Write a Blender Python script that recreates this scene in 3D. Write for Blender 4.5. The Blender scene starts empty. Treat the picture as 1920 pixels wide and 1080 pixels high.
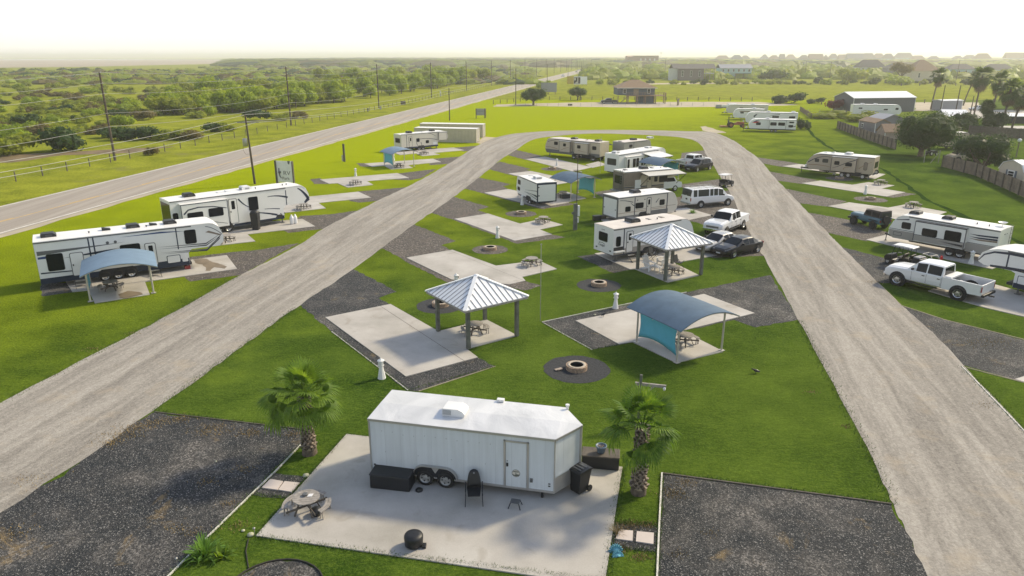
import bpy, bmesh, math, random
from mathutils import Vector, Matrix
R = math.radians
rnd = random.Random(7)
# ------------------------------------------------------------------ camera, sky, sun, exposure
scene = bpy.context.scene
CAM_H, FOC, TILT = 15.5, 1340.0, math.atan(435/1340.0)
cam = bpy.data.objects.new("camera", bpy.data.cameras.new("camera"))
scene.collection.objects.link(cam)
cam.location = (0, 0, CAM_H)
cam.rotation_euler = (R(90) - TILT, 0, 0)
cam.data.sensor_width = 36.0
cam.data.lens = FOC / 1920 * 36.0
cam.data.clip_start = 0.5
cam.data.clip_end = 40000
scene.camera = cam
SUN_AZ, SUN_EL = R(58), R(37)          # azimuth from +Y towards +X
world = bpy.data.worlds.new("World"); scene.world = world
world.use_nodes = True
wn = world.node_tree.nodes; wn.clear()
sky = wn.new('ShaderNodeTexSky'); sky.sky_type = 'NISHITA'; sky.sun_disc = False
sky.sun_elevation = SUN_EL; sky.sun_rotation = SUN_AZ
sky.air_density = 1.0; sky.dust_density = 1.5; sky.ozone_density = 1.0
bg = wn.new('ShaderNodeBackground'); bg.inputs[1].default_value = 0.15
wo = wn.new('ShaderNodeOutputWorld')
# pale humid veil low over the horizon, blue sky above it
tc = wn.new('ShaderNodeTexCoord'); sz = wn.new('ShaderNodeSeparateXYZ'); vr = wn.new('ShaderNodeValToRGB'); mx = wn.new('ShaderNodeMix'); mx.data_type = 'RGBA'
vr.color_ramp.elements[0].position = 0.04; vr.color_ramp.elements[0].color = (1, 1, 1, 1); vr.color_ramp.elements[1].position = 0.55; vr.color_ramp.elements[1].color = (0.05, 0.05, 0.05, 1)
WL = world.node_tree.links
WL.new(tc.outputs['Generated'], sz.inputs[0]); WL.new(sz.outputs[2], vr.inputs[0]); WL.new(vr.outputs[0], mx.inputs[0])
WL.new(sky.outputs[0], mx.inputs[6]); mx.inputs[7].default_value = (6.15, 6.05, 5.6, 1)
WL.new(mx.outputs[2], bg.inputs[0])
world.node_tree.links.new(bg.outputs[0], wo.inputs[0])
sl = bpy.data.lights.new("sun", 'SUN'); sl.energy = 3.3; sl.angle = R(5.5); sl.color = (1.0, 0.86, 0.60)
so = bpy.data.objects.new("sun", sl); scene.collection.objects.link(so)
sv = Vector((math.sin(SUN_AZ)*math.cos(SUN_EL), math.cos(SUN_AZ)*math.cos(SUN_EL), math.sin(SUN_EL)))
so.rotation_euler = sv.to_track_quat('Z', 'Y').to_euler(); so.location = (50, 50, 60)
scene.view_settings.view_transform = 'Standard'
scene.view_settings.look = 'None'
scene.view_settings.gamma = 1.0
scene.view_settings.exposure = 0.42
scene.cycles.max_bounces = 5; scene.cycles.diffuse_bounces = 2; scene.cycles.glossy_bounces = 2
scene.cycles.transmission_bounces = 2; scene.cycles.volume_bounces = 1; scene.cycles.transparent_max_bounces = 4
scene.cycles.caustics_reflective = False; scene.cycles.caustics_refractive = False

# ------------------------------------------------------------------ helpers
_c, _s = math.cos(TILT), math.sin(TILT)
def G(px, py, z=0.0):
    fw = FOC*_c - (py-540)*_s; dn = FOC*_s + (py-540)*_c
    d = (CAM_H - z)/dn
    return Vector(((px-960)*d, fw*d, z))
def link(o, parent=None):
    scene.collection.objects.link(o)
    if parent is not None: o.parent = parent
    return o
def tag(o, label=None, cat=None, group=None, kind=None):
    if label: o['label'] = label
    if cat: o['category'] = cat
    if group: o['group'] = group
    if kind: o['kind'] = kind
    return o
def thing(name, label, cat, loc=(0, 0, 0), rz=0.0, group=None):
    o = bpy.data.objects.new(name, None); o.empty_display_size = 0.3
    o.location = loc; o.rotation_euler = (0, 0, rz)
    link(o); return tag(o, label, cat, group)
def copy_tree(o, parent=None):
    c = o.copy(); link(c)
    if parent is not None:
        c.parent = parent
    for ch in [x for x in scene.objects if x.parent == o and x is not c]:
        copy_tree(ch, c)
    return c
_kids = {}
def dup(o, loc, rz=None, label=None, scale=None):
    def rec(s, parent):
        c = s.copy(); scene.collection.objects.link(c)
        if parent is not None: c.parent = parent
        for ch in list(s.children): rec(ch, c)
        return c
    c = rec(o, None); c.location = loc
    if rz is not None: c.rotation_euler = (0, 0, rz)
    if label: c['label'] = label
    if scale is not None: c.scale = scale if hasattr(scale, '__len__') else (scale,)*3
    return c

class MB:
    def __init__(s): s.v = []; s.f = []; s.m = []; s.sm = []
    def add(s, vs, fs, mi=0, smooth=False):
        b = len(s.v); s.v += [tuple(v) for v in vs]
        for f in fs: s.f.append([b+i for i in f]); s.m.append(mi); s.sm.append(smooth)
    def quad(s, a, b, c, d, mi=0): s.add([a, b, c, d], [(0, 1, 2, 3)], mi)
    def box(s, x0, x1, y0, y1, z0, z1, mi=0):
        vs = [(x, y, z) for z in (z0, z1) for y in (y0, y1) for x in (x0, x1)]
        s.add(vs, [(0, 2, 3, 1), (4, 5, 7, 6), (0, 1, 5, 4), (2, 6, 7, 3), (0, 4, 6, 2), (1, 3, 7, 5)], mi)
    def obox(s, p, q, w, h, mi=0, up=None):
        """beam from p to q, w wide, h high (centred)"""
        p, q = Vector(p), Vector(q); d = (q-p).normalized()
        u = Vector((0, 0, 1)) if up is None else Vector(up)
        if abs(d.dot(u)) > .95: u = Vector((1, 0, 0))
        a = d.cross(u).normalized()*w/2; b = a.cross(d).normalized()*h/2
        vs = [p-a-b, p+a-b, p+a+b, p-a+b, q-a-b, q+a-b, q+a+b, q-a+b]
        s.add(vs, [(3, 2, 1, 0), (4, 5, 6, 7), (0, 1, 5, 4), (1, 2, 6, 5), (2, 3, 7, 6), (3, 0, 4, 7)], mi)
    def prism(s, poly, a0, a1, axis='y', mi=0, caps=True, mi_side=None):
        """poly in the plane across axis; y: poly=(x,z); x: poly=(y,z); z: poly=(x,y)"""
        n = len(poly)
        def mk(p, a):
            return (p[0], a, p[1]) if axis == 'y' else ((a, p[0], p[1]) if axis == 'x' else (p[0], p[1], a))
        vs = [mk(p, a0) for p in poly] + [mk(p, a1) for p in poly]
        fs = [(i, (i+1) % n, (i+1) % n + n, i+n) for i in range(n)]
        s.add(vs, fs, mi if mi_side is None else mi_side)
        if caps: s.add(vs, [list(range(n))[::-1], [i+n for i in range(n)]], mi)
    def cyl(s, c, r, h, n=12, mi=0, axis='z', r2=None, smooth=True, caps=True):
        r2 = r if r2 is None else r2
        c = Vector(c); vs = []
        for k, (rr, a) in enumerate(((r, 0), (r2, h))):
            for i in range(n):
                t = 2*math.pi*i/n; x, y = rr*math.cos(t), rr*math.sin(t)
                vs.append(c + Vector({'z': (x, y, a), 'x': (a, x, y), 'y': (x, a, y)}[axis]))
        s.add(vs, [(i, (i+1) % n, (i+1) % n+n, i+n) for i in range(n)], mi, smooth)
        if caps: s.add(vs, [list(range(n))[::-1], list(range(n, 2*n))], mi)
    def tube(s, pts, r, n=8, mi=0, r1=None, caps=True):
        pts = [Vector(p) for p in pts]; rings = []; m = len(pts)
        for i, p in enumerate(pts):
            d = (pts[min(i+1, m-1)] - pts[max(i-1, 0)]).normalized()
            u = Vector((0, 0, 1)) if abs(d.z) < .9 else Vector((1, 0, 0))
            a = d.cross(u).normalized(); b = a.cross(d)
            rr = r if r1 is None else r + (r1-r)*i/(m-1)
            rings.append([p + a*rr*math.cos(2*math.pi*k/n) + b*rr*math.sin(2*math.pi*k/n) for k in range(n)])
        vs = [v for rg in rings for v in rg]
        fs = [(i*n+k, i*n+(k+1) % n, (i+1)*n+(k+1) % n, (i+1)*n+k) for i in range(m-1) for k in range(n)]
        s.add(vs, fs, mi, True)
        if caps: s.add(vs, [list(range(n)), list(range((m-1)*n, m*n))[::-1]], mi)
    def lathe(s, prof, c=(0, 0, 0), n=20, mi=0, smooth=True):
        vs = []; m = len(prof)
        for (r, z) in prof:
            for i in range(n):
                t = 2*math.pi*i/n; vs.append((c[0]+r*math.cos(t), c[1]+r*math.sin(t), c[2]+z))
        s.add(vs, [(j*n+i, j*n+(i+1) % n, (j+1)*n+(i+1) % n, (j+1)*n+i) for j in range(m-1) for i in range(n)], mi, smooth)
    def xf(s, M, start=0):
        for i in range(start, len(s.v)): s.v[i] = tuple(M @ Vector(s.v[i]))
    def mesh(s, name, mats):
        me = bpy.data.meshes.new(name); me.from_pydata(s.v, [], s.f)
        for m in (mats if isinstance(mats, (list, tuple)) else [mats]): me.materials.append(m)
        me.polygons.foreach_set('material_index', s.m)
        me.polygons.foreach_set('use_smooth', s.sm); me.update()
        return me
    def build(s, name, mats, parent=None, bevel=0, label=None):
        bm = bmesh.new(); me = s.mesh(name, mats)
        bm.from_mesh(me); bmesh.ops.recalc_face_normals(bm, faces=bm.faces); bm.to_mesh(me); bm.free()
        o = bpy.data.objects.new(name, me); link(o, parent)
        if bevel:
            b = o.modifiers.new('bevel', 'BEVEL'); b.width = bevel; b.segments = 2; b.limit_method = 'ANGLE'
        if label: o['label'] = label
        return o

# ------------------------------------------------------------------ materials
M = {}
def newmat(name):
    m = bpy.data.materials.new(name); m.use_nodes = True; M[name] = m
    nt = m.node_tree; b = nt.nodes['Principled BSDF']
    return m, nt, b
def nd(nt, t, **kw):
    n = nt.nodes.new('ShaderNode'+t)
    for k, v in kw.items():
        if k in n.inputs: n.inputs[k].default_value = v
        else: setattr(n, k, v)
    return n
def noise(nt, scale, detail=4, coord=None, rough=0.55, vec=None, dist=0.0):
    n = nd(nt, 'TexNoise', Scale=scale, Detail=detail, Roughness=rough, Distortion=dist)
    if vec is not None: nt.links.new(vec, n.inputs['Vector'])
    return n.outputs['Fac']
def ramp(nt, fac, stops):
    r = nt.nodes.new('ShaderNodeValToRGB'); nt.links.new(fac, r.inputs[0])
    e = r.color_ramp.elements
    while len(e) < len(stops): e.new(0.5)
    for el, (p, c) in zip(e, stops):
        el.position = p; el.color = (c, c, c, 1) if not hasattr(c, '__len__') else (*c, 1)
    return r.outputs[0]
def mix(nt, fac, a, b, mode='MIX'):
    n = nt.nodes.new('ShaderNodeMix'); n.data_type = 'RGBA'; n.blend_type = mode
    for sock, v in ((n.inputs[0], fac), (n.inputs[6], a), (n.inputs[7], b)):
        if isinstance(v, bpy.types.NodeSocket): nt.links.new(v, sock)
        elif hasattr(v, '__len__'): sock.default_value = (*v, 1)
        else: sock.default_value = v
    return n.outputs[2]
def bump(nt, b, fac, strength=0.4, dist=0.05):
    n = nd(nt, 'Bump', Strength=strength, Distance=dist)
    nt.links.new(fac, n.inputs['Height']); nt.links.new(n.outputs[0], b.inputs['Normal'])
def geo(nt): return nt.nodes.new('ShaderNodeNewGeometry').outputs['Position']
def mapping(nt, vec, scale=(1, 1, 1), rot=0.0):
    n = nt.nodes.new('ShaderNodeMapping'); n.inputs['Scale'].default_value = scale
    n.inputs['Rotation'].default_value = (0, 0, rot); nt.links.new(vec, n.inputs['Vector']); return n.outputs[0]
def objc(nt): return nt.nodes.new('ShaderNodeTexCoord').outputs['Object']

def simple(name, col, rough=0.5, metal=0.0, var=0.12, vscale=1.5, spec=0.5, coat=0.0, bmp=0.0, bscale=20):
    m, nt, b = newmat(name)
    v = objc(nt)
    f = noise(nt, vscale, 5, vec=v)
    dark = tuple(c*(1-var) for c in col); lite = tuple(min(1, c*(1+var)) for c in col)
    nt.links.new(ramp(nt, f, [(0.3, dark), (0.7, lite)]), b.inputs['Base Color'])
    b.inputs['Roughness'].default_value = rough; b.inputs['Metallic'].default_value = metal
    b.inputs['Specular IOR Level'].default_value = spec; b.inputs['Coat Weight'].default_value = coat
    if bmp: bump(nt, b, noise(nt, bscale, 3, vec=v), bmp, 0.02)
    return m
def grass_mat(name, dark, mid, lite, sheen=0.6, fine=9.0, tint=(0.85, 0.9, 0.02), dry=None, dryamt=0.0, yellow=None):
    m, nt, b = newmat(name); p = geo(nt)
    f1 = noise(nt, fine, 4, vec=p, rough=0.8)                   # blades / tufts
    fs = noise(nt, 1.0, 5, vec=mapping(nt, p, (2.0, 5.0, 1), .35), rough=0.75, dist=0.3)
    f2 = noise(nt, 0.22, 5, vec=p, rough=0.6)
    f3 = noise(nt, 0.035, 3, vec=p)
    c = ramp(nt, f1, [(0.40, tuple(x*0.45 for x in dark)), (0.5, mid), (0.60, tuple(x*1.35 for x in lite))])
    c = mix(nt, 0.45, c, ramp(nt, fs, [(0.38, tuple(x*0.6 for x in dark)), (0.5, mid), (0.62, tuple(x*1.2 for x in lite))]))
    c2 = ramp(nt, f2, [(0.38, tuple(x*0.55 for x in mid)), (0.62, tuple(x*1.5 for x in lite))])
    c = mix(nt, 0.36, c, c2)
    c = mix(nt, ramp(nt, f3, [(0.4, 0.0), (0.65, 0.45)]), c, lite)
    if dry:
        fd = noise(nt, 0.12, 6, vec=p, rough=0.7)
        c = mix(nt, ramp(nt, fd, [(0.62-dryamt*0.2, 0.0), (0.72-dryamt*0.2, 0.8)]), c, dry)
    if yellow:      # yellow backlit brightening painted into the turf towards the highway and the far field
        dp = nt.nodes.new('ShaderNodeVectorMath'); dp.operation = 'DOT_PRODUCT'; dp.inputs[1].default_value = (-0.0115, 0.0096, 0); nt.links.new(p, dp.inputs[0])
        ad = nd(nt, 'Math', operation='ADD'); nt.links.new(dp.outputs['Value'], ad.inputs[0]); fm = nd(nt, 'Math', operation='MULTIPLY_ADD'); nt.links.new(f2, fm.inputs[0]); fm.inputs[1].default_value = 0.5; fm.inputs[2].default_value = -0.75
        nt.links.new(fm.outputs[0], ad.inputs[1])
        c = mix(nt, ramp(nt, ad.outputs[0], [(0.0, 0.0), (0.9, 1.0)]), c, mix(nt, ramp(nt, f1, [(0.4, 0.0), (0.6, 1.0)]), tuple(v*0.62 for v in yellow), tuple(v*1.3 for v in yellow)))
    nt.links.new(c, b.inputs['Base Color'])
    b.inputs['Roughness'].default_value = 0.8; b.inputs['Specular IOR Level'].default_value = 0.0
    b.inputs['Specular Tint'].default_value = (*[min(1, t*1.1) for t in tint], 1)
    b.inputs['Sheen Weight'].default_value = sheen; b.inputs['Sheen Roughness'].default_value = 0.45
    b.inputs['Sheen Tint'].default_value = (*tint, 1)
    bump(nt, b, mix(nt, 0.5, f1, fs), 1.0, 0.10)
    return m
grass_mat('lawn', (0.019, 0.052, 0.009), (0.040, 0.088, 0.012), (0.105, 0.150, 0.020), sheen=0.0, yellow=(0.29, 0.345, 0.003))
grass_mat('meadow', (0.085, 0.12, 0.012), (0.17, 0.21, 0.018), (0.28, 0.29, 0.03), sheen=0.0, fine=3.0, dry=(0.20, 0.20, 0.06), dryamt=0.3)
def leaf_mat(name, a, b_, c_, trans=0.45):
    m, nt, b = newmat(name)
    oi = nt.nodes.new('ShaderNodeObjectInfo').outputs['Random']
    p = geo(nt)
    f = noise(nt, 0.9, 4, vec=p, rough=0.7)
    f2 = noise(nt, 7.0, 2, vec=p)
    col = ramp(nt, mix(nt, 0.4, f, f2), [(0.32, a), (0.52, b_), (0.7, c_)])
    col = mix(nt, ramp(nt, oi, [(0.0, 0.0), (1.0, 0.35)]), col, c_)
    nt.links.new(col, b.inputs['Base Color'])
    b.inputs['Roughness'].default_value = 0.55; b.inputs['Specular IOR Level'].default_value = 0.25
    tr = nt.nodes.new('ShaderNodeBsdfTranslucent'); ms = nt.nodes.new('ShaderNodeMixShader')
    nt.links.new(mix(nt, 1.0, col, (1.6, 1.5, 0.7), 'MULTIPLY'), tr.inputs[0])
    ms.inputs[0].default_value = trans
    nt.links.new(b.outputs[0], ms.inputs[1]); nt.links.new(tr.outputs[0], ms.inputs[2])
    nt.links.new(ms.outputs[0], nt.nodes['Material Output'].inputs[0])
    return m
leaf_mat('leaf_olive', (0.08, 0.105, 0.012), (0.22, 0.265, 0.024), (0.38, 0.42, 0.04))
leaf_mat('leaf_green', (0.06, 0.10, 0.008), (0.22, 0.30, 0.018), (0.42, 0.50, 0.035))
leaf_mat('leaf_dark', (0.014, 0.036, 0.010), (0.030, 0.068, 0.016), (0.075, 0.125, 0.025))
leaf_mat('leaf_brown', (0.07, 0.06, 0.022), (0.15, 0.125, 0.045), (0.22, 0.19, 0.07))
leaf_mat('leaf_red', (0.07, 0.018, 0.03), (0.15, 0.035, 0.05), (0.26, 0.07, 0.08))
leaf_mat('palm_leaf', (0.035, 0.085, 0.014), (0.09, 0.175, 0.022), (0.24, 0.34, 0.045), 0.45)
leaf_mat('palm_dark', (0.018, 0.045, 0.012), (0.045, 0.085, 0.02), (0.11, 0.15, 0.035), 0.3)
leaf_mat('palm_dry', (0.10, 0.075, 0.04), (0.17, 0.13, 0.07), (0.24, 0.19, 0.11), 0.2)
simple('bark', (0.13, 0.10, 0.075), 0.9, var=0.4, vscale=6, bmp=0.8, bscale=9)
simple('palm_bark', (0.11, 0.085, 0.065), 0.9, var=0.5, vscale=7, bmp=0.8, bscale=12)

def gravel_dark():
    m, nt, b = newmat('dark_gravel'); p = geo(nt)
    v = nd(nt, 'TexVoronoi', Scale=30.0); nt.links.new(p, v.inputs['Vector'])
    sep = nt.nodes.new('ShaderNodeSeparateColor'); nt.links.new(v.outputs['Color'], sep.inputs[0])
    stones = ramp(nt, sep.outputs[0], [(0.0, (0.006, 0.008, 0.012)), (0.5, (0.020, 0.025, 0.030)), (0.88, (0.075, 0.075, 0.075)), (0.985, (0.32, 0.31, 0.295))])
    big = noise(nt, 0.33, 5, vec=p, rough=0.65)
    v2 = nd(nt, 'TexVoronoi', Scale=17.0); nt.links.new(p, v2.inputs['Vector'])
    s2 = nt.nodes.new('ShaderNodeSeparateColor'); nt.links.new(v2.outputs['Color'], s2.inputs[0])
    pale = ramp(nt, s2.outputs[1], [(0.0, (0.045, 0.045, 0.045)), (0.55, (0.11, 0.10, 0.09)), (0.97, (0.40, 0.37, 0.34))])
    c = mix(nt, ramp(nt, big, [(0.48, 0.0), (0.66, 0.75)]), stones, pale)
    c = mix(nt, 0.25, c, ramp(nt, noise(nt, 1.3, 5, vec=p), [(0.3, (0.015, 0.02, 0.024)), (0.7, (0.08, 0.07, 0.06))]))
    dry = noise(nt, 0.45, 6, vec=mapping(nt, p, (1, 1, 1), 1.1), rough=0.75, dist=0.6)
    c = mix(nt, ramp(nt, dry, [(0.60, 0.0), (0.70, 0.65)]), c, (0.24, 0.17, 0.08))
    nt.links.new(c, b.inputs['Base Color']); b.inputs['Roughness'].default_value = 0.9
    b.inputs['Specular IOR Level'].default_value = 0.3
    bump(nt, b, v.outputs['Distance'], 0.6, 0.03)
    return m
gravel_dark()
def gravel_mid():
    m, nt, b = newmat('brown_gravel'); p = geo(nt)
    v = nd(nt, 'TexVoronoi', Scale=14.0); nt.links.new(p, v.inputs['Vector'])
    sep = nt.nodes.new('ShaderNodeSeparateColor'); nt.links.new(v.outputs['Color'], sep.inputs[0])
    c = ramp(nt, sep.outputs[0], [(0.0, (0.035, 0.031, 0.028)), (0.5, (0.075, 0.064, 0.055)), (0.9, (0.13, 0.11, 0.092)), (0.98, (0.30, 0.27, 0.23))])
    c = mix(nt, ramp(nt, noise(nt, 0.5, 6, vec=p, rough=0.7), [(0.5, 0.0), (0.72, 0.6)]), c, (0.16, 0.13, 0.10))
    nt.links.new(c, b.inputs['Base Color']); b.inputs['Roughness'].default_value = 0.9
    bump(nt, b, v.outputs['Distance'], 0.5, 0.04)
gravel_mid()
def road_gravel():
    m, nt, b = newmat('road_gravel'); p = geo(nt)
    uv = nt.nodes.new('ShaderNodeUVMap').outputs[0]
    st = noise(nt, 1.0, 4, vec=mapping(nt, uv, (0.07, 0.62, 1)), rough=0.55, dist=0.9)
    st2 = noise(nt, 1.0, 5, vec=mapping(nt, uv, (0.40, 2.1, 1)), rough=0.65, dist=1.3)
    fine = noise(nt, 14.0, 3, vec=p, rough=0.75)
    blot = noise(nt, 0.5, 5, vec=p, rough=0.65)
    v = nd(nt, 'TexVoronoi', Scale=9.0); nt.links.new(p, v.inputs['Vector'])
    sep = nt.nodes.new('ShaderNodeSeparateColor'); nt.links.new(v.outputs['Color'], sep.inputs[0])
    c = ramp(nt, st, [(0.36, (0.20, 0.185, 0.165)), (0.5, (0.31, 0.288, 0.255)), (0.64, (0.44, 0.41, 0.365))])
    c = mix(nt, 0.30, c, ramp(nt, st2, [(0.38, (0.15, 0.135, 0.12)), (0.62, (0.46, 0.425, 0.37))]))
    c = mix(nt, 0.28, c, ramp(nt, fine, [(0.38, (0.13, 0.115, 0.10)), (0.6, (0.42, 0.385, 0.33))]))
    c = mix(nt, 0.16, c, ramp(nt, sep.outputs[1], [(0.0, (0.10, 0.09, 0.08)), (0.6, (0.34, 0.31, 0.27)), (1.0, (0.54, 0.50, 0.44))]))
    c = mix(nt, ramp(nt, blot, [(0.55, 0.0), (0.72, 0.5)]), c, (0.40, 0.33, 0.24))
    nt.links.new(c, b.inputs['Base Color']); b.inputs['Roughness'].default_value = 0.92
    b.inputs['Specular IOR Level'].default_value = 0.2
    bump(nt, b, fine, 0.5, 0.04)
road_gravel()
def concrete():
    m, nt, b = newmat('concrete'); p = geo(nt)
    f = noise(nt, 0.35, 6, vec=p, rough=0.6); f2 = noise(nt, 22, 3, vec=p)
    c = ramp(nt, f, [(0.32, (0.32, 0.30, 0.26)), (0.5, (0.43, 0.40, 0.36)), (0.7, (0.53, 0.505, 0.46))])
    c = mix(nt, 0.25, c, ramp(nt, f2, [(0.3, (0.30, 0.28, 0.26)), (0.7, (0.52, 0.50, 0.46))]))
    st = noise(nt, 0.8, 3, vec=mapping(nt, p, (1, 1, 1), 0.7), dist=0.8)
    c = mix(nt, ramp(nt, st, [(0.60, 0.0), (0.70, 0.35)]), c, (0.25, 0.21, 0.16))
    nt.links.new(c, b.inputs['Base Color']); b.inputs['Roughness'].default_value = 0.8
    bump(nt, b, f2, 0.15, 0.01)
concrete()
def asphalt():
    m, nt, b = newmat('asphalt'); p = geo(nt)
    ang = math.atan2(0.17, 1.0)
    st = noise(nt, 1.0, 4, vec=mapping(nt, p, (1.1, 0.035, 1), ang), rough=0.6)
    f = noise(nt, 9, 3, vec=p)
    c = ramp(nt, st, [(0.35, (0.31, 0.265, 0.215)), (0.65, (0.42, 0.365, 0.30))])
    c = mix(nt, 0.25, c, ramp(nt, f, [(0.3, (0.14, 0.13, 0.12)), (0.7, (0.34, 0.31, 0.28))]))
    nt.links.new(c, b.inputs['Base Color']); b.inputs['Roughness'].default_value = 0.75
asphalt()
simple('white_line', (0.72, 0.70, 0.64), 0.7, var=0.2, vscale=0.8)
simple('yellow_line', (0.62, 0.40, 0.12), 0.7, var=0.2, vscale=0.8)
simple('curb_white', (0.62, 0.60, 0.54), 0.7, var=0.15, vscale=3)
simple('edging', (0.025, 0.022, 0.018), 0.8)
simple('sand', (0.42, 0.36, 0.26), 0.9, var=0.18, vscale=0.3)
simple('marsh', (0.34, 0.28, 0.21), 0.95, var=0.10, vscale=0.004)
simple('paver', (0.56, 0.49, 0.45), 0.8, var=0.06)
simple('white_gel', (0.74, 0.74, 0.72), 0.35, var=0.03, vscale=0.7, coat=0.2)
simple('cream_gel', (0.58, 0.55, 0.48), 0.4, var=0.03, vscale=0.7)
simple('tan_gel', (0.40, 0.335, 0.255), 0.4, var=0.03)
simple('grey_gel', (0.33, 0.31, 0.29), 0.4, var=0.03)
simple('brown_gel', (0.15, 0.12, 0.10), 0.4, var=0.04)
simple('beige_gel', (0.46, 0.40, 0.31), 0.4, var=0.04)
simple('roof_membrane', (0.80, 0.79, 0.76), 0.38, var=0.07, vscale=0.9)
simple('roof_tan', (0.66, 0.60, 0.54), 0.5, var=0.08, vscale=1.2)
simple('navy', (0.012, 0.022, 0.05), 0.35)
simple('navy_blue', (0.02, 0.05, 0.16), 0.35)
simple('steel_grey', (0.11, 0.115, 0.12), 0.45)
simple('taupe', (0.20, 0.16, 0.125), 0.4)
simple('copper', (0.23, 0.13, 0.07), 0.4)
simple('black_plastic', (0.012, 0.013, 0.016), 0.5, var=0.2)
simple('black_frame', (0.010, 0.012, 0.018), 0.7, var=0.3)
simple('rubber', (0.014, 0.014, 0.015), 0.8, var=0.2)
simple('alloy', (0.55, 0.55, 0.55), 0.3, metal=0.8)
simple('chrome', (0.7, 0.7, 0.7), 0.15, metal=1.0, var=0.02)
simple('galv', (0.36, 0.36, 0.35), 0.45, metal=0.5)
simple('post_metal', (0.48, 0.45, 0.40), 0.5, metal=0.3)
simple('trim_alu', (0.45, 0.44, 0.42), 0.35, metal=0.6, var=0.06)
simple('wood_grey', (0.30, 0.275, 0.25), 0.85, var=0.25, vscale=5)
simple('wood_dark', (0.10, 0.085, 0.07), 0.85, var=0.3, vscale=4)
simple('wood_green', (0.12, 0.125, 0.105), 0.8, var=0.3, vscale=3)
simple('wood_pole', (0.085, 0.065, 0.05), 0.9, var=0.35, vscale=2)
simple('fence_wood', (0.20, 0.155, 0.12), 0.9, var=0.3, vscale=1.2)
simple('canopy_blue', (0.085, 0.135, 0.195), 0.75, var=0.12, vscale=1.5, spec=0.3)
simple('canopy_pale', (0.16, 0.24, 0.33), 0.8, var=0.08)
simple('panel_teal', (0.10, 0.42, 0.56), 0.7, var=0.06)
simple('white_paint', (0.72, 0.72, 0.70), 0.5, var=0.06)
simple('white_plastic', (0.74, 0.74, 0.74), 0.45, var=0.04)
simple('fire_stone', (0.33, 0.24, 0.17), 0.9, var=0.3, vscale=7, bmp=0.5)
simple('fire_stone_pale', (0.46, 0.40, 0.32), 0.9, var=0.2, vscale=7, bmp=0.5)
simple('dark_mulch', (0.030, 0.032, 0.036), 0.95, var=0.55, vscale=9, bmp=0.8, bscale=16)
simple('dead_grass', (0.30, 0.215, 0.09), 0.9, var=0.4, vscale=2.0)
simple('blade_green', (0.07, 0.13, 0.015), 0.8, var=0.4, vscale=3.0)
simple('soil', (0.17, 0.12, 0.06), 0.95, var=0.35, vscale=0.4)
simple('ditch_grass', (0.022, 0.052, 0.008), 1.0, spec=0.0, var=0.5, vscale=0.8)
simple('damp_stain', (0.21, 0.165, 0.11), 0.55, var=0.25, vscale=1.2)
simple('char', (0.008, 0.008, 0.008), 0.95)
simple('shingle_brown', (0.25, 0.17, 0.11), 0.9, var=0.2, vscale=3)
simple('shingle_grey', (0.13, 0.12, 0.115), 0.9, var=0.2, vscale=3)
simple('siding_blue', (0.10, 0.125, 0.16), 0.8, var=0.06)
simple('siding_grey', (0.19, 0.185, 0.20), 0.8, var=0.06)
simple('siding_brown', (0.13, 0.11, 0.115), 0.8, var=0.06)
simple('siding_pale', (0.50, 0.52, 0.50), 0.8, var=0.06)
simple('siding_teal', (0.35, 0.50, 0.52), 0.8, var=0.06)
simple('siding_cream', (0.50, 0.45, 0.36), 0.8, var=0.06)
simple('brick', (0.27, 0.16, 0.12), 0.9, var=0.15)
simple('barn_grey', (0.115, 0.118, 0.135), 0.6, var=0.06)
simple('metal_white', (0.78, 0.79, 0.80), 0.3, var=0.03)
simple('metal_grey', (0.27, 0.275, 0.30), 0.5, var=0.05)
simple('container_tan', (0.50, 0.45, 0.34), 0.6, var=0.06)
simple('deck_wood', (0.26, 0.18, 0.12), 0.85, var=0.2)
simple('planks_pale', (0.33, 0.27, 0.22), 0.85, var=0.2)
simple('red', (0.55, 0.02, 0.02), 0.5)
simple('dull_red', (0.25, 0.03, 0.03), 0.5)
simple('orange', (0.30, 0.09, 0.035), 0.6, var=0.3)
simple('gold', (0.50, 0.36, 0.05), 0.6)
simple('paint_blue', (0.055, 0.14, 0.19), 0.3, coat=0.5)
simple('paint_black', (0.008, 0.009, 0.012), 0.3, spec=0.3, coat=0.25, var=0.05)
simple('paint_dark', (0.03, 0.031, 0.037), 0.3, spec=0.3, coat=0.3, var=0.05)
simple('paint_bronze', (0.075, 0.065, 0.06), 0.25, coat=0.8, var=0.05)
simple('paint_silver', (0.36, 0.35, 0.33), 0.25, metal=0.3, coat=0.6, var=0.03)
simple('paint_white', (0.72, 0.73, 0.74), 0.25, coat=0.6, var=0.02)
simple('paint_navy', (0.02, 0.03, 0.14), 0.3, coat=0.5)
simple('shell_blue', (0.17, 0.42, 0.50), 0.6, var=0.15, vscale=8)
simple('terracotta', (0.10, 0.15, 0.22), 0.4, var=0.2)
simple('skin', (0.4, 0.25, 0.18), 0.6)
simple('paper', (0.7, 0.7, 0.72), 0.6)
simple('water', (0.30, 0.34, 0.36), 0.25, var=0.05, vscale=0.002)
simple('boulder', (0.42, 0.42, 0.30), 0.85, var=0.2)
def glass(name, col, rough=0.08):
    m, nt, b = newmat(name); b.inputs['Base Color'].default_value = (*col, 1)
    b.inputs['Roughness'].default_value = rough; b.inputs['Specular IOR Level'].default_value = 0.22
glass('glass_dark', (0.006, 0.009, 0.014)); glass('glass_mid', (0.05, 0.055, 0.05)); glass('glass_blue', (0.06, 0.10, 0.13))
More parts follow.
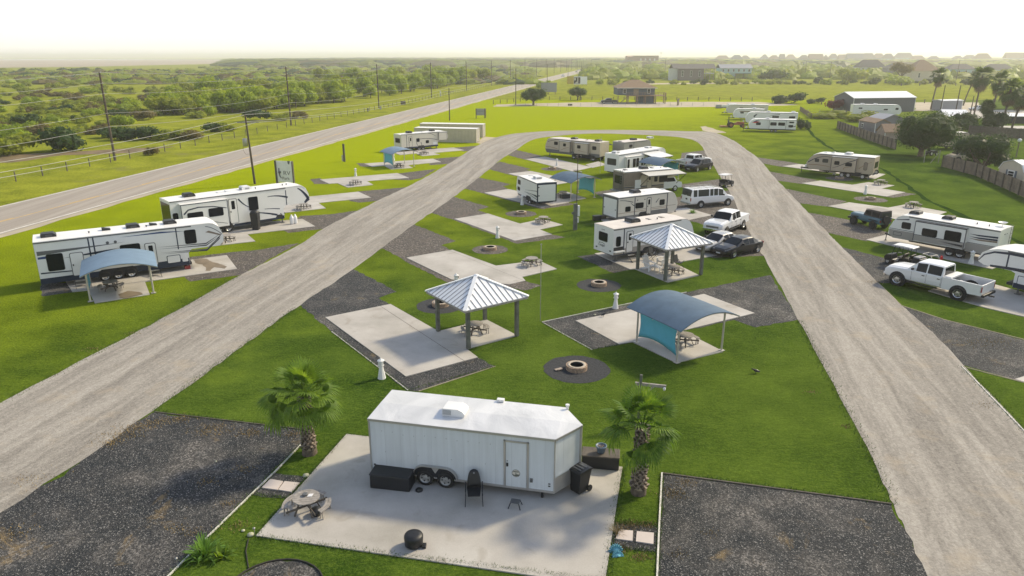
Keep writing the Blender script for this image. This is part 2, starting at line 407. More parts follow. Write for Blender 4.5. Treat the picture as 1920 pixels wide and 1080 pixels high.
# ------------------------------------------------------------------ the ground and everything flat on it
def jitter(poly, step=1.2, amp=0.06, seed=1, closed=True):
    r = random.Random(seed); out = []; n = len(poly)
    for i in range(n if closed else n-1):
        a, b = Vector(poly[i]), Vector(poly[(i+1) % n]); L = (b-a).length
        k = max(1, int(L/step)); out.append(a)
        for j in range(1, k):
            p = a.lerp(b, j/k); d = (b-a).normalized()
            out.append(p + Vector((-d.y, d.x, 0))*r.uniform(-amp, amp))
    if not closed: out.append(Vector(poly[-1]))
    return out
def sheet(name, poly, z, mat, thick=0.0, kind='structure', parent=None):
    """one flat sheet (or low slab) from a world polygon"""
    bm = bmesh.new()
    vs = [bm.verts.new((p[0], p[1], z)) for p in poly]
    f = bm.faces.new(vs)
    if f.normal.z < 0 or True: bmesh.ops.recalc_face_normals(bm, faces=[f])
    f.normal_update()
    if f.normal.z < 0: f.normal_flip()
    bmesh.ops.triangulate(bm, faces=[f])
    if thick:
        edges = [e for e in bm.edges if e.is_boundary]
        ex = bmesh.ops.extrude_edge_only(bm, edges=edges)
        for v in [g for g in ex['geom'] if isinstance(g, bmesh.types.BMVert)]: v.co.z -= thick
    me = bpy.data.meshes.new(name); bm.to_mesh(me); bm.free(); me.materials.append(M[mat])
    o = bpy.data.objects.new(name, me); link(o, parent)
    if kind: o['kind'] = kind
    return o
def GP(*pts): return [G(*p) for p in pts]
def ext(a, b, d):
    a, b = Vector(a), Vector(b); return a + (a-b).normalized()*d

# base: one big grass sheet to the horizon
BX, BY = 9000, 14000
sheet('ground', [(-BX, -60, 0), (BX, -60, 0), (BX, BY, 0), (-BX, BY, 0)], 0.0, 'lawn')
# meadow beyond the park (left of the highway and behind the house)
def hwx(y, side): return (-52.1 + 0.1675*(y-97.0)) if side < 0 else (-40.9 + 0.1705*(y-97.0))
sheet('meadow', [(hwx(-40, -1)-0.2, -40, 0), (hwx(3000, -1)-0.2, 3000, 0), (hwx(3000, -1)-0.2, 4200, 0), (-4200, 4200, 0), (-4200, -40, 0)], 0.005, 'meadow')
yb = G(960, 187).y
sheet('meadow', [(hwx(yb, 1)+0.4, yb, 0), (900, yb, 0), (3600, 4200, 0), (hwx(4200, 1)+0.4, 4200, 0)], 0.005, 'meadow')
# tan salt flat and bay on the far left
sheet('salt_flat', jitter(GP((-260, 127.5), (0, 127), (150, 125.5), (300, 122), (430, 119.5), (560, 115), (600, 112.2), (-260, 112.2)), 30, 4, 2), 0.03, 'marsh')
sheet('bay_water', GP((-260, 112.3), (200, 112.3), (380, 111.6), (460, 110.9), (-260, 110.9)), 0.06, 'water')
# sandy lane behind the park fence
sheet('sandy_lane', jitter([G(930, 196), G(1080, 192), G(1250, 191), G(1420, 191), G(1500, 197), G(1380, 200), G(1200, 202), G(1000, 199), G(925, 200)], 3, 0.5, 5), 0.010, 'sand')
sheet('sandy_lane', jitter(GP((1715, 192), (1835, 192), (1835, 208), (1715, 208)), 3, 0.5, 6), 0.011, 'sand')
sheet('driveway', GP((1780, 206), (1925, 206), (1925, 222), (1780, 222)), 0.014, 'concrete')
sheet('driveway', GP((1860, 236), (1930, 236), (1930, 243), (1866, 241)), 0.014, 'concrete')
sheet('side_road', GP((1210, 156), (1360, 155), (1450, 155), (1450, 156.2), (1360, 157), (1210, 158.5)), 0.02, 'sand')
# highway with its markings
y0, y1 = -40, 2600
sheet('highway', [(hwx(y0, -1), y0, 0), (hwx(y0, 1), y0, 0), (hwx(y1, 1), y1, 0), (hwx(y1, -1), y1, 0)], 0.022, 'asphalt')
sheet('road_shoulder', jitter([(hwx(y0, 1)-0.1, y0, 0), (hwx(y0, 1)+0.9, y0, 0), (hwx(900, 1)+0.9, 900, 0), (hwx(900, 1)-0.1, 900, 0)], 3, 0.25, 8), 0.012, 'sand')
def hline(frac, w, mat, ya=y0, yb=y1, z=0.030):
    def X(y): return hwx(y, -1)*(1-frac) + hwx(y, 1)*frac
    sheet('road_marking', [(X(ya)-w/2, ya, 0), (X(ya)+w/2, ya, 0), (X(yb)+w/2, yb, 0), (X(yb)-w/2, yb, 0)], z, mat)
hline(0.035, 0.2, 'white_line'); hline(0.955, 0.2, 'white_line'); hline(0.60, 0.15, 'yellow_line')
yy = 30
while yy < 420:
    hline(0.575, 0.14, 'yellow_line', yy, yy+4.5); yy += 12

# the gravel loop road as one strip with its own UVs (u along, v across)
pairs = [((0, 757), (0, 965)), ((300, 600), (285, 772)), ((450, 517), (440, 660)), ((560, 460), (555, 577)), ((610, 427), (660, 506)),
         ((707, 377), (775, 422)), ((780, 342), (850, 370)), ((840, 308), (903, 329)), ((905, 268), (942, 297)), ((950, 253), (965, 283)), ((1000, 247.5), (997, 263)),
         ((1050, 245), (1035, 256)), ((1135, 243.5), (1110, 250.5)), ((1222, 244.5), (1197, 252.5)), ((1285, 246), (1260, 256)), ((1335, 248), (1297, 262)),
         ((1372, 262), (1315, 273)), ((1400, 281), (1325, 292)), ((1422, 297), (1345, 322)), ((1450, 330), (1372, 367)), ((1500, 382), (1402, 430)),
         ((1552, 437), (1440, 495)), ((1582, 467), (1497, 600)), ((1690, 572), (1615, 820)), ((1757, 632), (1675, 947)), ((1920, 807), (1742, 1085))]
outer = [G(*a) for a, b in pairs]; inner = [G(*b) for a, b in pairs]
outer = [ext(outer[0], outer[2], 30)] + outer + [ext(outer[-1], outer[-3], 16)]
inner = [ext(inner[0], inner[1], 12)] + inner + [ext(inner[-1], inner[-2], 12)]
def catmull(ps, k=8):
    out = []
    for i in range(len(ps)-1):
        a, b, c, d = ps[max(i-1, 0)], ps[i], ps[i+1], ps[min(i+2, len(ps)-1)]
        for j in range(k):
            t = j/k
            out.append(0.5*((2*b) + (c-a)*t + (2*a-5*b+4*c-d)*t*t + (3*b-3*c+d-a)*t**3))
    out.append(ps[-1]); return out
# keep corners crisp enough: linear outer near the lawn tips, smooth on the far bend
def dens(ps, k=10): return [ps[i].lerp(ps[i+1], j/k) for i in range(len(ps)-1) for j in range(k)] + [ps[-1]]
oo = catmull(outer, 10); ii = catmull(inner, 10)
rr = random.Random(3); vs = []; uvs = []; fs = []; u = 0; NC = 6
for i, (a, b) in enumerate(zip(oo, ii)):
    if i: u += ((a+b)/2 - (oo[i-1]+ii[i-1])/2).length
    a2 = a + (a-b).normalized()*rr.uniform(-.12, .15); b2 = b + (b-a).normalized()*rr.uniform(-.12, .15)
    w = 12.0
    for k in range(NC+1):
        t = k/NC; p = a2.lerp(b2, t)
        vs.append((p.x, p.y, 0.016 - (0.0 if 0 < k < NC else 0.004))); uvs.append((u, t*w))
n = NC+1
for i in range(len(oo)-1):
    for k in range(NC): fs.append((i*n+k, i*n+k+1, (i+1)*n+k+1, (i+1)*n+k))
me = bpy.data.meshes.new('gravel_road'); me.from_pydata(vs, [], fs); me.materials.append(M['road_gravel'])
uvl = me.uv_layers.new(name='UVMap')
for lp in me.loops: uvl.data[lp.index].uv = uvs[lp.vertex_index]
bm = bmesh.new(); bm.from_mesh(me); bmesh.ops.recalc_face_normals(bm, faces=bm.faces)
if sum(f.normal.z for f in bm.faces) < 0: bmesh.ops.reverse_faces(bm, faces=bm.faces)
bm.to_mesh(me); bm.free()
o = bpy.data.objects.new('gravel_road', me); link(o); o['kind'] = 'structure'
sheet('gravel_spur', jitter(GP((905, 256), (945, 259), (915, 272), (893, 268)), 1.5, .2, 4), 0.012, 'sand')
sheet('bare_patch', jitter(GP((1312, 238), (1322, 236.5), (1335, 240), (1362, 249), (1340, 250), (1318, 245)), 1.5, .3, 4), 0.012, 'sand')

# the grassy ditch right of the loop
dp_ = catmull(GP((1512, 225), (1520, 248), (1548, 272), (1600, 298), (1655, 318), (1695, 345), (1750, 380), (1850, 425), (1960, 480)), 6)
lf = []; rg = []; rj = random.Random(6)
for a, b in zip(dp_, dp_[1:]):
    d_ = (b-a).normalized(); n_ = Vector((-d_.y, d_.x, 0)); lf.append(a+n_*rj.uniform(.05, .55)); rg.append(a-n_*rj.uniform(.05, .55))
sheet('ditch', lf+rg[::-1], 0.006, 'ditch_grass')
# dark gravel pads
DG = [('dark_gravel', [(560, 570), (660, 503), (744, 547), (710, 559), (730, 571), (896, 671), (929, 687), (785, 734), (765, 732), (707, 687), (622, 622)]),
      ('brown_gravel', [(705, 464), (774, 420), (855, 452), (827, 460), (847, 470), (985, 527), (1017, 536), (982, 545), (950, 536), (837, 529), (757, 488), (720, 467)]),
      ('brown_gravel', [(800, 396), (850, 369), (917, 388), (895, 394), (915, 401), (1035, 440), (1060, 445), (1010, 452), (970, 457), (852, 413)]),
      ('brown_gravel', [(866, 352), (897, 333), (957, 345), (943, 350), (955, 355), (1067, 380), (1078, 383), (1020, 392), (1010, 391), (908, 363)]),
      ('brown_gravel', [(912, 316), (937, 303), (997, 317), (985, 318), (995, 321), (1060, 338), (1040, 347), (953, 327)]),
      ('brown_gravel', [(952, 291), (967, 281), (1015, 292), (1010, 293), (1022, 295), (1060, 305), (1070, 315), (983, 299)]),
      # left of the left drive
      ('brown_gravel', [(350, 483), (425, 474), (480, 469), (560, 456), (452, 516), (357, 528), (347, 521)]),
      ('dark_gravel', [(76, 530), (136, 530), (140, 548), (80, 556)]),
      ('brown_gravel', [(563, 405), (619, 402), (678, 394), (614, 428), (540, 437), (532, 431)]),
      ('brown_gravel', [(670, 359), (765, 351), (715, 376), (673, 380), (655, 377)]),
      ('brown_gravel', [(582, 336), (600, 334), (617, 345), (590, 345)]),
      ('brown_gravel', [(748, 325), (818, 317), (790, 334), (767, 338), (732, 336)]),
      ('brown_gravel', [(811, 298), (870, 293), (845, 307), (805, 310)]),
      ('brown_gravel', [(668, 306), (683, 306), (700, 313), (676, 312)]),
      ('brown_gravel', [(851, 277), (898, 273), (886, 283), (868, 284)]),
      # inside, along the right drive
      ('dark_gravel', [(1016, 604), (1110, 656), (1160, 647), (1377, 600), (1417, 614), (1498, 599), (1444, 516), (1287, 548)]),
      ('dark_gravel', [(1082, 481), (1150, 512), (1185, 506), (1120, 476)]),
      ('brown_gravel', [(1335, 483), (1436, 480), (1412, 450), (1400, 420), (1330, 440), (1280, 455)]),
      ('brown_gravel', [(1255, 372), (1372, 356), (1404, 408), (1400, 432), (1330, 425), (1250, 400)]),
      ('brown_gravel', [(1270, 347), (1349, 336), (1356, 352), (1290, 356)]),
      ('brown_gravel', [(1112, 361), (1150, 355), (1170, 362), (1135, 372)]),
      ('brown_gravel', [(1278, 287), (1320, 282), (1331, 299), (1275, 310)]),
      # right of the right drive
      ('dark_gravel', [(1690, 574), (1772, 600), (1925, 639), (2060, 675), (2060, 760), (1920, 718), (1796, 682)]),
      ('dark_gravel', [(1576, 463), (1672, 487), (1720, 500), (1700, 530), (1655, 531), (1640, 529)]),
      ('brown_gravel', [(1512, 398), (1590, 412), (1640, 430), (1680, 438), (1624, 452), (1549, 436)]),
      ('brown_gravel', [(1464, 352), (1588, 378), (1555, 388), (1492, 380)]),
      ('brown_gravel', [(1434, 320), (1533, 338), (1503, 345), (1451, 338)]),
      ('brown_gravel', [(1412, 294), (1483, 304), (1498, 307), (1467, 313), (1422, 305)]),
      ('brown_gravel', [(1660, 369), (1697, 361), (1718, 364), (1676, 371)]),
      # foreground
      ('dark_gravel', [(286, 774), (563, 806), (566, 832), (317, 1080), (240, 1160), (-300, 1160), (-300, 985), (0, 950), (120, 893), (210, 815)]),
      ('dark_gravel', [(1242, 889), (1670, 945), (1760, 1100), (1780, 1160), (1229, 1160), (1232, 1080)]),
      ('dark_gravel', [(515, 887), (576, 895), (540, 935), (472, 927)]),
      ('dark_gravel', [(1153, 980), (1234, 986), (1230, 1035), (1147, 1028)])]
for i, (mt, pts) in enumerate(DG):
    sheet('gravel_pad', jitter(GP(*pts), 0.45, 0.09, 40+i), 0.008, mt)
# mulch rings round the fire rings and a half round bed at the bottom edge
FR = [(1081, 692, 1.72, 'dark_mulch'), (826, 573, 1.55, 'dark_mulch'), (1123, 535, 1.55, 'dark_mulch'), (919, 468, 1.5, 'brown_gravel'), (977, 401, 1.6, 'brown_gravel'),
      (1035, 317, 1.6, 'brown_gravel'), (1574, 335, 1.7, 'brown_gravel'), (1632, 374, 1.75, 'brown_gravel')]
def disc(c, r, n=40, amp=0.05, seed=0):
    q = random.Random(seed)
    return [Vector((c.x + (r+q.uniform(-amp, amp))*math.cos(2*math.pi*i/n), c.y + (r+q.uniform(-amp, amp))*math.sin(2*math.pi*i/n), 0)) for i in range(n)]
for i, (x, y, r, mt) in enumerate(FR): sheet('gravel_ring', disc(G(x, y), r, seed=i), 0.009, mt)
cb = G(512, 1112); sheet('gravel_ring', disc(cb, 1.45, seed=30), 0.009, 'dark_gravel')

# concrete slabs
SL = [[(610, 596), (732, 571), (822, 622), (912, 600), (970, 630), (875, 655), (896, 671), (761, 707)],
      [(762, 484), (848, 469), (930, 499), (1010, 489), (1044, 505), (979, 520), (985, 527), (955, 534), (847, 525)],
      [(852, 411), (915, 401), (975, 420), (1017, 411), (1055, 422), (1012, 431), (1035, 440), (965, 452)],
      [(908, 362), (953, 355), (1022, 369), (1063, 360), (1099, 372), (1058, 381), (1067, 380), (1015, 390)],
      [(953, 326), (995, 321), (1060, 335), (1085, 327), (1115, 333), (1075, 341), (1040, 347)],
      [(985, 299), (1022, 294), (1110, 314), (1075, 322)],
      [(1122, 303), (1098, 309), (1110, 315), (1138, 309)],
      [(1079, 602), (1179, 582), (1320, 552), (1415, 588), (1279, 621), (1356, 660), (1268, 681), (1186, 642), (1160, 646)],
      [(1115, 476), (1182, 506), (1190, 505), (1252, 530), (1311, 517), (1264, 494), (1345, 479), (1290, 448)],
      [(1120, 410), (1180, 437), (1335, 404), (1288, 390)],
      [(425, 479), (445, 505), (300, 525), (272, 529), (281, 553), (178, 569), (166, 545), (136, 548), (118, 520)],
      [(567, 411), (591, 425), (464, 440), (479, 453), (398, 462), (380, 450), (330, 455), (310, 432)],
      [(672, 360), (696, 371), (597, 381), (611, 391), (530, 400), (510, 392), (470, 396), (450, 382)],
      [(600, 337), (745, 325), (767, 334), (688, 340), (700, 347), (652, 352), (633, 344), (617, 345)],
      [(683, 307), (812, 298), (827, 304), (765, 310), (774, 315), (733, 318), (720, 311), (698, 313)],
      [(850, 277), (871, 282), (812, 287), (825, 290), (792, 293), (780, 288), (750, 291), (735, 285)],
      [(1740, 546), (1845, 577), (1935, 598), (2100, 632), (2160, 600), (1960, 560), (1850, 530), (1790, 527)],
      [(1624, 450), (1672, 438), (1900, 490), (1860, 505), (1775, 487), (1683, 464)],
      [(1553, 387), (1592, 380), (1665, 390), (1697, 384), (1775, 398), (1740, 411), (1760, 418), (1700, 428), (1682, 412)],
      [(1503, 344), (1538, 339), (1598, 347), (1628, 342), (1677, 348), (1653, 354), (1697, 361), (1662, 369)],
      [(1467, 312), (1498, 308), (1660, 327), (1640, 336), (1565, 325)],
      [(650, 815), (1167, 877), (1133, 1100), (480, 1006)],
      [(1903, 712), (1925, 705), (2000, 724), (2000, 742)]]
for pts in SL: sheet('concrete_slab', GP(*pts), 0.045, 'concrete', thick=0.05)
sheet('damp_stain', jitter(GP((362, 488), (376, 485), (388, 486), (396, 491), (412, 496), (426, 501), (421, 505), (402, 502), (394, 509), (385, 509), (386, 502), (380, 497), (368, 495)), .3, .06, 4), 0.051, 'damp_stain')
sheet('damp_stain', jitter(GP((222, 553), (240, 547), (262, 549), (268, 553), (235, 561), (224, 560)), .3, .06, 5), 0.051, 'damp_stain')
# expansion joint lines in the two near slabs
def strip(name, a, b, w, z, mat, h=0.0):
    a, b = G(*a), G(*b); d = (b-a).normalized(); nn = Vector((-d.y, d.x, 0))*w/2
    return sheet(name, [a-nn, b-nn, b+nn, a+nn], z, mat, thick=h)
for a, b in [((713, 575), (878, 683)), ((765, 633), (822, 622)), ((875, 655), (822, 622))][:1]:
    strip('slab_joint', a, b, 0.03, 0.049, 'wood_dark')
strip('slab_joint', (841, 470), (982, 527), 0.02, 0.049, 'wood_dark')
# stepping stones
for q in [[(507, 900), (531, 904), (520, 920), (491, 916)], [(534, 904), (562, 907), (547, 924), (522, 920)]]:
    tag(sheet('stepping_stone', GP(*q), 0.05, 'paver', thick=0.045, kind=None), 'pale stepping stone ' + ('nearest the white kerb left of the round picnic table' if q[0][0] < 520 else 'against the patio edge left of the round picnic table'), 'paver', 'stepping stones beside the patio')
for q in [[(1162, 995), (1187, 997), (1186, 1016), (1154, 1012)], [(1194, 998), (1226, 1001), (1225, 1022), (1192, 1017)]]:
    tag(sheet('stepping_stone', GP(*q), 0.05, 'paver', thick=0.045, kind=None), 'square pale stepping stone ' + ('half covered with dry grass, above the blue shell' if q[0][0] < 1180 else 'clean and bare, beside the white kerb right of the patio'), 'paver', 'stepping stones beside the patio')
# edging strips
def edging(pts, w, h, mat, name='edging'):
    P_ = GP(*pts)
    mb = MB()
    for a, b in zip(P_, P_[1:]): mb.obox(a+Vector((0, 0, h/2)), b+Vector((0, 0, h/2)), w, h)
    o = mb.build(name, M[mat]); return o
for pts, w, h, mt in [([(565, 834), (517, 884), (472, 927), (395, 1002), (317, 1080), (260, 1140)], 0.05, 0.05, 'curb_white'),
                      ([(1241, 888), (1236, 985), (1232, 1080), (1229, 1140)], 0.06, 0.06, 'curb_white'),
                      ([(1241, 888), (1672, 946)], 0.06, 0.05, 'wood_dark'), ([(290, 773), (563, 805)], 0.05, 0.04, 'wood_dark'),
                      ([(1016, 604), (1110, 656)], 0.04, 0.03, 'curb_white'), ([(1016, 604), (1180, 569), (1287, 548)], 0.04, 0.03, 'curb_white'),
                      ([(622, 622), (707, 687), (765, 732)], 0.04, 0.03, 'curb_white'), ([(785, 734), (929, 687)], 0.03, 0.03, 'sand'),
                      ([(1803, 687), (1960, 850)], 0.05, 0.04, 'curb_white'), ([(1803, 687), (1960, 728)], 0.04, 0.03, 'sand'),
                      ([(1647, 531), (1690, 573), (1772, 600), (1925, 638)], 0.04, 0.03, 'sand')]:
    edging(pts, w, h, mt)['kind'] = 'structure'
arc = [Vector((cb.x + 1.5*math.cos(t*math.pi/14), cb.y + 1.5*math.sin(t*math.pi/14), 0.03)) for t in range(15)]
mb = MB(); mb.tube([tuple(p) for p in arc], 0.03, 6); mb.tube([G(466, 1012)+Vector((0, 0, .03)), G(461, 1035)+Vector((0, 0, .03)), G(466, 1066)+Vector((0, 0, .03))], 0.02, 6)
tag(mb.build('edging', M['edging']), 'black garden edging curved round the gravel bed at the bottom of the lawn', 'edging')
# ------------------------------------------------------------------ vehicles
def hdg(a, b, z=0.0):
    p, q = G(*a, z), G(*b, z); return math.atan2(q.y-p.y, q.x-p.x)
def rrect(x0, x1, z0, z1, r=0.08, n=3):
    out = []
    for cx, cz, a0 in ((x1-r, z1-r, 0), (x0+r, z1-r, 90), (x0+r, z0+r, 180), (x1-r, z0+r, 270)):
        for k in range(n+1):
            a = R(a0+90*k/n); out.append((cx+r*math.cos(a), cz+r*math.sin(a)))
    return out
def wheel(parent, c, r, w, m=-1, rim='alloy', hub=True):
    """c = centre of the outer face; m = outward y sign"""
    t = MB(); n = 20
    prof = [(r*.62, 0.0), (r*.9, 0.012), (r, -0.04), (r, -w+.04), (r*.9, -w), (0.01, -w)]
    vs = []
    for (rr_, yy_) in prof:
        for i in range(n):
            a = 2*math.pi*i/n; vs.append((c[0]+rr_*math.cos(a), c[1]+m*yy_, c[2]+rr_*math.sin(a)))
    t.add(vs, [(j*n+i, j*n+(i+1) % n, (j+1)*n+(i+1) % n, (j+1)*n+i) for j in range(len(prof)-1) for i in range(n)], 0, True)
    wh = t.build('wheel', M['rubber'], parent)
    q = MB(); vs = []
    pr = [(r*.63, 0.0), (r*.58, -0.03), (r*.5, -.05), (r*.2, -.02), (0.01, -.015)]
    for (rr_, yy_) in pr:
        for i in range(n):
            a = 2*math.pi*i/n
            k = 1.0 if (i % 4 < 2 or rr_ > r*.55 or rr_ < r*.25) else 1.0
            vs.append((c[0]+rr_*math.cos(a), c[1]+m*yy_, c[2]+rr_*math.sin(a)))
    fs = [(j*n+i, j*n+(i+1) % n, (j+1)*n+(i+1) % n, (j+1)*n+i) for j in range(len(pr)-1) for i in range(n)]
    q.add(vs, fs, 0, True)
    for j in range(5):     # dark slots between spokes
        a = 2*math.pi*(j+.5)/5
        q.cyl((c[0]+r*.4*math.cos(a), c[1]-m*.036, c[2]+r*.4*math.sin(a)), r*.1, m*.006, 6, mi=1, axis='y')
    q.build('rim', [M[rim], M['black_plastic']], wh)
    return wh

class RV:
    def __init__(s, name, label, cat, pos, ang, m, L, W, H, zb, prof, body='white_gel', roof='roof_membrane', group=None, overh=0.02):
        s.t = thing(name, label, cat, (pos[0], pos[1], 0), ang, group); s.m = m; s.L, s.W, s.H, s.zb = L, W, H, zb
        s.body = body; b = MB(); b.prism(prof, 0, m*W, 'y'); s.b = b.build('body', M[body], s.t, bevel=0.035)
        # roof: strip along the top of the profile
        top = [p for p in prof]; mb = MB(); n = len(prof)
        for i in range(n):
            a, c = prof[i], prof[(i+1) % n]
            if min(a[1], c[1]) > H*0.82 and abs(a[0]-c[0]) > .15:
                d = Vector((c[0]-a[0], 0, c[1]-a[1])).normalized(); nn = Vector((-d.z, 0, d.x))
                if nn.z < 0: nn = -nn
                y0_, y1_ = -m*overh, m*(W+overh)
                a3 = Vector((a[0], 0, a[1])); c3 = Vector((c[0], 0, c[1]))
                vs = []
                cr = 0.05
                for base in (a3, c3):
                    for y, up in ((y0_, -.03), (y0_, .015), ((y0_+y1_)/2, .015+cr), (y1_, .015), (y1_, -.03)):
                        vs.append(base + nn*up + Vector((0, y, 0)))
                mb.add(vs, [(0, 1, 6, 5), (1, 2, 7, 6), (2, 3, 8, 7), (3, 4, 9, 8), (0, 1, 2, 3, 4), (5, 6, 7, 8, 9), (0, 5, 9, 4)])
        mb.build('roof', M[roof], s.t)
        # dark trim line under the roof edge (awning rail)
        q = MB(); q.box(0.0, L*.82, -m*.035, m*.01, H-.12, H-.03); q.build('awning_rail', M['steel_grey'], s.t)
        u = MB(); u.box(.3, L*.8, m*.3, m*(W-.3), zb-.16, zb+.02); u.build('chassis', M['black_frame'], s.t)
    def plate(s, name, poly, mat, out=.012, parent=None, inn=.01, o0=0.0):
        b = MB(); b.prism(poly, s.m*inn - s.m*o0, -s.m*(out+o0), 'y'); return b.build(name, M[mat], parent or s.t)
    def win(s, x0, x1, z0, z1, parent=None, o0=0.0, mat='glass_dark', r=.09):
        f = s.plate('window', rrect(x0-.035, x1+.035, z0-.035, z1+.035, r+.03), 'black_plastic', .016, parent, o0=o0)
        s.plate('pane', rrect(x0, x1, z0, z1, r), mat, .022, parent or f, o0=o0); return f
    def door(s, x0, x1, z0=None, z1=None, w=True, edge='steel_grey', mat=None, mirror=False):
        z0 = s.zb+.05 if z0 is None else z0; z1 = s.H-.55 if z1 is None else z1
        f = s.plate('door', rrect(x0-.05, x1+.05, z0-.03, z1+.05, .12), edge, .018)
        s.plate('door_leaf', rrect(x0, x1, z0, z1, .09), mat or s.body, .026, f)
        if w: s.plate('pane', rrect(x0+(x1-x0)*.3, x1-(x1-x0)*.25, z0+(z1-z0)*.58, z1-.15, .06), 'glass_dark', .032, f)
        h = s.plate('handle', rrect(x0+.05, x0+.13, z0+(z1-z0)*.45, z0+(z1-z0)*.52, .02), 'black_plastic', .06, f)
    def slide(s, x0, x1, z0, z1, d, wins=(), mat=None, trim='navy', rf='roof_membrane', plates=()):
        mb = MB(); mb.box(x0, x1, -s.m*d, s.m*.1, z0, z1)
        p = mb.build('slide_out', M[mat or s.body], s.t, bevel=.02)
        # dark trim frame around the face
        q = MB()
        for a, b, c, e in ((x0-.05, x0, z0, z1+.04), (x1, x1+.05, z0, z1+.04), (x0-.05, x1+.05, z1, z1+.06)):
            q.box(a, b, -s.m*(d+.01), -s.m*(d-.05), c, e)
        q.build('trim', M[trim], p)
        t_ = MB(); t_.box(x0-.04, x1+.04, -s.m*(d+.03), s.m*.0, z1+.062, z1+.10); t_.build('slide_roof', M[rf], p)
        for w in wins: s.win(*w, parent=p, o0=d)
        for poly, mt in plates: s.plate('graphic', poly, mt, .006, p, o0=d)
        return p
    def graphic(s, poly, mat, out=.007): return s.plate('graphic', poly, mat, out)
    def ac(s, x, mat='black_plastic', y=None, l=.95, w=.75, h=.30, z=None):
        y = s.W*.5 if y is None else y; z = (s.H+.02) if z is None else z; m = s.m; mb = MB()
        prof = [(x-l/2, z), (x+l/2, z), (x+l/2-.02, z+h*.55), (x+l*.3, z+h), (x-l*.42, z+h), (x-l/2, z+h*.7)]
        mb.prism(prof, m*(y-w/2), m*(y+w/2), 'y'); o = mb.build('air_conditioner', M[mat], s.t, bevel=.04)
        g = MB()
        for k in range(4): g.box(x-l/2-.012, x-l/2+.005, m*(y-w*.38), m*(y+w*.38), z+.05+k*.045, z+.07+k*.045)
        g.build('vent_grille', M['steel_grey'], o); g = MB()
        for k in range(3): g.box(x-.18, x+.22, m*(y-w/2)-m*.012, m*(y-w/2)+m*.005, z+.08+k*.05, z+.10+k*.05)
        g.build('side_grille', M['steel_grey'], o)
    def vent(s, x, y=None, mat='white_plastic', l=.45, h=.12):
        y = s.W*.5 if y is None else y; m = s.m; z = s.H+.03
        mb = MB(); mb.prism([(x-l/2, z), (x+l/2, z), (x+l/2, z+h*.5), (x-l/2, z+h)], m*(y-.22), m*(y+.22), 'y')
        mb.build('roof_vent', M[mat], s.t, bevel=.015)
    def pipes(s, xs):
        for x in xs:
            mb = MB(); mb.cyl((x, s.m*s.W*.35, s.H+.02), .04, .14, 8); mb.cyl((x, s.m*s.W*.35, s.H+.15), .06, .03, 8); mb.build('vent_pipe', M['black_plastic'], s.t)
    def wheels(s, xs, r=.36, far=True, fender='black_frame'):
        xs = list(xs); q = MB()
        a, b = xs[0]-r*1.2, xs[-1]+r*1.2; zt = r*2+.12
        q.prism([(a, r*.9), (a+.12, zt-.1), (a+.3, zt+.03), (b-.3, zt+.03), (b-.12, zt-.1), (b, r*.9)], s.m*.3, -s.m*.012, 'y'); q.build('wheel_well', M[fender], s.t)
        for x in xs:
            wheel(s.t, (x, -s.m*.02, r), r, .22, -s.m)
            if far: wheel(s.t, (x, s.m*(s.W+.0), r), r, .22, s.m)
        ax = MB(); ax.tube([(xs[0], s.m*.2, r), (xs[0], s.m*(s.W-.2), r)], .06); ax.build('axle', M['black_frame'], s.t)
    def jack(s, x, z1=None, y=.25):
        z1 = s.zb if z1 is None else z1; mb = MB()
        mb.box(x-.05, x+.05, s.m*(y-.05), s.m*(y+.05), .06, z1); mb.box(x-.16, x+.16, s.m*(y-.14), s.m*(y+.14), 0.045, .09)
        mb.build('landing_jack', M['steel_grey'], s.t)
    def hitch(s, ln=1.2):
        mb = MB(); y0_, y1_ = s.m*.5, s.m*(s.W-.5); ym = s.m*s.W/2
        mb.obox((s.L-.6, y0_, s.zb-.05), (s.L+ln, ym, s.zb-.05), .08, .12); mb.obox((s.L-.6, y1_, s.zb-.05), (s.L+ln, ym, s.zb-.05), .08, .12)
        mb.cyl((s.L+ln-.15, ym, .05), .04, s.zb+.15, 8); mb.cyl((s.L+ln-.15, ym, 0.045), .12, .04, 10)
        for k in (-.17, .17): mb.lathe([(0.01, 0), (.14, .03), (.15, .12), (.15, .36), (.09, .46), (.01, .48)], (s.L+.35, ym+k, s.zb-.02), 12, mi=1)
        mb.build('hitch_frame', [M['black_frame'], M['white_plastic']], s.t)
    def rear_win(s, y0_, y1_, z0, z1, mat='glass_dark'):
        mb = MB(); mb.prism([(s.m*a, b) for a, b in rrect(y0_-.04, y1_+.04, z0-.04, z1+.04, .1)], .01, -.018, 'x'); f = mb.build('window', M['black_plastic'], s.t)
        mb = MB(); mb.prism([(s.m*a, b) for a, b in rrect(y0_, y1_, z0, z1, .08)], .01, -.024, 'x'); mb.build('pane', M[mat], f)
    def rear_plate(s, poly, mat, out=.014, name='rear_panel', parent=None):
        mb = MB(); mb.prism([(s.m*a, b) for a, b in poly], .01, -out, 'x'); return mb.build(name, M[mat], parent or s.t)
    def ladder(s, y0_):
        mb = MB()
        for y in (y0_, y0_+.4): mb.tube([(-.1, s.m*y, s.zb+.2), (-.1, s.m*y, s.H+.15), (.25, s.m*y, s.H+.15)], .02, 6)
        k = s.zb+.35
        while k < s.H: mb.tube([(-.1, s.m*y0_, k), (-.1, s.m*(y0_+.4), k)], .018, 6); k += .3
        mb.build('ladder', M['steel_grey'], s.t)
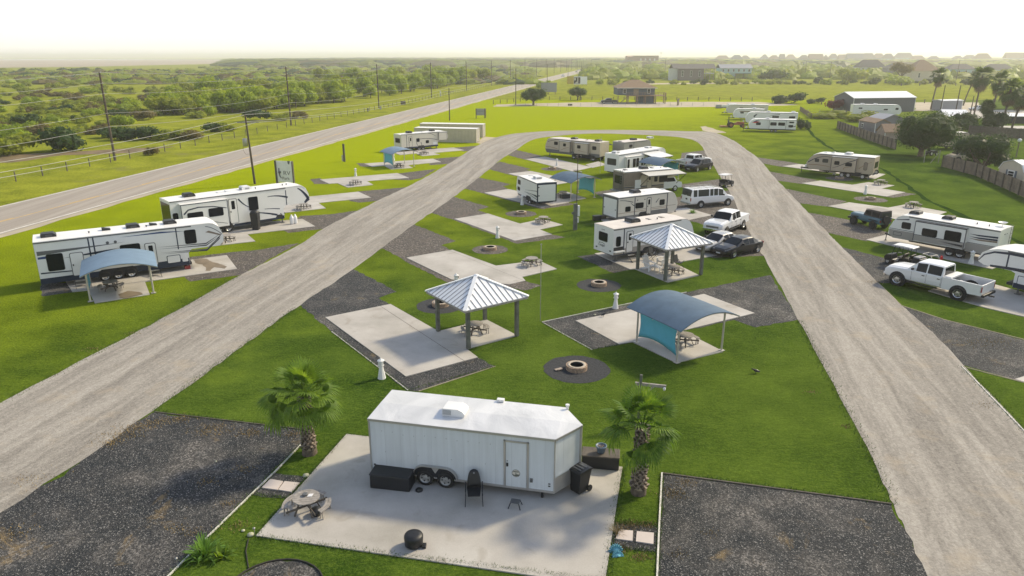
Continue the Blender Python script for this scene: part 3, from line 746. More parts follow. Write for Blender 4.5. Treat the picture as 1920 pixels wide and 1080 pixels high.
    def awning(s, x0, x1, z, out, drop=.35, mat='white_gel', valance=None):
        m = s.m; mb = MB()
        mb.add([(x0, 0, z), (x1, 0, z), (x1, -m*out, z-drop), (x0, -m*out, z-drop), (x0, 0, z-.02), (x1, 0, z-.02), (x1, -m*out, z-drop-.02), (x0, -m*out, z-drop-.02)],
               [(0, 1, 2, 3), (4, 5, 6, 7), (0, 1, 5, 4), (2, 3, 7, 6), (1, 2, 6, 5), (0, 3, 7, 4)])
        a = mb.build('awning', M[mat], s.t)
        r = MB(); r.tube([(x0, -m*out, z-drop-.04), (x1, -m*out, z-drop-.04)], .06, 8); r.build('roller', M['steel_grey'], a)
        for x in (x0+.05, x1-.05):
            r = MB(); r.obox((x, -m*.03, s.zb+.5), (x, -m*out, z-drop-.05), .04, .06); r.obox((x, -m*.03, z-.25), (x, -m*(out*.6), z-drop*.6-.1), .03, .05); r.build('awning_arm', M['black_plastic'], a)
    def steps(s, x, n=3, w=.65):
        mb = MB()
        for k in range(n): mb.box(x-w/2, x+w/2, -s.m*(.12+.25*k), -s.m*(.35+.25*k), s.zb-.12-.2*k, s.zb-.09-.2*k, 0)
        for q_ in (x-w/2, x+w/2): mb.obox((q_, -s.m*.1, s.zb-.02), (q_, -s.m*(.12+.25*n), .06), .03, .06, 1)
        mb.build('entry_steps', [M['alloy'], M['black_frame']], s.t)

def prof_tt(L, H, zb, fr=1.0, rear=0.0):
    return [(rear, zb), (L-.5, zb), (L-.12, zb+.25), (L, zb+.75), (L-.03, H*.55), (L-fr*.28, H*.75), (L-fr*.6, H*.9), (L-fr*1.05, H*.985), (L-fr*1.5, H), (0, H), (0, zb)][:10]
def prof_fw(L, H, zb, neck=2.5, zn=None, up=0.0, cap=.9):
    zn = zb+1.1 if zn is None else zn
    return [(0, zb), (L-neck, zb), (L-neck, zn-.25), (L-neck+.25, zn), (L-.35, zn), (L-.02, zn+.3), (L+.02, zn+(H-zn)*.45), (L-.25, H*.9), (L-.62, H-.07), (L-cap, H), (0, H-up)]

def curve_plate(pts, w0, w1):
    """tapered swoosh polygon in (x,z) from a centre polyline"""
    n = len(pts); top, bot = [], []
    for i, p in enumerate(pts):
        a = pts[max(i-1, 0)]; b = pts[min(i+1, n-1)]
        dx, dz = b[0]-a[0], b[1]-a[1]; l = math.hypot(dx, dz); nx, nz = -dz/l, dx/l
        w = (w0+(w1-w0)*i/(n-1))/2
        top.append((p[0]+nx*w, p[1]+nz*w)); bot.append((p[0]-nx*w, p[1]-nz*w))
    return top + bot[::-1]
def swoosh(v, x0, z0, x1, z1, sag, w0, w1, mat):
    pts = []
    for i in range(11):
        t = i/10; pts.append((x0+(x1-x0)*t, z0+(z1-z0)*t + sag*4*t*(1-t)))
    v.graphic(curve_plate(pts, w0*1.45, w1*1.45), mat)

def place(px_roof, z):        # position from a roof corner pixel at known height
    p = G(*px_roof, z); return (p.x, p.y)

# --- A: long fifth wheel toy hauler, far left
a = hdg((60, 454), (368, 420), 3.4); L = 12.2
v = RV('fifth_wheel_trailer', 'very long white fifth wheel with grey arrow graphics behind the leftmost curved shelter', 'camper trailer', place((61, 455), 3.42), a, 1, L, 2.6, 3.42, .5, prof_fw(L, 3.42, .5, 2.6, 1.6))
k = L/12.2
v.plate('skirt', [(0, .42), (L-2.62, .42), (L-2.62, .95), (3.0, .82), (0, .82)], 'navy', .01)
v.win(.6, 1.55, 1.3, 2.45); v.win(5.15, 6.4, 1.75, 2.5, r=.1); v.win(9.5, 10.25, 2.05, 3.05)
v.door(2.0, 2.75, .75, 2.35, w=False); v.door(6.75, 7.4, .75, 2.4)
for x in (3.2, 3.5): v.graphic([(x, 1.7), (x+.09, 1.7), (x+.09, 3.32), (x, 3.32)], 'navy')
v.graphic([(8.9, 1.7), (8.98, 1.7), (8.98, 3.32), (8.9, 3.32)], 'navy')
v.graphic([(.1, 2.75), (.1, 2.45), (3.2, 2.62), (5.5, 2.72), (3.2, 2.72)], 'steel_grey'); v.graphic([(.1, 2.35), (.1, 2.2), (.95, 2.2), (.95, 2.38)], 'navy_blue')
v.graphic([(1.6, 2.1), (3.6, 2.12), (5.1, 2.35), (3.6, 2.28)], 'navy'); v.graphic([(.1, 1.15), (2.6, 1.05), (2.6, 1.12), (.1, 1.25)], 'navy')
for z, mt in ((2.05, 'steel_grey'), (1.9, 'navy'), (1.6, 'steel_grey'), (1.5, 'navy')):
    v.graphic([(7.5 if z > 1.8 else 7.7, z), (10.9, z-.12), (12.0, z+.45 if z > 1.8 else z+.75), (11.9, z+.42 if z > 1.8 else z+.6), (10.9, z-.22 if mt == 'steel_grey' else z-.2)], mt)
v.graphic([(10.95, 2.75), (11.2, 2.85), (12.02, 2.48), (11.95, 2.4), (11.2, 2.68)], 'taupe'); v.graphic([(5.2, 3.1), (7.9, 3.18), (9.6, 3.02), (7.8, 3.06)], 'navy_blue')
v.plate('storage_hatch', rrect(8.05, 9.0, .7, 1.3, .08), 'navy', .014); v.plate('storage_hatch', rrect(8.1, 8.95, .74, 1.26, .07), 'white_gel', .02)
v.plate('storage_hatch', rrect(9.1, 9.5, .7, 1.35, .06), 'white_gel', .02)
for x in (4.4, 4.9): v.plate('speaker', rrect(x-.1, x+.1, 2.72, 2.92, .09), 'steel_grey', .03)
v.rear_plate([(.02, .5), (2.58, .5), (2.58, 3.3), (.02, 3.3)], 'navy', .012)
for x, l in ((.95, .95), (6.25, .9), (8.75, .9)): v.ac(x, 'black_plastic', l=l, h=.3)
v.vent(4.5, mat='black_plastic', l=.55, h=.24); v.vent(7.6, mat='black_plastic', l=.5, h=.2); v.pipes([3.4, 7.1])
v.wheels([3.9, 4.75, 5.6], .38); v.jack(L-2.75, .5); v.steps(7.1, 4, .7); v.steps(2.4, 4, .8)
mb = MB(); mb.box(L-3.0, L-2.6, v.m*.1, v.m*.5, .045, .3); mb.build('jack_block', M['dull_red'], v.t)
swoosh(v, 11.0, 3.2, 12.1, 2.5, .12, .03, .03, 'navy'); swoosh(v, 12.1, 2.5, 11.2, 1.66, -.02, .03, .03, 'navy')

# --- B: fifth wheel beside it
a = hdg((317, 377), (560, 347), 3.5); L = 13.0
v = RV('fifth_wheel_trailer', 'cream fifth wheel with dark swooshes and a white roof unit under the transformer pole', 'camper trailer', place((317, 378), 3.5), a, 1, L, 2.6, 3.5, .6, prof_fw(L, 3.5, .6, 2.7, 1.75, up=.05), 'white_gel')
v.plate('skirt', [(5.4, .5), (L-2.72, .5), (L-2.72, .8), (9.6, .95), (9.4, .7), (5.4, .7)], 'navy', .01)
v.slide(.75, 4.75, .75, 3.1, .55, wins=[(1.2, 2.5, 1.7, 2.35), (3.05, 4.3, 1.8, 2.5)], trim='navy',
        plates=[(curve_plate([(.9, 2.3), (1.3, 2.65), (2.2, 2.78), (3.5, 2.68), (4.65, 2.4)], .14, .06), 'navy'), (curve_plate([(2.4, 1.55), (3.4, 1.3), (4.6, .98)], .08, .03), 'navy')])
v.win(.15, .55, 1.5, 2.4, r=.12); v.door(5.1, 5.8, .8, 3.0); v.win(6.95, 7.8, 1.75, 2.95, r=.08)
swoosh(v, 6.0, 2.95, 7.0, 2.05, -.12, .1, .03, 'navy'); swoosh(v, 8.8, 2.8, 10.8, 2.5, .12, .03, .12, 'navy'); swoosh(v, 7.1, 1.5, 9.6, .95, .08, .03, .13, 'navy')
swoosh(v, 8.4, 1.68, 9.9, 1.5, .03, .03, .06, 'navy'); v.graphic([(10.6, 1.78), (10.68, 1.78), (10.68, 3.2), (10.6, 3.2)], 'navy')
swoosh(v, 11.9, 3.25, 12.95, 2.1, .15, .06, .2, 'navy'); swoosh(v, 12.95, 2.15, 12.5, 1.78, -.03, .25, .12, 'navy')
v.rear_plate([(.1, 1.0), (2.5, 1.0), (2.5, 3.2), (.1, 3.2)], 'glass_dark', .014)
v.plate('storage_hatch', rrect(9.6, 10.1, .62, .95, .04), 'black_plastic', .016)
for x in (9.1, 9.9, 10.3): v.plate('marker', rrect(x, x+.1, .98, 1.08, .04), 'black_plastic', .02)
v.ac(2.1, 'black_plastic', h=.32); v.ac(7.3, 'white_plastic', h=.34); v.vent(5.6); v.vent(4.9, l=.6, h=.06); v.pipes([8.1, 10.8, 11.2])
v.wheels([3.9, 4.8], .42); v.jack(L-2.85, .6); v.jack(7.6, .6)
mb = MB(); mb.box(7.0, 9.0, -.1, .5, .42, .6); mb.build('slide_rail', M['black_frame'], v.t)

# --- F: fifth wheel in front of the containers
a = hdg((745, 254), (838, 243), 3.1); a = R(40); L = 9.6
v = RV('fifth_wheel_trailer', 'small cream fifth wheel with navy outlines parked in front of the shipping containers', 'camper trailer', place((752, 252), 2.95), a, 1, L, 2.4, 2.95, .55, prof_fw(L, 2.95, .55, 2.2, 1.45, up=.1), 'cream_gel')
v.plate('skirt', [(0, .48), (L-2.22, .48), (L-2.22, .72), (0, .72)], 'navy', .01)
v.door(1.5, 2.1, .75, 2.4, edge='navy'); v.win(3.0, 3.6, 1.5, 2.05); v.win(4.9, 5.5, 1.15, 1.6)
v.slide(7.5, 9.2, 1.5, 2.75, .25, trim='navy'); v.graphic([(1.0, .6), (1.08, .6), (1.08, 2.8), (1.0, 2.8)], 'navy')
swoosh(v, 3.4, 1.9, 7.3, 1.55, .2, .05, .05, 'navy'); swoosh(v, 3.9, 1.4, 4.2, .8, -.2, .07, .04, 'navy'); swoosh(v, 5.5, 2.8, 7.0, 2.2, .1, .05, .03, 'navy'); swoosh(v, 3.0, 1.4, 3.3, .85, -.18, .07, .04, 'navy')
v.rear_win(.5, 1.9, 1.5, 2.2); v.plate('storage_hatch', rrect(6.4, 7.2, .75, 1.25, .05), 'white_gel', .02)
v.ac(2.3, 'black_plastic'); v.ac(7.0, 'black_plastic', l=.8); v.vent(5.0); v.wheels([3.5, 4.3], .34); v.jack(L-2.4); v.jack(6.0)

# --- tan trailer on the loop (6)
a = hdg((1027, 297), (1120, 315)) ; L = 9.3
p1 = G(1124, 303.5); p0 = G(1022, 292); a = math.atan2(p1.y-p0.y, p1.x-p0.x)+math.pi
v = RV('travel_trailer', 'cream travel trailer with two slide-outs at the bend of the loop', 'camper trailer', (p1.x, p1.y), a, -1, (p1-p0).length, 2.45, 2.9, .75, prof_tt((p1-p0).length, 2.9, .75, .7), 'beige_gel', 'roof_tan')
L = v.L; v.plate('skirt', [(0, .6), (L-.35, .6), (L-.1, 1.0), (L, 1.18), (0, 1.12)], 'steel_grey', .01)
v.win(.7, 1.4, 1.75, 2.25); v.slide(2.0, 4.6, .95, 2.55, .4, wins=[(3.4, 4.0, 1.8, 2.25)], trim='navy', plates=[(curve_plate([(2.2, 1.3), (3.0, 1.35), (3.9, 1.5)], .03, .05), 'copper')])
v.slide(5.5, 7.6, 1.0, 2.6, .35, wins=[(6.3, 6.8, 1.9, 2.3)], trim='navy', plates=[(curve_plate([(5.7, 1.75), (6.5, 1.6), (7.3, 1.2)], .06, .06), 'copper')])
v.win(8.2, 8.9, 1.95, 2.4); v.ac(1.2, 'black_plastic'); v.ac(5.8, 'black_plastic'); v.vent(3.4, mat='black_plastic', l=.2); v.wheels([1.2, 4.9], .36); v.jack(L-.8); swoosh(v, 8.2, 1.3, L-.1, 1.5, .1, .05, .03, 'copper'); swoosh(v, 8.6, 2.7, L-.5, 2.3, .05, .03, .05, 'navy')
v.graphic([(5.1, .8), (5.2, .8), (5.2, 2.6), (5.1, 2.6)], 'navy'); v.graphic([(5.2, .9), (5.45, .9), (5.45, 2.55), (5.2, 2.55)], 'tan_gel')

# --- white travel trailer with ramp door (4)
p1 = G(1010, 386); a = math.atan2(G(958, 361).y-p1.y, G(958, 361).x-p1.x)
L = 6.1
v = RV('travel_trailer', 'short white travel trailer with black trimmed rear door beside a blue shelter', 'camper trailer', place((1007, 343.5), 2.62), a, -1, L, 2.3, 2.62, .55, prof_tt(L, 2.62, .55, .5), 'white_gel')
v.rear_plate([(.0, .5), (2.3, .5), (2.3, 2.6), (.0, 2.6)], 'navy', .014); r_ = v.rear_plate(rrect(.14, 2.16, .62, 2.4, .05), 'white_gel', .03, 'ramp_door')
for z in (1.2, 2.1): v.rear_plate(rrect(.06 if z > 2 else .12, .26 if z > 2 else .3, z, z+.1, .03), 'black_plastic', .06, 'latch', r_)
v.plate('skirt', [(0, .45), (L-.5, .45), (L-.4, .6), (0, .6)], 'navy', .01)
for x0, z0, x1, z1, w in ((0, 1.75, 3.4, 1.35, .05), (0.2, 1.25, 3.6, 1.1, .06), (0, .85, 3.2, 1.15, .05), (0, 1.15, 1.4, 1.2, .12)): swoosh(v, x0, z0, x1, z1, 0, w, .015, 'navy')
v.win(4.8, 5.6, 1.7, 2.15); v.win(5.0, 5.7, 1.0, 1.35); v.ac(2.6, 'white_plastic', h=.3); v.vent(4.6); v.wheels([2.0, 2.8], .34); v.hitch(1.0); v.jack(.5)

# --- big white fifth wheel with awning (5)
p0 = place((1161, 291), 2.9); a = hdg((1161, 291), (1262, 271), 2.9); a = R(42); L = 10.4
v = RV('fifth_wheel_trailer', 'all white fifth wheel with tall narrow windows and an open white awning, behind the motorhome', 'camper trailer', p0, a, 1, L, 2.5, 2.95, .55, prof_fw(L, 3.1, .55, 2.3, 1.5, up=.15), 'white_gel')
v.slide(1.2, 5.6, .75, 2.45, .35, wins=[(1.45, 1.8, 1.1, 2.2), (2.6, 3.1, 1.1, 2.2), (3.3, 3.8, 1.1, 2.2), (4.4, 4.75, 1.2, 2.1), (4.95, 5.3, 1.2, 2.1)], trim='galv')
v.rear_win(.5, 2.0, 1.5, 2.3, 'glass_mid'); v.awning(5.0, 8.8, 2.75, 2.4, .45); v.win(6.2, 7.0, 1.7, 2.3); v.door(7.4, 8.0, .7, 2.3)
v.ac(.8, 'white_plastic', h=.3); v.ac(7.9, 'white_plastic', h=.25, z=3.05); v.vent(5.6, h=.2); v.wheels([3.2, 4.1], .36); v.jack(L-2.5)
swoosh(v, 6.8, 2.85, 9.3, 2.6, .12, .03, .05, 'navy')
# --- small grey one behind it
p0 = place((1190, 269), 2.6); L = 6.6
v = RV('travel_trailer', 'grey travel trailer half hidden behind the all white fifth wheel', 'camper trailer', (p0[0]-1.6, p0[1]), R(40), 1, L, 2.4, 2.75, .55, prof_tt(L, 2.75, .55, .6), 'grey_gel', 'roof_tan')
v.win(1.2, 1.9, 1.9, 2.3); v.graphic([(2.2, .6), (2.3, .6), (2.3, 2.6), (2.2, 2.6)], 'navy'); v.ac(3.5, 'black_plastic'); v.vent(.4, mat='black_plastic'); v.wheels([3.6, 4.4]); v.ac(7.6, 'white_plastic')

# --- motorhome (class C)
p0 = place((1171, 323), 2.75); a = R(24); L = 7.9
pr = [(0, .5), (L-2.3, .5), (L-2.3, 1.7), (L-.55, 1.85), (L-.5, 2.35), (L-1.1, 2.7), (L-1.6, 2.75), (0, 2.75)]
v = RV('motorhome', 'brown and tan motorhome with its awning out behind the white passenger van', 'motorhome', p0, a, 1, L, 2.4, 2.75, .5, pr, 'beige_gel', 'roof_membrane')
v.plate('skirt', [(0, .45), (L-2.32, .45), (L-2.32, .85), (0, .85)], 'taupe', .01); v.graphic([(0, .88), (L-2.35, .88), (L-2.35, 1.0), (0, 1.0)], 'navy')
v.graphic([(0, 1.05), (1.7, 1.05), (2.6, 2.6), (0, 2.6)], 'taupe'); v.rear_plate([(0.02, .5), (2.38, .5), (2.38, 2.6), (.02, 2.6)], 'brown_gel', .012); v.rear_win(.5, 2.0, 1.3, 2.2)
v.plate('panel', rrect(1.5, 2.3, .75, 1.75, .03), 'white_gel', .05); v.awning(2.2, L-.5, 2.62, 1.8, .2, 'cream_gel'); v.win(4.2, 4.6, 1.4, 2.1); v.win(4.9, 6.0, 1.3, 2.1)
v.door(3.2, 3.8, .7, 2.3); v.ac(3.4, 'black_plastic'); v.vent(.9, mat='black_plastic'); v.vent(4.6, mat='black_plastic', l=.4); v.vent(6.5, mat='black_plastic', l=.3); v.pipes([5.6])
mb = MB(); cabp = [(L-2.35, .42), (L+.35, .42), (L+.42, .75), (L+.35, 1.05), (L-.35, 1.25), (L-.75, 1.75), (L-2.35, 1.8)]
mb.prism(cabp, .1, 2.3, 'y'); cb_ = mb.build('cab', M['paint_white'], v.t, bevel=.06)
mb = MB(); mb.prism([(L-1.85, 1.2), (L-.55, 1.2), (L-.85, 1.68), (L-1.85, 1.68)], .11, .085, 'y'); mb.build('side_window', M['glass_dark'], cb_)
mb = MB(); mb.add([(L-.34, .3, 1.29), (L-.34, 2.1, 1.29), (L-.73, 2.0, 1.77), (L-.73, .4, 1.77)], [(0, 1, 2, 3)]); mb.build('windshield', M['glass_dark'], cb_)
v.wheels([2.0], .36); wheel(v.t, (L-.55, .08, .36), .36, .22, -1); wheel(v.t, (L-.55, 2.32, .36), .36, .22, 1); v.ladder(.3)
mb = MB(); mb.box(-.5, -.02, .2, 2.2, .35, .5); mb.build('bumper', M['galv'], v.t)

# --- travel trailer with white ramp door (3)
p0 = place((1160, 371), 2.5); a = R(29.5); L = 7.6
v = RV('travel_trailer', 'cream travel trailer with a white ramp door behind the satellite dish', 'camper trailer', p0, a, 1, L, 2.5, 2.5, .45, prof_tt(L, 2.5, .45, .8), 'cream_gel', 'roof_membrane')
v.rear_plate([(.0, .35), (2.5, .35), (2.5, 2.5), (.0, 2.5)], 'steel_grey', .014); r_ = v.rear_plate(rrect(.22, 2.28, .5, 2.25, .05), 'white_gel', .03, 'ramp_door')
for y_ in (.3, 2.1): v.rear_plate(rrect(y_, y_+.15, 1.2, 1.28, .03), 'black_plastic', .06, 'latch', r_)
v.plate('skirt', [(0, .35), (2.6, .35), (2.6, .62), (0, .62)], 'steel_grey', .01); v.plate('skirt', [(3.9, .35), (L-1.3, .35), (L-1.3, .85), (3.9, .85)], 'steel_grey', .01)
v.win(.9, 1.5, 1.05, 1.5); v.win(2.15, 3.1, 1.25, 1.75); v.door(3.55, 4.05, .55, 2.15, edge='navy'); v.win(5.2, 5.8, 1.3, 1.8)
v.graphic([(1.98, .5), (2.08, .5), (2.08, 2.35), (1.98, 2.35)], 'navy'); v.graphic([(6.1, .5), (6.22, .5), (6.22, 2.4), (6.1, 2.4)], 'navy'); v.graphic([(0, .9), (6.1, .98), (6.1, 1.02), (0, .94)], 'copper'); v.graphic([(2.2, 1.1), (7.3, 1.12), (7.3, 1.16), (2.2, 1.14)], 'taupe')
swoosh(v, .2, 2.2, 1.8, 1.9, .05, .03, .05, 'navy'); swoosh(v, 1.5, 1.9, 1.95, 1.55, -.05, .02, .06, 'navy'); swoosh(v, 4.7, 1.6, 5.1, 2.0, .03, .07, .02, 'navy'); v.plate('speaker', rrect(2.3, 2.4, 2.0, 2.1, .04), 'black_plastic', .03); v.plate('speaker', rrect(3.2, 3.3, 2.0, 2.1, .04), 'black_plastic', .03)
v.ac(3.0, 'black_plastic', h=.32); v.vent(6.6, l=.3); v.vent(4.2, l=.3, h=.06); v.wheels([2.9, 3.7], .34); v.hitch(1.0)

# --- travel trailer behind pavilion 2 (with lettering on the back)
p0 = place((1151, 430), 2.72); a = R(31); L = 8.6
vC = v = RV('travel_trailer', 'white travel trailer with a lettered back end behind the right metal roof pavilion', 'camper trailer', p0, a, 1, L, 2.45, 2.72, .6, prof_tt(L, 2.72, .6, .9), 'white_gel', 'roof_tan')
v.rear_win(.75, 1.8, 1.55, 2.2); v.door(1.35, 1.95, .7, 2.35); v.win(.3, .72, 1.3, 2.05, r=.12); v.win(3.6, 4.3, 1.6, 2.2)
v.graphic([(1.02, .6), (1.12, .6), (1.12, 2.6), (1.02, 2.6)], 'navy'); v.plate('skirt', [(1.12, .55), (L-1.2, .55), (L-1.2, 1.05), (1.12, 1.05)], 'grey_gel', .01); v.plate('skirt', [(0, .52), (L-.6, .52), (L-.5, .62), (0, .62)], 'navy', .014)
k_ = v.plate('outdoor_kitchen', [(.06, .95), (1.0, .95), (1.0, 1.22), (.06, 1.22)], 'black_plastic', .016); v.plate('counter', [(.04, .85), (1.02, .85), (1.02, .93), (.04, .93)], 'white_gel', .3, k_); v.plate('drawer', [(.08, .62), (.98, .62), (.98, .83), (.08, .83)], 'grey_gel', .02, k_)
v.win(6.2, 6.7, 1.2, 2.3, r=.2, mat='white_gel'); v.ac(2.9, 'black_plastic', h=.34, w=.9); v.vent(4.6, l=.3, mat='black_plastic', h=.06); v.vent(6.0, l=.4, mat='taupe', h=.08); v.pipes([5.2])
v.wheels([3.4, 4.2], .36); v.steps(1.65, 3); v.steps(5.4, 2); v.jack(.5, y=.3); v.jack(6.4)
for y_ in (.35, 2.1): v.rear_plate(rrect(y_-.12, y_+.06, .85, .95, .02), 'black_plastic', .03, 'tail_light')
for y_ in (1.15, 1.3, 1.45): v.rear_plate(rrect(y_-.03, y_+.03, 2.42, 2.47, .02), 'black_plastic', .03, 'marker_light')
r_ = v.rear_plate(curve_plate([(1.78, 1.34), (1.4, 1.38), (1.02, 1.30)], .05, .03), 'steel_grey', .02, 'logo')
def text(s_, size, mat, parent, loc, rot, ext=.004, name='lettering'):
    cu = bpy.data.curves.new(name, 'FONT'); cu.body = s_; cu.size = size; cu.extrude = ext; cu.align_x = 'CENTER'; cu.align_y = 'CENTER'
    o_ = bpy.data.objects.new(name, cu); cu.materials.append(M[mat]); scene.collection.objects.link(o_)
    dg = bpy.context.evaluated_depsgraph_get(); me_ = bpy.data.meshes.new_from_object(o_.evaluated_get(dg)); bpy.data.objects.remove(o_)
    o2 = bpy.data.objects.new(name, me_); link(o2, parent); o2.location = loc; o2.rotation_euler = rot
    return o2
text('Cougar', .28, 'steel_grey', v.t, (-.03, 1.4, 1.18), (R(90), 0, R(-90)))

# --- G: right side travel trailer with awning slide
a = hdg((1877, 433), (1720, 404), 2.8); L = 9.6; a = R(128)
vG = v = RV('travel_trailer', 'white and grey travel trailer with a roof dish behind the white open bed pickup', 'camper trailer', place((1877, 433), 2.75), a, -1, L, 2.5, 2.75, .7, prof_tt(L, 2.75, .7, 1.1), 'white_gel', 'roof_membrane')
v.plate('lower_band', [(0, .7), (L-.5, .7), (L-.14, .95), (L-.02, 1.4), (0, 1.4)], 'grey_gel', .008)
v.slide(2.6, 7.0, .85, 2.45, .35, wins=[(2.95, 4.3, 1.4, 2.15), (5.0, 6.3, 1.45, 2.0)], trim='navy', rf='steel_grey', plates=[([(2.6, .9), (6.98, .9), (6.98, 1.35), (2.6, 1.35)], 'grey_gel'), ([(2.6, 1.36), (6.98, 1.36), (6.98, 1.41), (2.6, 1.41)], 'navy'), (curve_plate([(2.65, 1.1), (4.8, 1.2)], .16, .02), 'navy')])
v.win(7.6, 8.4, 1.65, 2.15); v.graphic([(0, 1.42), (2.5, 1.42), (2.5, 1.46), (0, 1.46)], 'navy')
for z in (2.25, 2.05, 1.9): v.graphic([(.1, z), (.1, z-.14), (1.6, z-.2), (2.4, z-.12), (1.5, z-.08)], 'navy' if z != 1.9 else 'taupe')
v.graphic([(7.1, 1.46), (L-.05, 1.46), (L-.05, 1.5), (7.1, 1.5)], 'navy'); v.plate('storage_hatch', rrect(8.3, 9.1, .95, 1.25, .05), 'navy', .015); v.plate('storage_hatch', rrect(8.34, 9.06, .98, 1.22, .05), 'grey_gel', .02)
v.graphic([(7.2, 1.05), (8.1, 1.08), (8.0, 1.2), (7.3, 1.15)], 'steel_grey'); v.graphic([(7.8, 2.4), (9.0, 2.25), (9.0, 2.3), (7.8, 2.5)], 'navy')
v.ac(7.9, 'black_plastic', h=.28); v.ac(4.9, 'black_plastic', h=.28); v.vent(2.8, l=.9, h=.05); v.pipes([1.3, 2.3]); v.vent(1.7, l=.5, h=.05)
v.ladder(1.9); v.wheels([2.9, 3.8], .38); v.hitch(.9); v.jack(.6); v.rear_plate([(.02, .6), (2.48, .6), (2.48, .75), (.02, .75)], 'navy', .02)
for y_ in (.9, 1.1, 1.4): v.rear_plate(rrect(y_, y_+.06, 2.3, 2.36, .02), 'black_plastic', .03, 'marker_light')
mb = MB(); mb.tube([(.55, -1.6, 2.78), (.55, -1.6, 3.0)], .03, 6); mb.lathe([(.01, 0), (.2, .04), (.38, .13)], (.55, -1.6, 3.0), 16); mb.build('satellite_dish', M['white_plastic'], v.t)

def rescale(t, k):
    for o_ in [c for c in scene.objects if c.parent == t]:
        if o_.name.startswith('wheel') and not o_.name.startswith('wheel_well'):
            cx = sum(v_.co.x for v_ in o_.data.vertices)/len(o_.data.vertices); o_.location.x += cx*(k-1)
        elif o_.type == 'MESH':
            for m_ in [o_]+list(o_.children_recursive):
                if m_.type == 'MESH':
                    for v_ in m_.data.vertices: v_.co.x *= k
rescale(vG.t, .865)
# --- H: fifth wheel cut by the right edge
pN = G(1838, 470, 2.55); dirH = R(124)
L = 9.5; pos = (pN.x - math.cos(dirH)*L, pN.y - math.sin(dirH)*L)
v = RV('fifth_wheel_trailer', 'white fifth wheel with curved navy front band, cut off by the right edge', 'camper trailer', pos, dirH, -1, L, 2.5, 2.95, .7, [(0, .55), (L-2.4, .55), (L-2.4, 1.5), (L-2.1, 1.62), (L-.4, 1.62), (L-.02, 1.8), (L+.02, 2.1), (L-.15, 2.45), (L-.5, 2.7), (L-1.1, 2.9), (L-1.6, 2.95), (0, 2.95)], 'white_gel', 'roof_membrane')
v.graphic(curve_plate([(L-.02, 1.9), (L-.3, 2.35), (L-.9, 2.65), (L-1.8, 2.74), (L-5, 2.76)], .06, .2), 'navy')
v.graphic([(L-1.85, 1.7), (L-1.75, 1.7), (L-1.75, 2.66), (L-1.85, 2.66)], 'navy'); v.win(L-3.6, L-2.9, 1.9, 2.25, mat='glass_mid')
v.slide(L-6.5, L-4.4, .9, 2.6, .3, trim='navy'); swoosh(v, L-.8, 1.66, L-5.5, 1.72, .08, .10, .22, 'navy'); swoosh(v, L-1.8, 1.72, L-5.5, 1.5, .05, .05, .2, 'taupe')
v.plate('skirt', [(0, .5), (L-2.42, .5), (L-2.42, .85), (0, .8)], 'navy', .01); v.plate('storage_hatch', rrect(L-3.35, L-2.6, .8, 1.4, .06), 'navy', .014); v.plate('storage_hatch', rrect(L-3.31, L-2.64, .84, 1.36, .06), 'white_gel', .02)
v.plate('storage_hatch', rrect(L-4.2, L-3.5, .84, 1.36, .06), 'white_gel', .02); v.jack(L-2.7, .55); v.wheels([3.2, 4.1], .38); v.ac(4.5, 'white_plastic')

# --- tan trailer on the right (S6)
pR = G(1640, 346); a = math.atan2(G(1530, 320).y-G(1637, 330).y, G(1530, 320).x-G(1637, 330).x)
p0 = place((1640, 296), 2.9); a = R(140); L = 8.6
v = RV('travel_trailer', 'tan travel trailer with a slide-out beside the grassy swale at the right', 'camper trailer', place((1641, 296), 2.9), a, -1, L, 2.45, 2.9, .7, prof_tt(L, 2.9, .7, 1.3), 'tan_gel', 'roof_membrane')
p0 = G(1641, 296, 2.9)
v.slide(2.1, 5.2, .8, 2.6, .45, wins=[(2.6, 3.4, 1.6, 2.0), (4.2, 4.8, 1.65, 2.1)], mat='tan_gel', trim='navy', plates=[(curve_plate([(2.2, 2.45), (3.3, 2.0), (4.4, 1.4), (5.0, 1.2)], .12, .04), 'navy'), (curve_plate([(3.6, 1.1), (3.5, 1.35), (2.6, 1.5)], .1, .03), 'copper')])
v.win(5.8, 6.5, 1.75, 2.2, mat='glass_mid'); v.win(7.0, 7.5, 1.75, 2.15, mat='glass_mid'); v.win(.8, 1.2, 1.2, 2.2, r=.15, mat='taupe'); v.rear_win(.4, 2.0, 1.5, 2.25)
swoosh(v, 5.5, 2.5, L-.2, 1.6, .35, .04, .08, 'navy'); swoosh(v, 5.4, 1.2, L-.3, 1.3, .1, .03, .06, 'copper'); swoosh(v, 1.8, 1.3, .3, 2.3, .1, .05, .02, 'copper')
v.ac(3.6, 'white_plastic'); v.vent(5.6, h=.2); v.vent(6.6); v.wheels([3.0, 3.8, 1.2], .34); v.hitch(1.1); v.jack(.5); v.rear_plate([(.02, .6), (2.43, .6), (2.43, .85), (.02, .85)], 'navy', .02)
wheel(v.t, (-.16, -1.0, .95), .3, .18, 1)

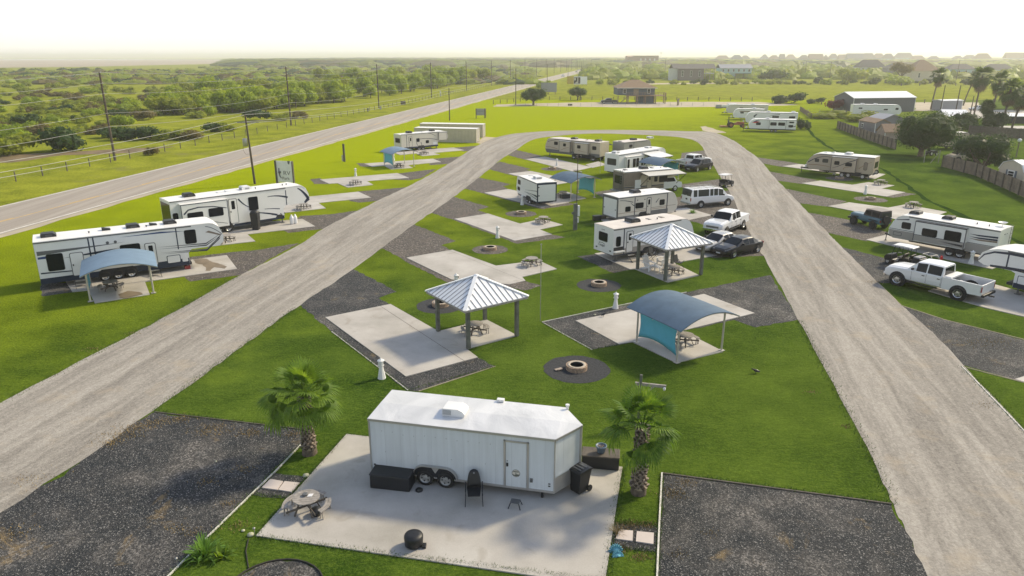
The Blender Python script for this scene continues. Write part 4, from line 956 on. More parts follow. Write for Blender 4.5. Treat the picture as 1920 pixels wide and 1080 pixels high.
# --- parked row of stored trailers upper right
def stored(label, px, ang, L, H, body, mt, feats, W=2.4, name='travel_trailer', far=False):
    v = RV(name, label, 'camper trailer', place(px, H), ang, -1, L, W, H, .5, prof_tt(L, H, .5, 1.0), body, 'roof_membrane')
    feats(v); v.wheels([L*.42, L*.5], .33, far=False); v.hitch(1.1); return v
def f1(v):
    v.plate('skirt', [(0, .42), (L_-.5, .42), (L_-.3, .62), (0, .62)], 'navy', .01)
    v.slide(2.1, 5.4, .65, 2.4, .3, wins=[(2.3, 3.6, 1.4, 2.0), (4.0, 5.2, 1.4, 2.0)], trim='navy')
    v.win(.5, 1.4, 1.95, 2.2); v.win(.6, 1.5, 1.1, 1.5); v.win(L_-2.4, L_-1.5, 1.4, 1.9); v.graphic([(L_-1.2, 2.0), (L_-2.2, 2.3), (L_-1.5, 2.35), (L_-.8, 2.1)], 'navy_blue'); v.graphic([(L_-1.3, 1.75), (L_-2.3, 2.1), (L_-1.4, 2.1), (L_-.6, 1.85)], 'red')
    swoosh(v, .1, 1.3, 1.6, .9, -.05, .12, .02, 'navy'); v.ac(5.8, 'white_plastic', l=.8); v.vent(3.0)
L_ = 9.6; aS = R(164)
stored('white travel trailer with red and blue nose stripes, nearest of the stored row', (1494, 225), aS, L_, 2.6, 'white_gel', None, f1)
def f2(v):
    v.win(.6, 1.9, 1.7, 2.1); v.win(4.2, 5.6, 1.7, 2.15, mat='glass_mid'); v.graphic([(0, 1.2), (8, 1.5), (8, 1.55), (0, 1.25)], 'steel_grey'); swoosh(v, 4.0, 2.5, 6.5, 2.0, .1, .1, .02, 'steel_grey'); v.ac(1.0, 'white_plastic'); v.ac(6.5, 'white_plastic'); v.vent(8)
    v.graphic([(9.6, 1.7), (9.0, 2.5), (9.3, 2.5), (9.9, 2.0)], 'navy')
stored('longest white travel trailer of the stored row, second from the tractor', (1497, 212), aS, 11.6, 2.9, 'white_gel', None, f2)
def f3(v):
    v.graphic([(0, 1.9), (6, 1.95), (6, 2.2), (0, 2.3)], 'taupe'); v.win(5.0, 5.8, 1.6, 1.9); v.ac(2.5, 'white_plastic')
stored('white travel trailer with a brown upper stripe between two longer stored trailers', (1434, 205), aS, 7.6, 2.7, 'white_gel', None, f3)
def f4(v):
    v.win(1.0, 2.2, 1.7, 2.0, mat='glass_mid'); v.graphic([(0, 1.4), (8, 1.5), (8, 1.6), (0, 1.5)], 'grey_gel'); v.ac(4.0, 'white_plastic'); v.win(6.5, 7.5, 1.7, 2.0)
stored('grey banded travel trailer farthest back in the stored row', (1441, 197), aS, 11.0, 2.8, 'cream_gel', None, f4)
def f5(v): v.win(1.0, 2.0, 1.7, 2.0); v.ac(3.0, 'white_plastic')
# trailer beside the big grey barn
def f6(v):
    v.win(L_-1.6, L_-.9, 1.7, 2.2); v.win(L_-4.6, L_-3.6, 1.6, 1.9); v.win(1.4, 2.3, 1.9, 2.2); swoosh(v, 2.0, 1.5, 6.0, 1.2, .08, .03, .12, 'steel_grey'); swoosh(v, 5.2, 1.2, 9.0, 1.3, .1, .12, .02, 'steel_grey'); v.ac(2.6, 'white_plastic'); v.ac(6.0, 'white_plastic')
L_ = 12.5
v = RV('travel_trailer', 'long white travel trailer with thin grey swooshes beside the dark barn with the white roof', 'camper trailer', place((1601, 196), 3.0), R(-7), 1, L_, 2.4, 3.0, .5, prof_tt(L_, 3.0, .5, 1.0), 'white_gel'); f6(v); v.wheels([5.0, 5.9], .33, far=False)

# ------------------------------------------------------------------ cars
def loft(parent, st, mats, mir=True):
    """st: (x, zb, zbelt, ztop, wb, wt, seg) seg of the span to the next: 'p' paint, 'g' cabin glass sides, 'w' screen"""
    rings = []
    for (x, zb, zm, zt, wb, wt, sg) in st:
        half = [(wb*.86, zb), (wb*.97, zb+.10), (wb, zb+(zm-zb)*.45), (wb*.99, zm-.07), (wb*.955, zm), (wt+.03, zt-.06), (wt*.88, zt), (0.0, zt+.025)]
        ring = [(x, -y, z) for y, z in half] + [(x, y, z) for y, z in half[-2::-1]]
        rings.append(ring)
    n = len(rings[0]); body = MB(); gl = {}
    for i in range(len(rings)-1):
        sg = st[i][6]
        for k in range(n-1):
            q = [rings[i][k], rings[i][k+1], rings[i+1][k+1], rings[i+1][k]]
            kk = k if k < n//2 else n-2-k      # 0.. 6
            if sg == 'g' and kk == 4: gl.setdefault(('side_window', -1 if k < n//2 else 1, i), MB()).add(q, [(0, 1, 2, 3)])
            elif sg == 'w' and kk in (5, 6): gl.setdefault(('windshield' if st[i][3] < st[i+1][3] else 'rear_window', 0, i), MB()).add(q, [(0, 1, 2, 3)])
            elif sg == 'w' and kk == 4: body.add(q, [(0, 1, 2, 3)], 0)
            else: body.add(q, [(0, 1, 2, 3)], 0, True)
        body.add([rings[i][0], rings[i+1][0], rings[i+1][n-1], rings[i][n-1]], [(0, 1, 2, 3)], 1)
    body.add(rings[0], [list(range(n))]); body.add(rings[-1], [list(range(n))[::-1]])
    b = body.build('body', [M[mats[0]], M['black_frame']], parent)
    for (nm, sd, i), mb in gl.items(): mb.build(nm, M[mats[1]], parent)
    return b
def arch(parent, x, r, w, sg, mat='black_frame'):
    mb = MB(); mb.cyl((x, sg*(w-.12), r*1.02), r*1.2, sg*.128, 22, axis='y'); o_ = mb.build('wheel_arch', M[mat], parent)
def carwheels(parent, xs, r, w, rim='alloy', am='black_frame', arc=True):
    for x in xs:
        for sg in (-1, 1):
            if arc: arch(parent, x, r, w, sg, am)
            wheel(parent, (x, sg*(w+.05), r), r, .24, sg, rim)
def light(parent, x, y, z, sx, sy, sz, mat, name):
    mb = MB(); mb.box(x-sx, x+sx, y-sy, y+sy, z-sz, z+sz); mb.build(name, M[mat], parent, bevel=.01)
def mirror_(parent, x, w, z, mat):
    for sg in (-1, 1):
        mb = MB(); mb.box(x-.08, x+.05, min(sg*w, sg*(w+.22)), max(sg*w, sg*(w+.22)), z, z+.16); mb.build('side_mirror', M[mat], parent, bevel=.03)
def at_wheels(f, r_, wb, xf):
    """ground pixels of near front/rear wheels -> origin (mid of the axle line offset later), heading"""
    p, q = G(*f), G(*r_); return p, q
def pickup(label, pos, ang, L=6.3, paint='paint_white', w=.98, H=1.95, r=.40, xf=None, bed=1.9, glass='glass_dark', tonneau=False, lift=.0, grp=None, detail=True, rim='alloy', name='pickup_truck'):
    t = thing(name, label, 'pickup truck', (pos[0], pos[1], 0), ang, grp); h = H/1.95
    xc = bed + .02; zb = .45+lift; belt = 1.28*h+lift*.5
    st = [(xc, zb, belt, belt+.02, w, w*.86, 'p'), (xc+.04, zb, belt, H-.02, w, w*.76, 'p'), (xc+.10, zb, belt, H, w, w*.77, 'g'), (xc+1.0, zb, belt, H+.02, w, w*.78, 'p'), (xc+1.08, zb, belt, H+.02, w, w*.78, 'g'),
          (xc+1.75, zb, belt, H-.04, w, w*.77, 'w'), (xc+2.35, zb, belt-.02, belt+.04, w, w*.82, 'p'), (L-.5, zb, belt-.08, belt-.02, w, w*.80, 'p'), (L-.15, zb, belt-.16, belt-.10, w*.97, w*.76, 'p'), (L, zb+.05, belt-.32, belt-.25, w*.92, w*.7, 'p')]
    loft(t, st, (paint, glass))
    mb = MB(); mb.add([(xc-.006, -w*.68, belt+.06), (xc-.006, w*.68, belt+.06), (xc+.028, w*.64, H-.12), (xc+.028, -w*.64, H-.12)], [(0, 1, 2, 3)]); mb.build('rear_window', M[glass], t)
    mb = MB(); zt = belt+.0
    for sg in (-1, 1):
        mb.prism([(0.03, zb+.12), (bed, zb), (bed, zt), (0.03, zt)], sg*w, sg*(w-.10), 'y')
    mb.box(0, .08, -w*.97, w*.97, zb+.12, zt); mb.box(bed-.06, bed, -w*.9, w*.9, zb+.1, zt-.01)
    bd = mb.build('cargo_bed', M[paint], t, bevel=.02)
    mb = MB(); mb.box(.05, bed-.05, -w+.1, w-.1, .72, .76); mb.build('bed_floor', M['black_plastic'], bd)
    if tonneau:
        mb = MB(); mb.box(.02, bed+.02, -w+.02, w-.02, zt+.002, zt+.05); mb.build('bed_cover', M[paint], bd, bevel=.02)
    carwheels(t, (L-.98, 1.22 if bed < 2.2 else 1.35), r, w, rim)
    for sg in (-1, 1):
        light(t, L-.1, sg*w*.78, belt-.40, .08, .14, .12, 'white_plastic', 'headlight'); light(t, .04, sg*(w-.06), belt-.3, .05, .06, .19, 'dull_red', 'tail_light')
    mb = MB(); mb.box(L-.04, L+.10, -w*.9, w*.9, .42+lift, .66+lift); mb.build('front_bumper', M['chrome'], t, bevel=.03)
    mb = MB(); mb.box(-.16, .02, -w*.9, w*.9, .46+lift, .64+lift); mb.build('rear_bumper', M['black_plastic'], t, bevel=.03)
    mb = MB(); mb.box(L-.01, L+.03, -w*.62, w*.62, .72+lift, belt-.33); mb.build('grille', M['steel_grey'], t, bevel=.02)
    mirror_(t, xc+1.95, w, belt+.05, 'black_plastic')
    if detail:
        mb = MB()
        for sg in (-1, 1):
            for x in (xc+.05, xc+1.02, xc+2.0): mb.box(x, x+.012, min(sg*(w-.01), sg*(w+.002)), max(sg*(w-.01), sg*(w+.002)), zb+.15, belt-.08)
            for x in (xc+.14, xc+1.14): mb.box(x, x+.17, min(sg*(w-.01), sg*(w+.03)), max(sg*(w-.01), sg*(w+.03)), belt-.24, belt-.19)
        mb.build('door_seam', M['black_plastic'], t)
        mb = MB()
        for sg in (-1, 1): mb.box(xc+.2, L-1.6, min(sg*(w-.12), sg*(w+.06)), max(sg*(w-.12), sg*(w+.06)), zb-.08, zb-.03)
        mb.build('running_board', M['black_plastic'], t)
    return t
def mid_from(front, rear, xf, xr, w):
    """near-side wheel ground points -> pose; the near side is on the right (-y) or left (+y)"""
    p, q = G(*front), G(*rear); d = (p-q).normalized(); ang = math.atan2(d.y, d.x)
    left = Vector((-d.y, d.x, 0)); cam_side = 1 if (Vector((0, 0, 0))-p).dot(left) > 0 else -1
    o_ = q - d*xr - left*cam_side*w
    return o_, ang
o_, a = mid_from((1671, 533), (1793, 563), 5.3, 1.35, 1.02)
tr = pickup('white four door pickup with a long open bed on the grass at the right', o_, a, 6.35, 'paint_white', 1.02, 2.0, .47, bed=2.45, lift=.08)
mb = MB(); mb.box(1.95, 2.4, -.9, .9, 1.28, 1.42); mb.build('tool_box', M['white_plastic'], tr, bevel=.02)
mb = MB(); mb.box(1.5, 1.7, .1, .6, .78, 1.15); mb.box(1.3, 1.45, -.3, .1, .78, 1.0); mb.build('hitch_head', M['white_plastic'], tr)
mb = MB(); mb.box(-.45, -.1, -.05, .05, .48, .56); mb.build('tow_bar', M['black_frame'], tr)
p = G(1290, 440); pickup('white four door pickup with a covered bed beside the grey sedan', (G(1392, 422).x-.3, G(1392, 422).y+.15), math.atan2(G(1325, 448).y-G(1385, 424).y, G(1325, 448).x-G(1385, 424).x)+.0, 5.8, 'paint_white', .97, 1.85, .38, tonneau=True, bed=1.8)
a5 = math.atan2(G(1330, 318).y-G(1292, 325).y, G(1330, 318).x-G(1292, 325).x)
pickup('white pickup carrying a load, parked nose to the drive beside the black crossover', (G(1276, 316).x, G(1276, 316).y), R(38), 6.0, 'paint_white', .97, 1.85, .38, bed=1.9)

def car(label, cat, name, pos, ang, L, w, H, paint, r=.32, kind='sedan', glass='glass_dark', rim='alloy'):
    t = thing(name, label, cat, (pos[0], pos[1], 0), ang)
    if kind == 'sedan':
        st = [(0, .42, .72, .80, w*.86, w*.7, 'p'), (.14, .30, .86, .92, w*.94, w*.76, 'p'), (L*.12, .26, .90, .96, w*.98, w*.76, 'w'), (L*.26, .24, .90, H-.05, w, w*.66, 'p'), (L*.27, .24, .92, H-.02, w, w*.67, 'g'), (L*.40, .24, .92, H, w, w*.69, 'p'), (L*.415, .24, .92, H+.01, w, w*.69, 'g'),
              (L*.545, .24, .93, H-.04, w, w*.68, 'w'), (L*.72, .24, .90, .93, w, w*.76, 'p'), (L*.86, .26, .80, .84, w*.97, w*.72, 'p'), (L*.96, .30, .68, .73, w*.88, w*.62, 'p'), (L, .36, .58, .62, w*.76, w*.5, 'p')]
    else:   # suv / crossover
        st = [(0, .45, .90, 1.05, w*.88, w*.7, 'p'), (.06, .36, 1.0, 1.12, w*.93, w*.74, 'w'), (L*.13, .32, 1.02, H-.08, w*.98, w*.70, 'p'), (L*.14, .32, 1.02, H-.06, w*.98, w*.70, 'g'), (L*.27, .30, 1.0, H, w, w*.72, 'p'), (L*.285, .30, 1.0, H, w, w*.72, 'g'), (L*.44, .30, .98, H, w, w*.72, 'p'), (L*.455, .30, .98, H, w, w*.72, 'g'),
              (L*.58, .30, .96, H-.06, w, w*.7, 'w'), (L*.75, .30, .94, .99, w, w*.78, 'p'), (L*.90, .32, .84, .90, w*.96, w*.72, 'p'), (L*.97, .36, .72, .78, w*.88, w*.62, 'p'), (L, .42, .60, .64, w*.76, w*.5, 'p')]
    loft(t, st, (paint, glass)); carwheels(t, (L*.81, L*.18), r, w*.99, rim)
    for sg in (-1, 1):
        light(t, L*.955, sg*w*.66, .60, .07, .14, .055, 'white_plastic', 'headlight'); light(t, .06, sg*w*.74, .82, .06, .14, .07, 'dull_red', 'tail_light')
    mb = MB(); mb.box(L-.05, L+.005, -w*.38, w*.38, .42, .54); mb.build('grille', M['black_plastic'], t, bevel=.02)
    mb = MB(); mb.box(L-.03, L+.025, -.2, .2, .34, .44); mb.build('licence_plate', M['paper'], t)
    mirror_(t, L*.60, w*.95, .92, 'black_plastic'); return t
# nose of the black sedan points left/down towards the camera
p, q = G(1374, 483), G(1419, 474)
ang = math.atan2(G(1378, 484).y-G(1422, 474).y, G(1378, 484).x-G(1422, 474).x)
o_, a = mid_from((1375, 484), (1420, 474), 3.7, .8, .88)
car('glossy black sedan facing the camera at the edge of the right drive', 'car', 'sedan_car', o_, a, 4.6, .9, 1.38, 'paint_black')
d = Vector((math.cos(a), math.sin(a), 0)); l = Vector((-d.y, d.x, 0))
car('grey sedan parked between the black sedan and the white pickup', 'car', 'sedan_car', o_ + d*.2 - l*(2.0 if (Vector((0,0,0))-o_).dot(l) > 0 else -2.35), a+R(4), 4.7, .9, 1.38, 'paint_silver')
o_, a = mid_from((1301, 323), (1331, 318), 3.7, .8, .92)
car('black crossover parked beside the fifth wheel with the white awning', 'car', 'crossover_car', o_, a, 4.7, .94, 1.62, 'paint_black', .35, 'suv')
# passenger van
o_, a = mid_from((1359, 386), (1313, 390), 4.7, 1.2, 1.0)
t = thing('passenger_van', 'white windowed passenger van with a roof rack beside the cream trailer', 'van', (o_.x, o_.y, 0), a)
w, H, L = .98, 2.0, 5.6
loft(t, [(0, .45, 1.2, 1.3, w*.94, w*.8, 'w'), (.12, .42, 1.22, H-.03, w, w*.84, 'p'), (.3, .42, 1.22, H, w, w*.85, 'g'), (.75, .42, 1.22, H+.01, w, w*.85, 'p'), (.9, .42, 1.22, H+.01, w, w*.85, 'g'), (2.25, .42, 1.22, H, w, w*.85, 'p'), (2.4, .42, 1.22, H, w, w*.85, 'g'), (2.8, .42, 1.22, H, w, w*.85, 'p'), (2.9, .42, 1.22, H, w, w*.85, 'g'), (3.4, .42, 1.22, H, w, w*.85, 'p'),
         (3.5, .42, 1.2, H-.02, w, w*.84, 'g'), (4.1, .42, 1.18, H-.12, w, w*.82, 'w'), (4.75, .42, 1.14, 1.2, w, w*.84, 'p'), (5.35, .44, 1.0, 1.06, w*.97, w*.78, 'p'), (L, .48, .82, .88, w*.9, w*.7, 'p')], ('paint_white', 'glass_mid'))
carwheels(t, (4.75, 1.25), .37, w)
mb = MB()
for x in (.4, 1.2, 2.0, 2.8, 3.5): mb.tube([(x, -.85, H+.12), (x, .85, H+.12)], .02, 6); mb.tube([(x, -.85, H-.02), (x, -.85, H+.12)], .02, 6); mb.tube([(x, .85, H-.02), (x, .85, H+.12)], .02, 6)
for y in (-.85, 0, .85): mb.tube([(.3, y, H+.13), (3.7, y, H+.13)], .02, 6)
mb.build('roof_rack', M['galv'], t)
for y in (-.62, .08):
    mb = MB(); mb.box(-.03, .02, y, y+.54, 1.28, 1.72); mb.build('rear_window', M['glass_mid'], t, bevel=.01)
for sg in (-1, 1): light(t, .03, sg*.86, .95, .05, .07, .17, 'dull_red', 'tail_light')
mb = MB(); mb.box(-.12, .02, -.9, .9, .4, .55); mb.build('rear_bumper', M['galv'], t)
mb = MB(); mb.box(-.03, .02, -.25, .05, .85, 1.02); mb.build('licence_plate', M['black_plastic'], t); mirror_(t, 4.05, w, 1.2, 'black_plastic')
# jeep-like off roader
o_, a = mid_from((1592, 419), (1634, 430), 2.75, .7, .82)
t = thing('off_road_vehicle', 'blue two door off road vehicle with black soft top and rear spare wheel', 'off-road car', (o_.x, o_.y, 0), a)
w = .76
loft(t, [(0, .55, 1.12, 1.15, w, w*.94, 'p'), (1.9, .55, 1.12, 1.15, w, w*.94, 'p'), (2.1, .55, 1.12, 1.16, w*.96, w*.82, 'p'), (3.5, .58, 1.06, 1.10, w*.78, w*.62, 'p'), (3.55, .6, 1.0, 1.02, w*.76, w*.6, 'p')], ('paint_blue', 'glass_dark'))
mb = MB(); mb.prism([(.0, 1.16), (1.95, 1.16), (1.7, 1.72), (.1, 1.76)], -w*.95, w*.95, 'y'); st_ = mb.build('soft_top', M['paint_dark'], t, bevel=.05)
mb = MB(); mb.box(.02, 1.75, -w*.9, w*.9, 1.765, 1.80); mb.build('roof_panel', M['taupe'], st_)
for sg in (-1, 1):
    for x0, x1 in ((.15, .95), (1.1, 1.7)):
        mb = MB(); mb.box(x0, x1, min(sg*w*.93, sg*w*.97), max(sg*w*.93, sg*w*.97), 1.24, 1.62); mb.build('side_window', M['glass_dark'], st_)
mb = MB(); mb.add([(1.98, -w*.85, 1.2), (1.98, w*.85, 1.2), (1.73, w*.82, 1.70), (1.73, -w*.82, 1.70)], [(0, 1, 2, 3)]); mb.build('windshield', M['glass_mid'], t)
mb = MB(); mb.box(-.04, .02, -w*.8, w*.8, 1.24, 1.64); mb.build('rear_window', M['glass_mid'], t)
for x in (2.95, .7):
    for sg in (-1, 1):
        wheel(t, (x, sg*.88, .40), .40, .28, sg, 'black_plastic')
        mb = MB(); mb.box(x-.5, x+.5, min(sg*.62, sg*.9), max(sg*.62, sg*.9), .84, .90); mb.build('fender', M['black_plastic'], t, bevel=.03)
sp = MB(); wheel(t, (-.1, 0.0, .98), .01, .01); w_ = MB(); w_.cyl((-.34, 0.15, 1.0), .39, .24, 20, axis='x'); w_.build('spare_wheel', M['rubber'], t, bevel=.05)
mb = MB(); mb.box(3.55, 3.72, -.75, .75, .52, .68); mb.build('front_bumper', M['black_plastic'], t)
for sg in (-1, 1): light(t, 3.57, sg*.4, .88, .03, .1, .1, 'white_plastic', 'headlight'); light(t, .0, sg*.66, .85, .04, .08, .1, 'dull_red', 'tail_light')

# golf carts
def golf_cart(label, pos, ang, col='paint_dark', top='white_plastic', flag=False, cargo=False):
    t = thing('golf_cart', label, 'golf cart', (pos[0], pos[1], 0), ang)
    mb = MB(); mb.prism([(0, .35), (2.3, .32), (2.4, .6), (2.2, .85), (1.75, .92), (1.6, .45), (1.0, .42), (.95, .68), (.05, .7)], -.58, .58, 'y'); mb.build('body', M[col], t, bevel=.05)
    for x in (.35, 1.0)[:2]:
        mb = MB(); mb.box(x-.25, x+.22, -.52, .52, .70, .80); mb.obox((x-.3, 0, .78), (x-.42, 0, 1.15), 1.0, .1); mb.build('seat', M['black_plastic'], t, bevel=.03)
    mb = MB()
    for sg in (-1, 1):
        mb.tube([(.0, sg*.5, .68), (-.05, sg*.52, 1.82)], .022, 6); mb.tube([(1.75, sg*.5, .88), (1.45, sg*.52, 1.82)], .022, 6); mb.tube([(.75, sg*.5, .7), (.72, sg*.52, 1.82)], .018, 6)
    mb.tube([(1.65, -.25, .88), (1.35, -.25, 1.05)], .02, 6); mb.build('roof_frame', M['black_frame'], t)
    mb = MB(); mb.prism([(-.25, 1.80), (1.75, 1.80), (1.7, 1.87), (.75, 1.91), (-.2, 1.87)], -.62, .62, 'y'); mb.build('roof', M[top], t, bevel=.04)
    mb = MB(); mb.cyl((1.33, -.25, 1.03), .17, .025, 14); mb.build('steering_wheel', M['black_plastic'], t)
    for x in (.35, 2.0):
        for sg in (-1, 1): wheel(t, (x, sg*.6, .25), .25, .18, sg)
    t.scale = (.8, .8, .85); return t
pc = G(1358, 350); golf_cart('dark golf cart with a pale roof at the drive edge above the passenger van', (pc.x-.5, pc.y-.6), R(40))
pc = G(1694, 500); golf_cart('golf cart with a white roof parked on the grass behind the white pickup', (pc.x+.5, pc.y-.1), R(126), 'paint_black')
t = thing('utility_buggy', 'open black utility buggy with a red flag next to the golf cart', 'buggy', (G(1712, 500).x, G(1712, 500).y-.1, 0), R(-60))
mb = MB(); mb.prism([(0, .4), (2.2, .4), (2.5, .7), (1.7, .9), (1.5, .6), (.9, .6), (.8, .95), (0, .95)], -.6, .6, 'y'); mb.build('body', M['paint_dark'], t, bevel=.05)
mb = MB(); mb.box(.1, .7, -.55, .55, .96, 1.08); mb.build('cooler_box', M['metal_grey'], t, bevel=.03)
mb = MB()
for sg in (-1, 1): mb.tube([(.8, sg*.55, .9), (.9, sg*.5, 1.5), (1.7, sg*.5, 1.45), (2.2, sg*.55, .8)], .025, 6)
mb.tube([(.9, -.5, 1.5), (.9, .5, 1.5)], .025, 6); mb.tube([(1.7, -.5, 1.45), (1.7, .5, 1.45)], .025, 6); mb.build('roll_cage', M['galv'], t)
for x in (.4, 1.95):
    for sg in (-1, 1): wheel(t, (x, sg*.66, .3), .3, .24, sg)
mb = MB(); mb.tube([(1.0, .5, 1.4), (2.1, .55, 1.25)], .012, 5); mb.build('flag_pole', M['galv'], t)
mb = MB(); mb.add([(2.0, .5, 1.1), (2.0, .6, 1.5), (2.15, .72, 1.42), (2.25, .62, 1.15), (2.05, .42, 1.05)], [(0, 1, 2), (0, 2, 3), (0, 3, 4)]); mb.box(2.02, 2.14, .5, .62, 1.1, 1.4); mb.build('flag', M['red'], t); t.scale = (.8, .8, .85)
# ------------------------------------------------------------------ park furniture
def pavilion(label, posts, eave, apex, over=.44):
    """posts: four ground pixels (any order round); square metal hip roof"""
    P_ = [G(*p) for p in posts]; c = sum(P_, Vector())/4
    d = (P_[1]-P_[0]); ang = math.atan2(d.y, d.x)
    t = thing('pavilion', label, 'pavilion', (c.x, c.y, 0), ang); h = 1.66
    for sx in (-1, 1):
        for sy in (-1, 1):
            mb = MB(); mb.box(sx*h-.1, sx*h+.1, sy*h-.1, sy*h+.1, 0.04, eave-.1); mb.build('post', M['wood_green'], t, bevel=.01)
    E = h+over; zt = eave
    mb = MB()
    for sg in (-1, 1):
        mb.box(-h-.1, h+.1, sg*h-.06, sg*h+.06, eave-.28, eave-.02); mb.box(sg*h-.055, sg*h+.055, -h-.13, h+.13, eave-.285, eave-.025)
    mb.build('beam', M['wood_green'], t)
    mb = MB()
    for sg in (-1, 1):
        mb.box(-E, E, sg*E-.02, sg*E+.02, eave-.14, eave+.0); mb.box(sg*E-.022, sg*E+.022, -E-.02, E+.02, eave-.142, eave-.002)
    mb.build('fascia', M['wood_grey'], t)
    for k in range(4):
        R_ = Matrix.Rotation(k*math.pi/2, 4, 'Z'); mb = MB()
        a, b, e = Vector((-E-.04, -E-.04, zt)), Vector((E+.04, -E-.04, zt)), Vector((0, 0, apex))
        mb.add([a, b, e, a-Vector((0, 0, .03)), b-Vector((0, 0, .03)), e-Vector((0, 0, .03))], [(0, 1, 2), (5, 4, 3)], 0)
        n_ = 6
        for i in range(1, n_*2):
            x = -E + i*E/n_
            if abs(x) < .04: pass
            top = a.lerp(e, 1-abs(x)/(E+.04)); zr = zt+(apex-zt)*(1-abs(x)/(E+.04)); yr = -(E+.04)*(abs(x)/(E+.04))
            mb.obox((x, -E-.04, zt+.012), (x, yr-.02, zr+.0), .035, .045, 1)
        mb.xf(R_); mb.build('roof_panel', [M['metal_white'], M['metal_grey']], t)
    mb = MB()
    for sx in (-1, 1):
        for sy in (-1, 1): mb.obox((sx*(E+.05), sy*(E+.05), zt+.015), (0, 0, apex+.03), .22, .05)
    mb.lathe([(.16, 0), (.12, .05), (.01, .07)], (0, 0, apex), 8); mb.build('ridge_cap', M['metal_white'], t)
    return t
pavilion('left one of two metal hip roof pavilions, beside the empty concrete pad', [(821, 622), (877, 655), (969, 631), (911, 600)], 2.5, 3.6)
pavilion('right one of two metal hip roof pavilions, over the white lounge chairs', [(1193, 506), (1250, 530), (1316, 516), (1257, 492)], 2.52, 3.68)

def shelter(label, c, ang, roof='canopy_blue', panel_x=-1, tall=1.92, wx=1.64, wy=1.64, over=.55, rot180=False):
    t = thing('shade_shelter', label, 'shade shelter', (c.x, c.y, 0), ang + (math.pi if rot180 else 0))
    def zz(x): return tall + .74*(1-((x-.15)/2.45)**2) if True else 0
    n = 18; xs = [-2.05+i*(4.25)/n for i in range(n+1)]; Y = wy+over
    mb = MB(); vs = []
    for x in xs:
        z = zz(x)
        vs += [(x, -Y, z), (x, -Y*.33, z+.03), (x, Y*.33, z+.03), (x, Y, z)]
    vs2 = [(a, b, c_-.035) for a, b, c_ in vs]; N = len(vs)
    fs = [(i*4+k, i*4+k+1, i*4+k+5, i*4+k+4) for i in range(n) for k in range(3)]
    mb.add(vs, fs, 0, True); mb.add(vs2, [f[::-1] for f in fs], 0, True)
    rim = []
    for i in range(n): rim += [(i*4, i*4+4, N+i*4+4, N+i*4), (i*4+3, N+i*4+3, N+i*4+7, i*4+7)]
    rim += [(k, N+k, N+k+1, k+1) for k in range(3)] + [(n*4+k, n*4+k+1, N+n*4+k+1, N+n*4+k) for k in range(3)]
    mb.add(vs+vs2, rim, 0); mb.build('canopy', M[roof], t)
    mb = MB()
    for y in (-Y+.03, 0, Y-.03): mb.tube([(x, y, zz(x)-.06) for x in xs], .025, 6)
    for x in (-1.64, 1.64): mb.tube([(x, -Y+.03, zz(x)-.085), (x, Y-.03, zz(x)-.085)], .03, 6)
    mb.build('canopy_frame', M['post_metal'], t)
    for sx in (-1, 1):
        for sy in (-1, 1):
            mb = MB(); mb.cyl((sx*wx, sy*wy, .045), .055, zz(sx*wx)-.12, 12); mb.box(sx*wx-.14, sx*wx+.14, sy*wy-.14, sy*wy+.14, .045, .07); mb.build('post', M['post_metal'], t)
    # stretched fabric wall with hollowed edges
    m_ = 12; mb = MB(); vs = []; x = panel_x*wx
    for i in range(m_+1):
        y = -wy+.08 + (2*wy-.16)*i/m_; u = 2*i/m_-1
        z0 = .40 + .26*(1-u*u); z1 = zz(x)-.18 - .10*(1-u*u)
        for k in range(7):
            v_ = k/6; s_ = 1-.10*(1-(2*v_-1)**2)
            vs.append((x+.02*math.sin(3*u), y*s_, z0+(z1-z0)*v_))
    fs = [(i*7+k, i*7+k+1, (i+1)*7+k+1, (i+1)*7+k) for i in range(m_) for k in range(6)]
    mb.add(vs, fs, 0, True); o_ = mb.build('fabric_wall', M['panel_teal'], t); s_ = o_.modifiers.new('thick', 'SOLIDIFY'); s_.thickness = .02
    return t
def cen(*p): return sum(GP(*p), Vector())/len(p)
c_ = (G(1194, 643)+G(1352, 658))/2
shelter('blue curved fabric shelter with a teal side wall, nearest the camera on its own pad', c_, hdg((1268, 681), (1352, 658)))
cA = (G(178, 566)+G(281, 552))/2; hA = hdg((178, 566), (281, 552)); nA = Vector((-math.sin(hA), math.cos(hA), 0))
shelter('pale blue curved shelter with a picnic table in front of the leftmost fifth wheel', cA+nA*1.75, hA, 'canopy_pale', wx=1.75).scale = (1.08, 1, .93)
hE = hdg((736, 316), (774, 314)); cE = (G(724, 313)+G(772, 313))/2
shelter('small blue curved shelter with a teal wall on the strip beside the highway lawn', G(748, 312)+Vector((0, .2, 0)), R(33), 'canopy_pale')
shelter('blue curved shelter with a teal wall beside the short white trailer with the ramp door', G(1077, 369), R(30), 'canopy_blue', panel_x=1)
shelter('blue curved shelter half hidden behind the cream trailer at the bend', G(1113, 297), R(30), 'canopy_pale', panel_x=1)
shelter('dark blue curved shelter between the motorhome and the all white fifth wheel', G(1238, 335), R(30), 'canopy_blue', panel_x=1)

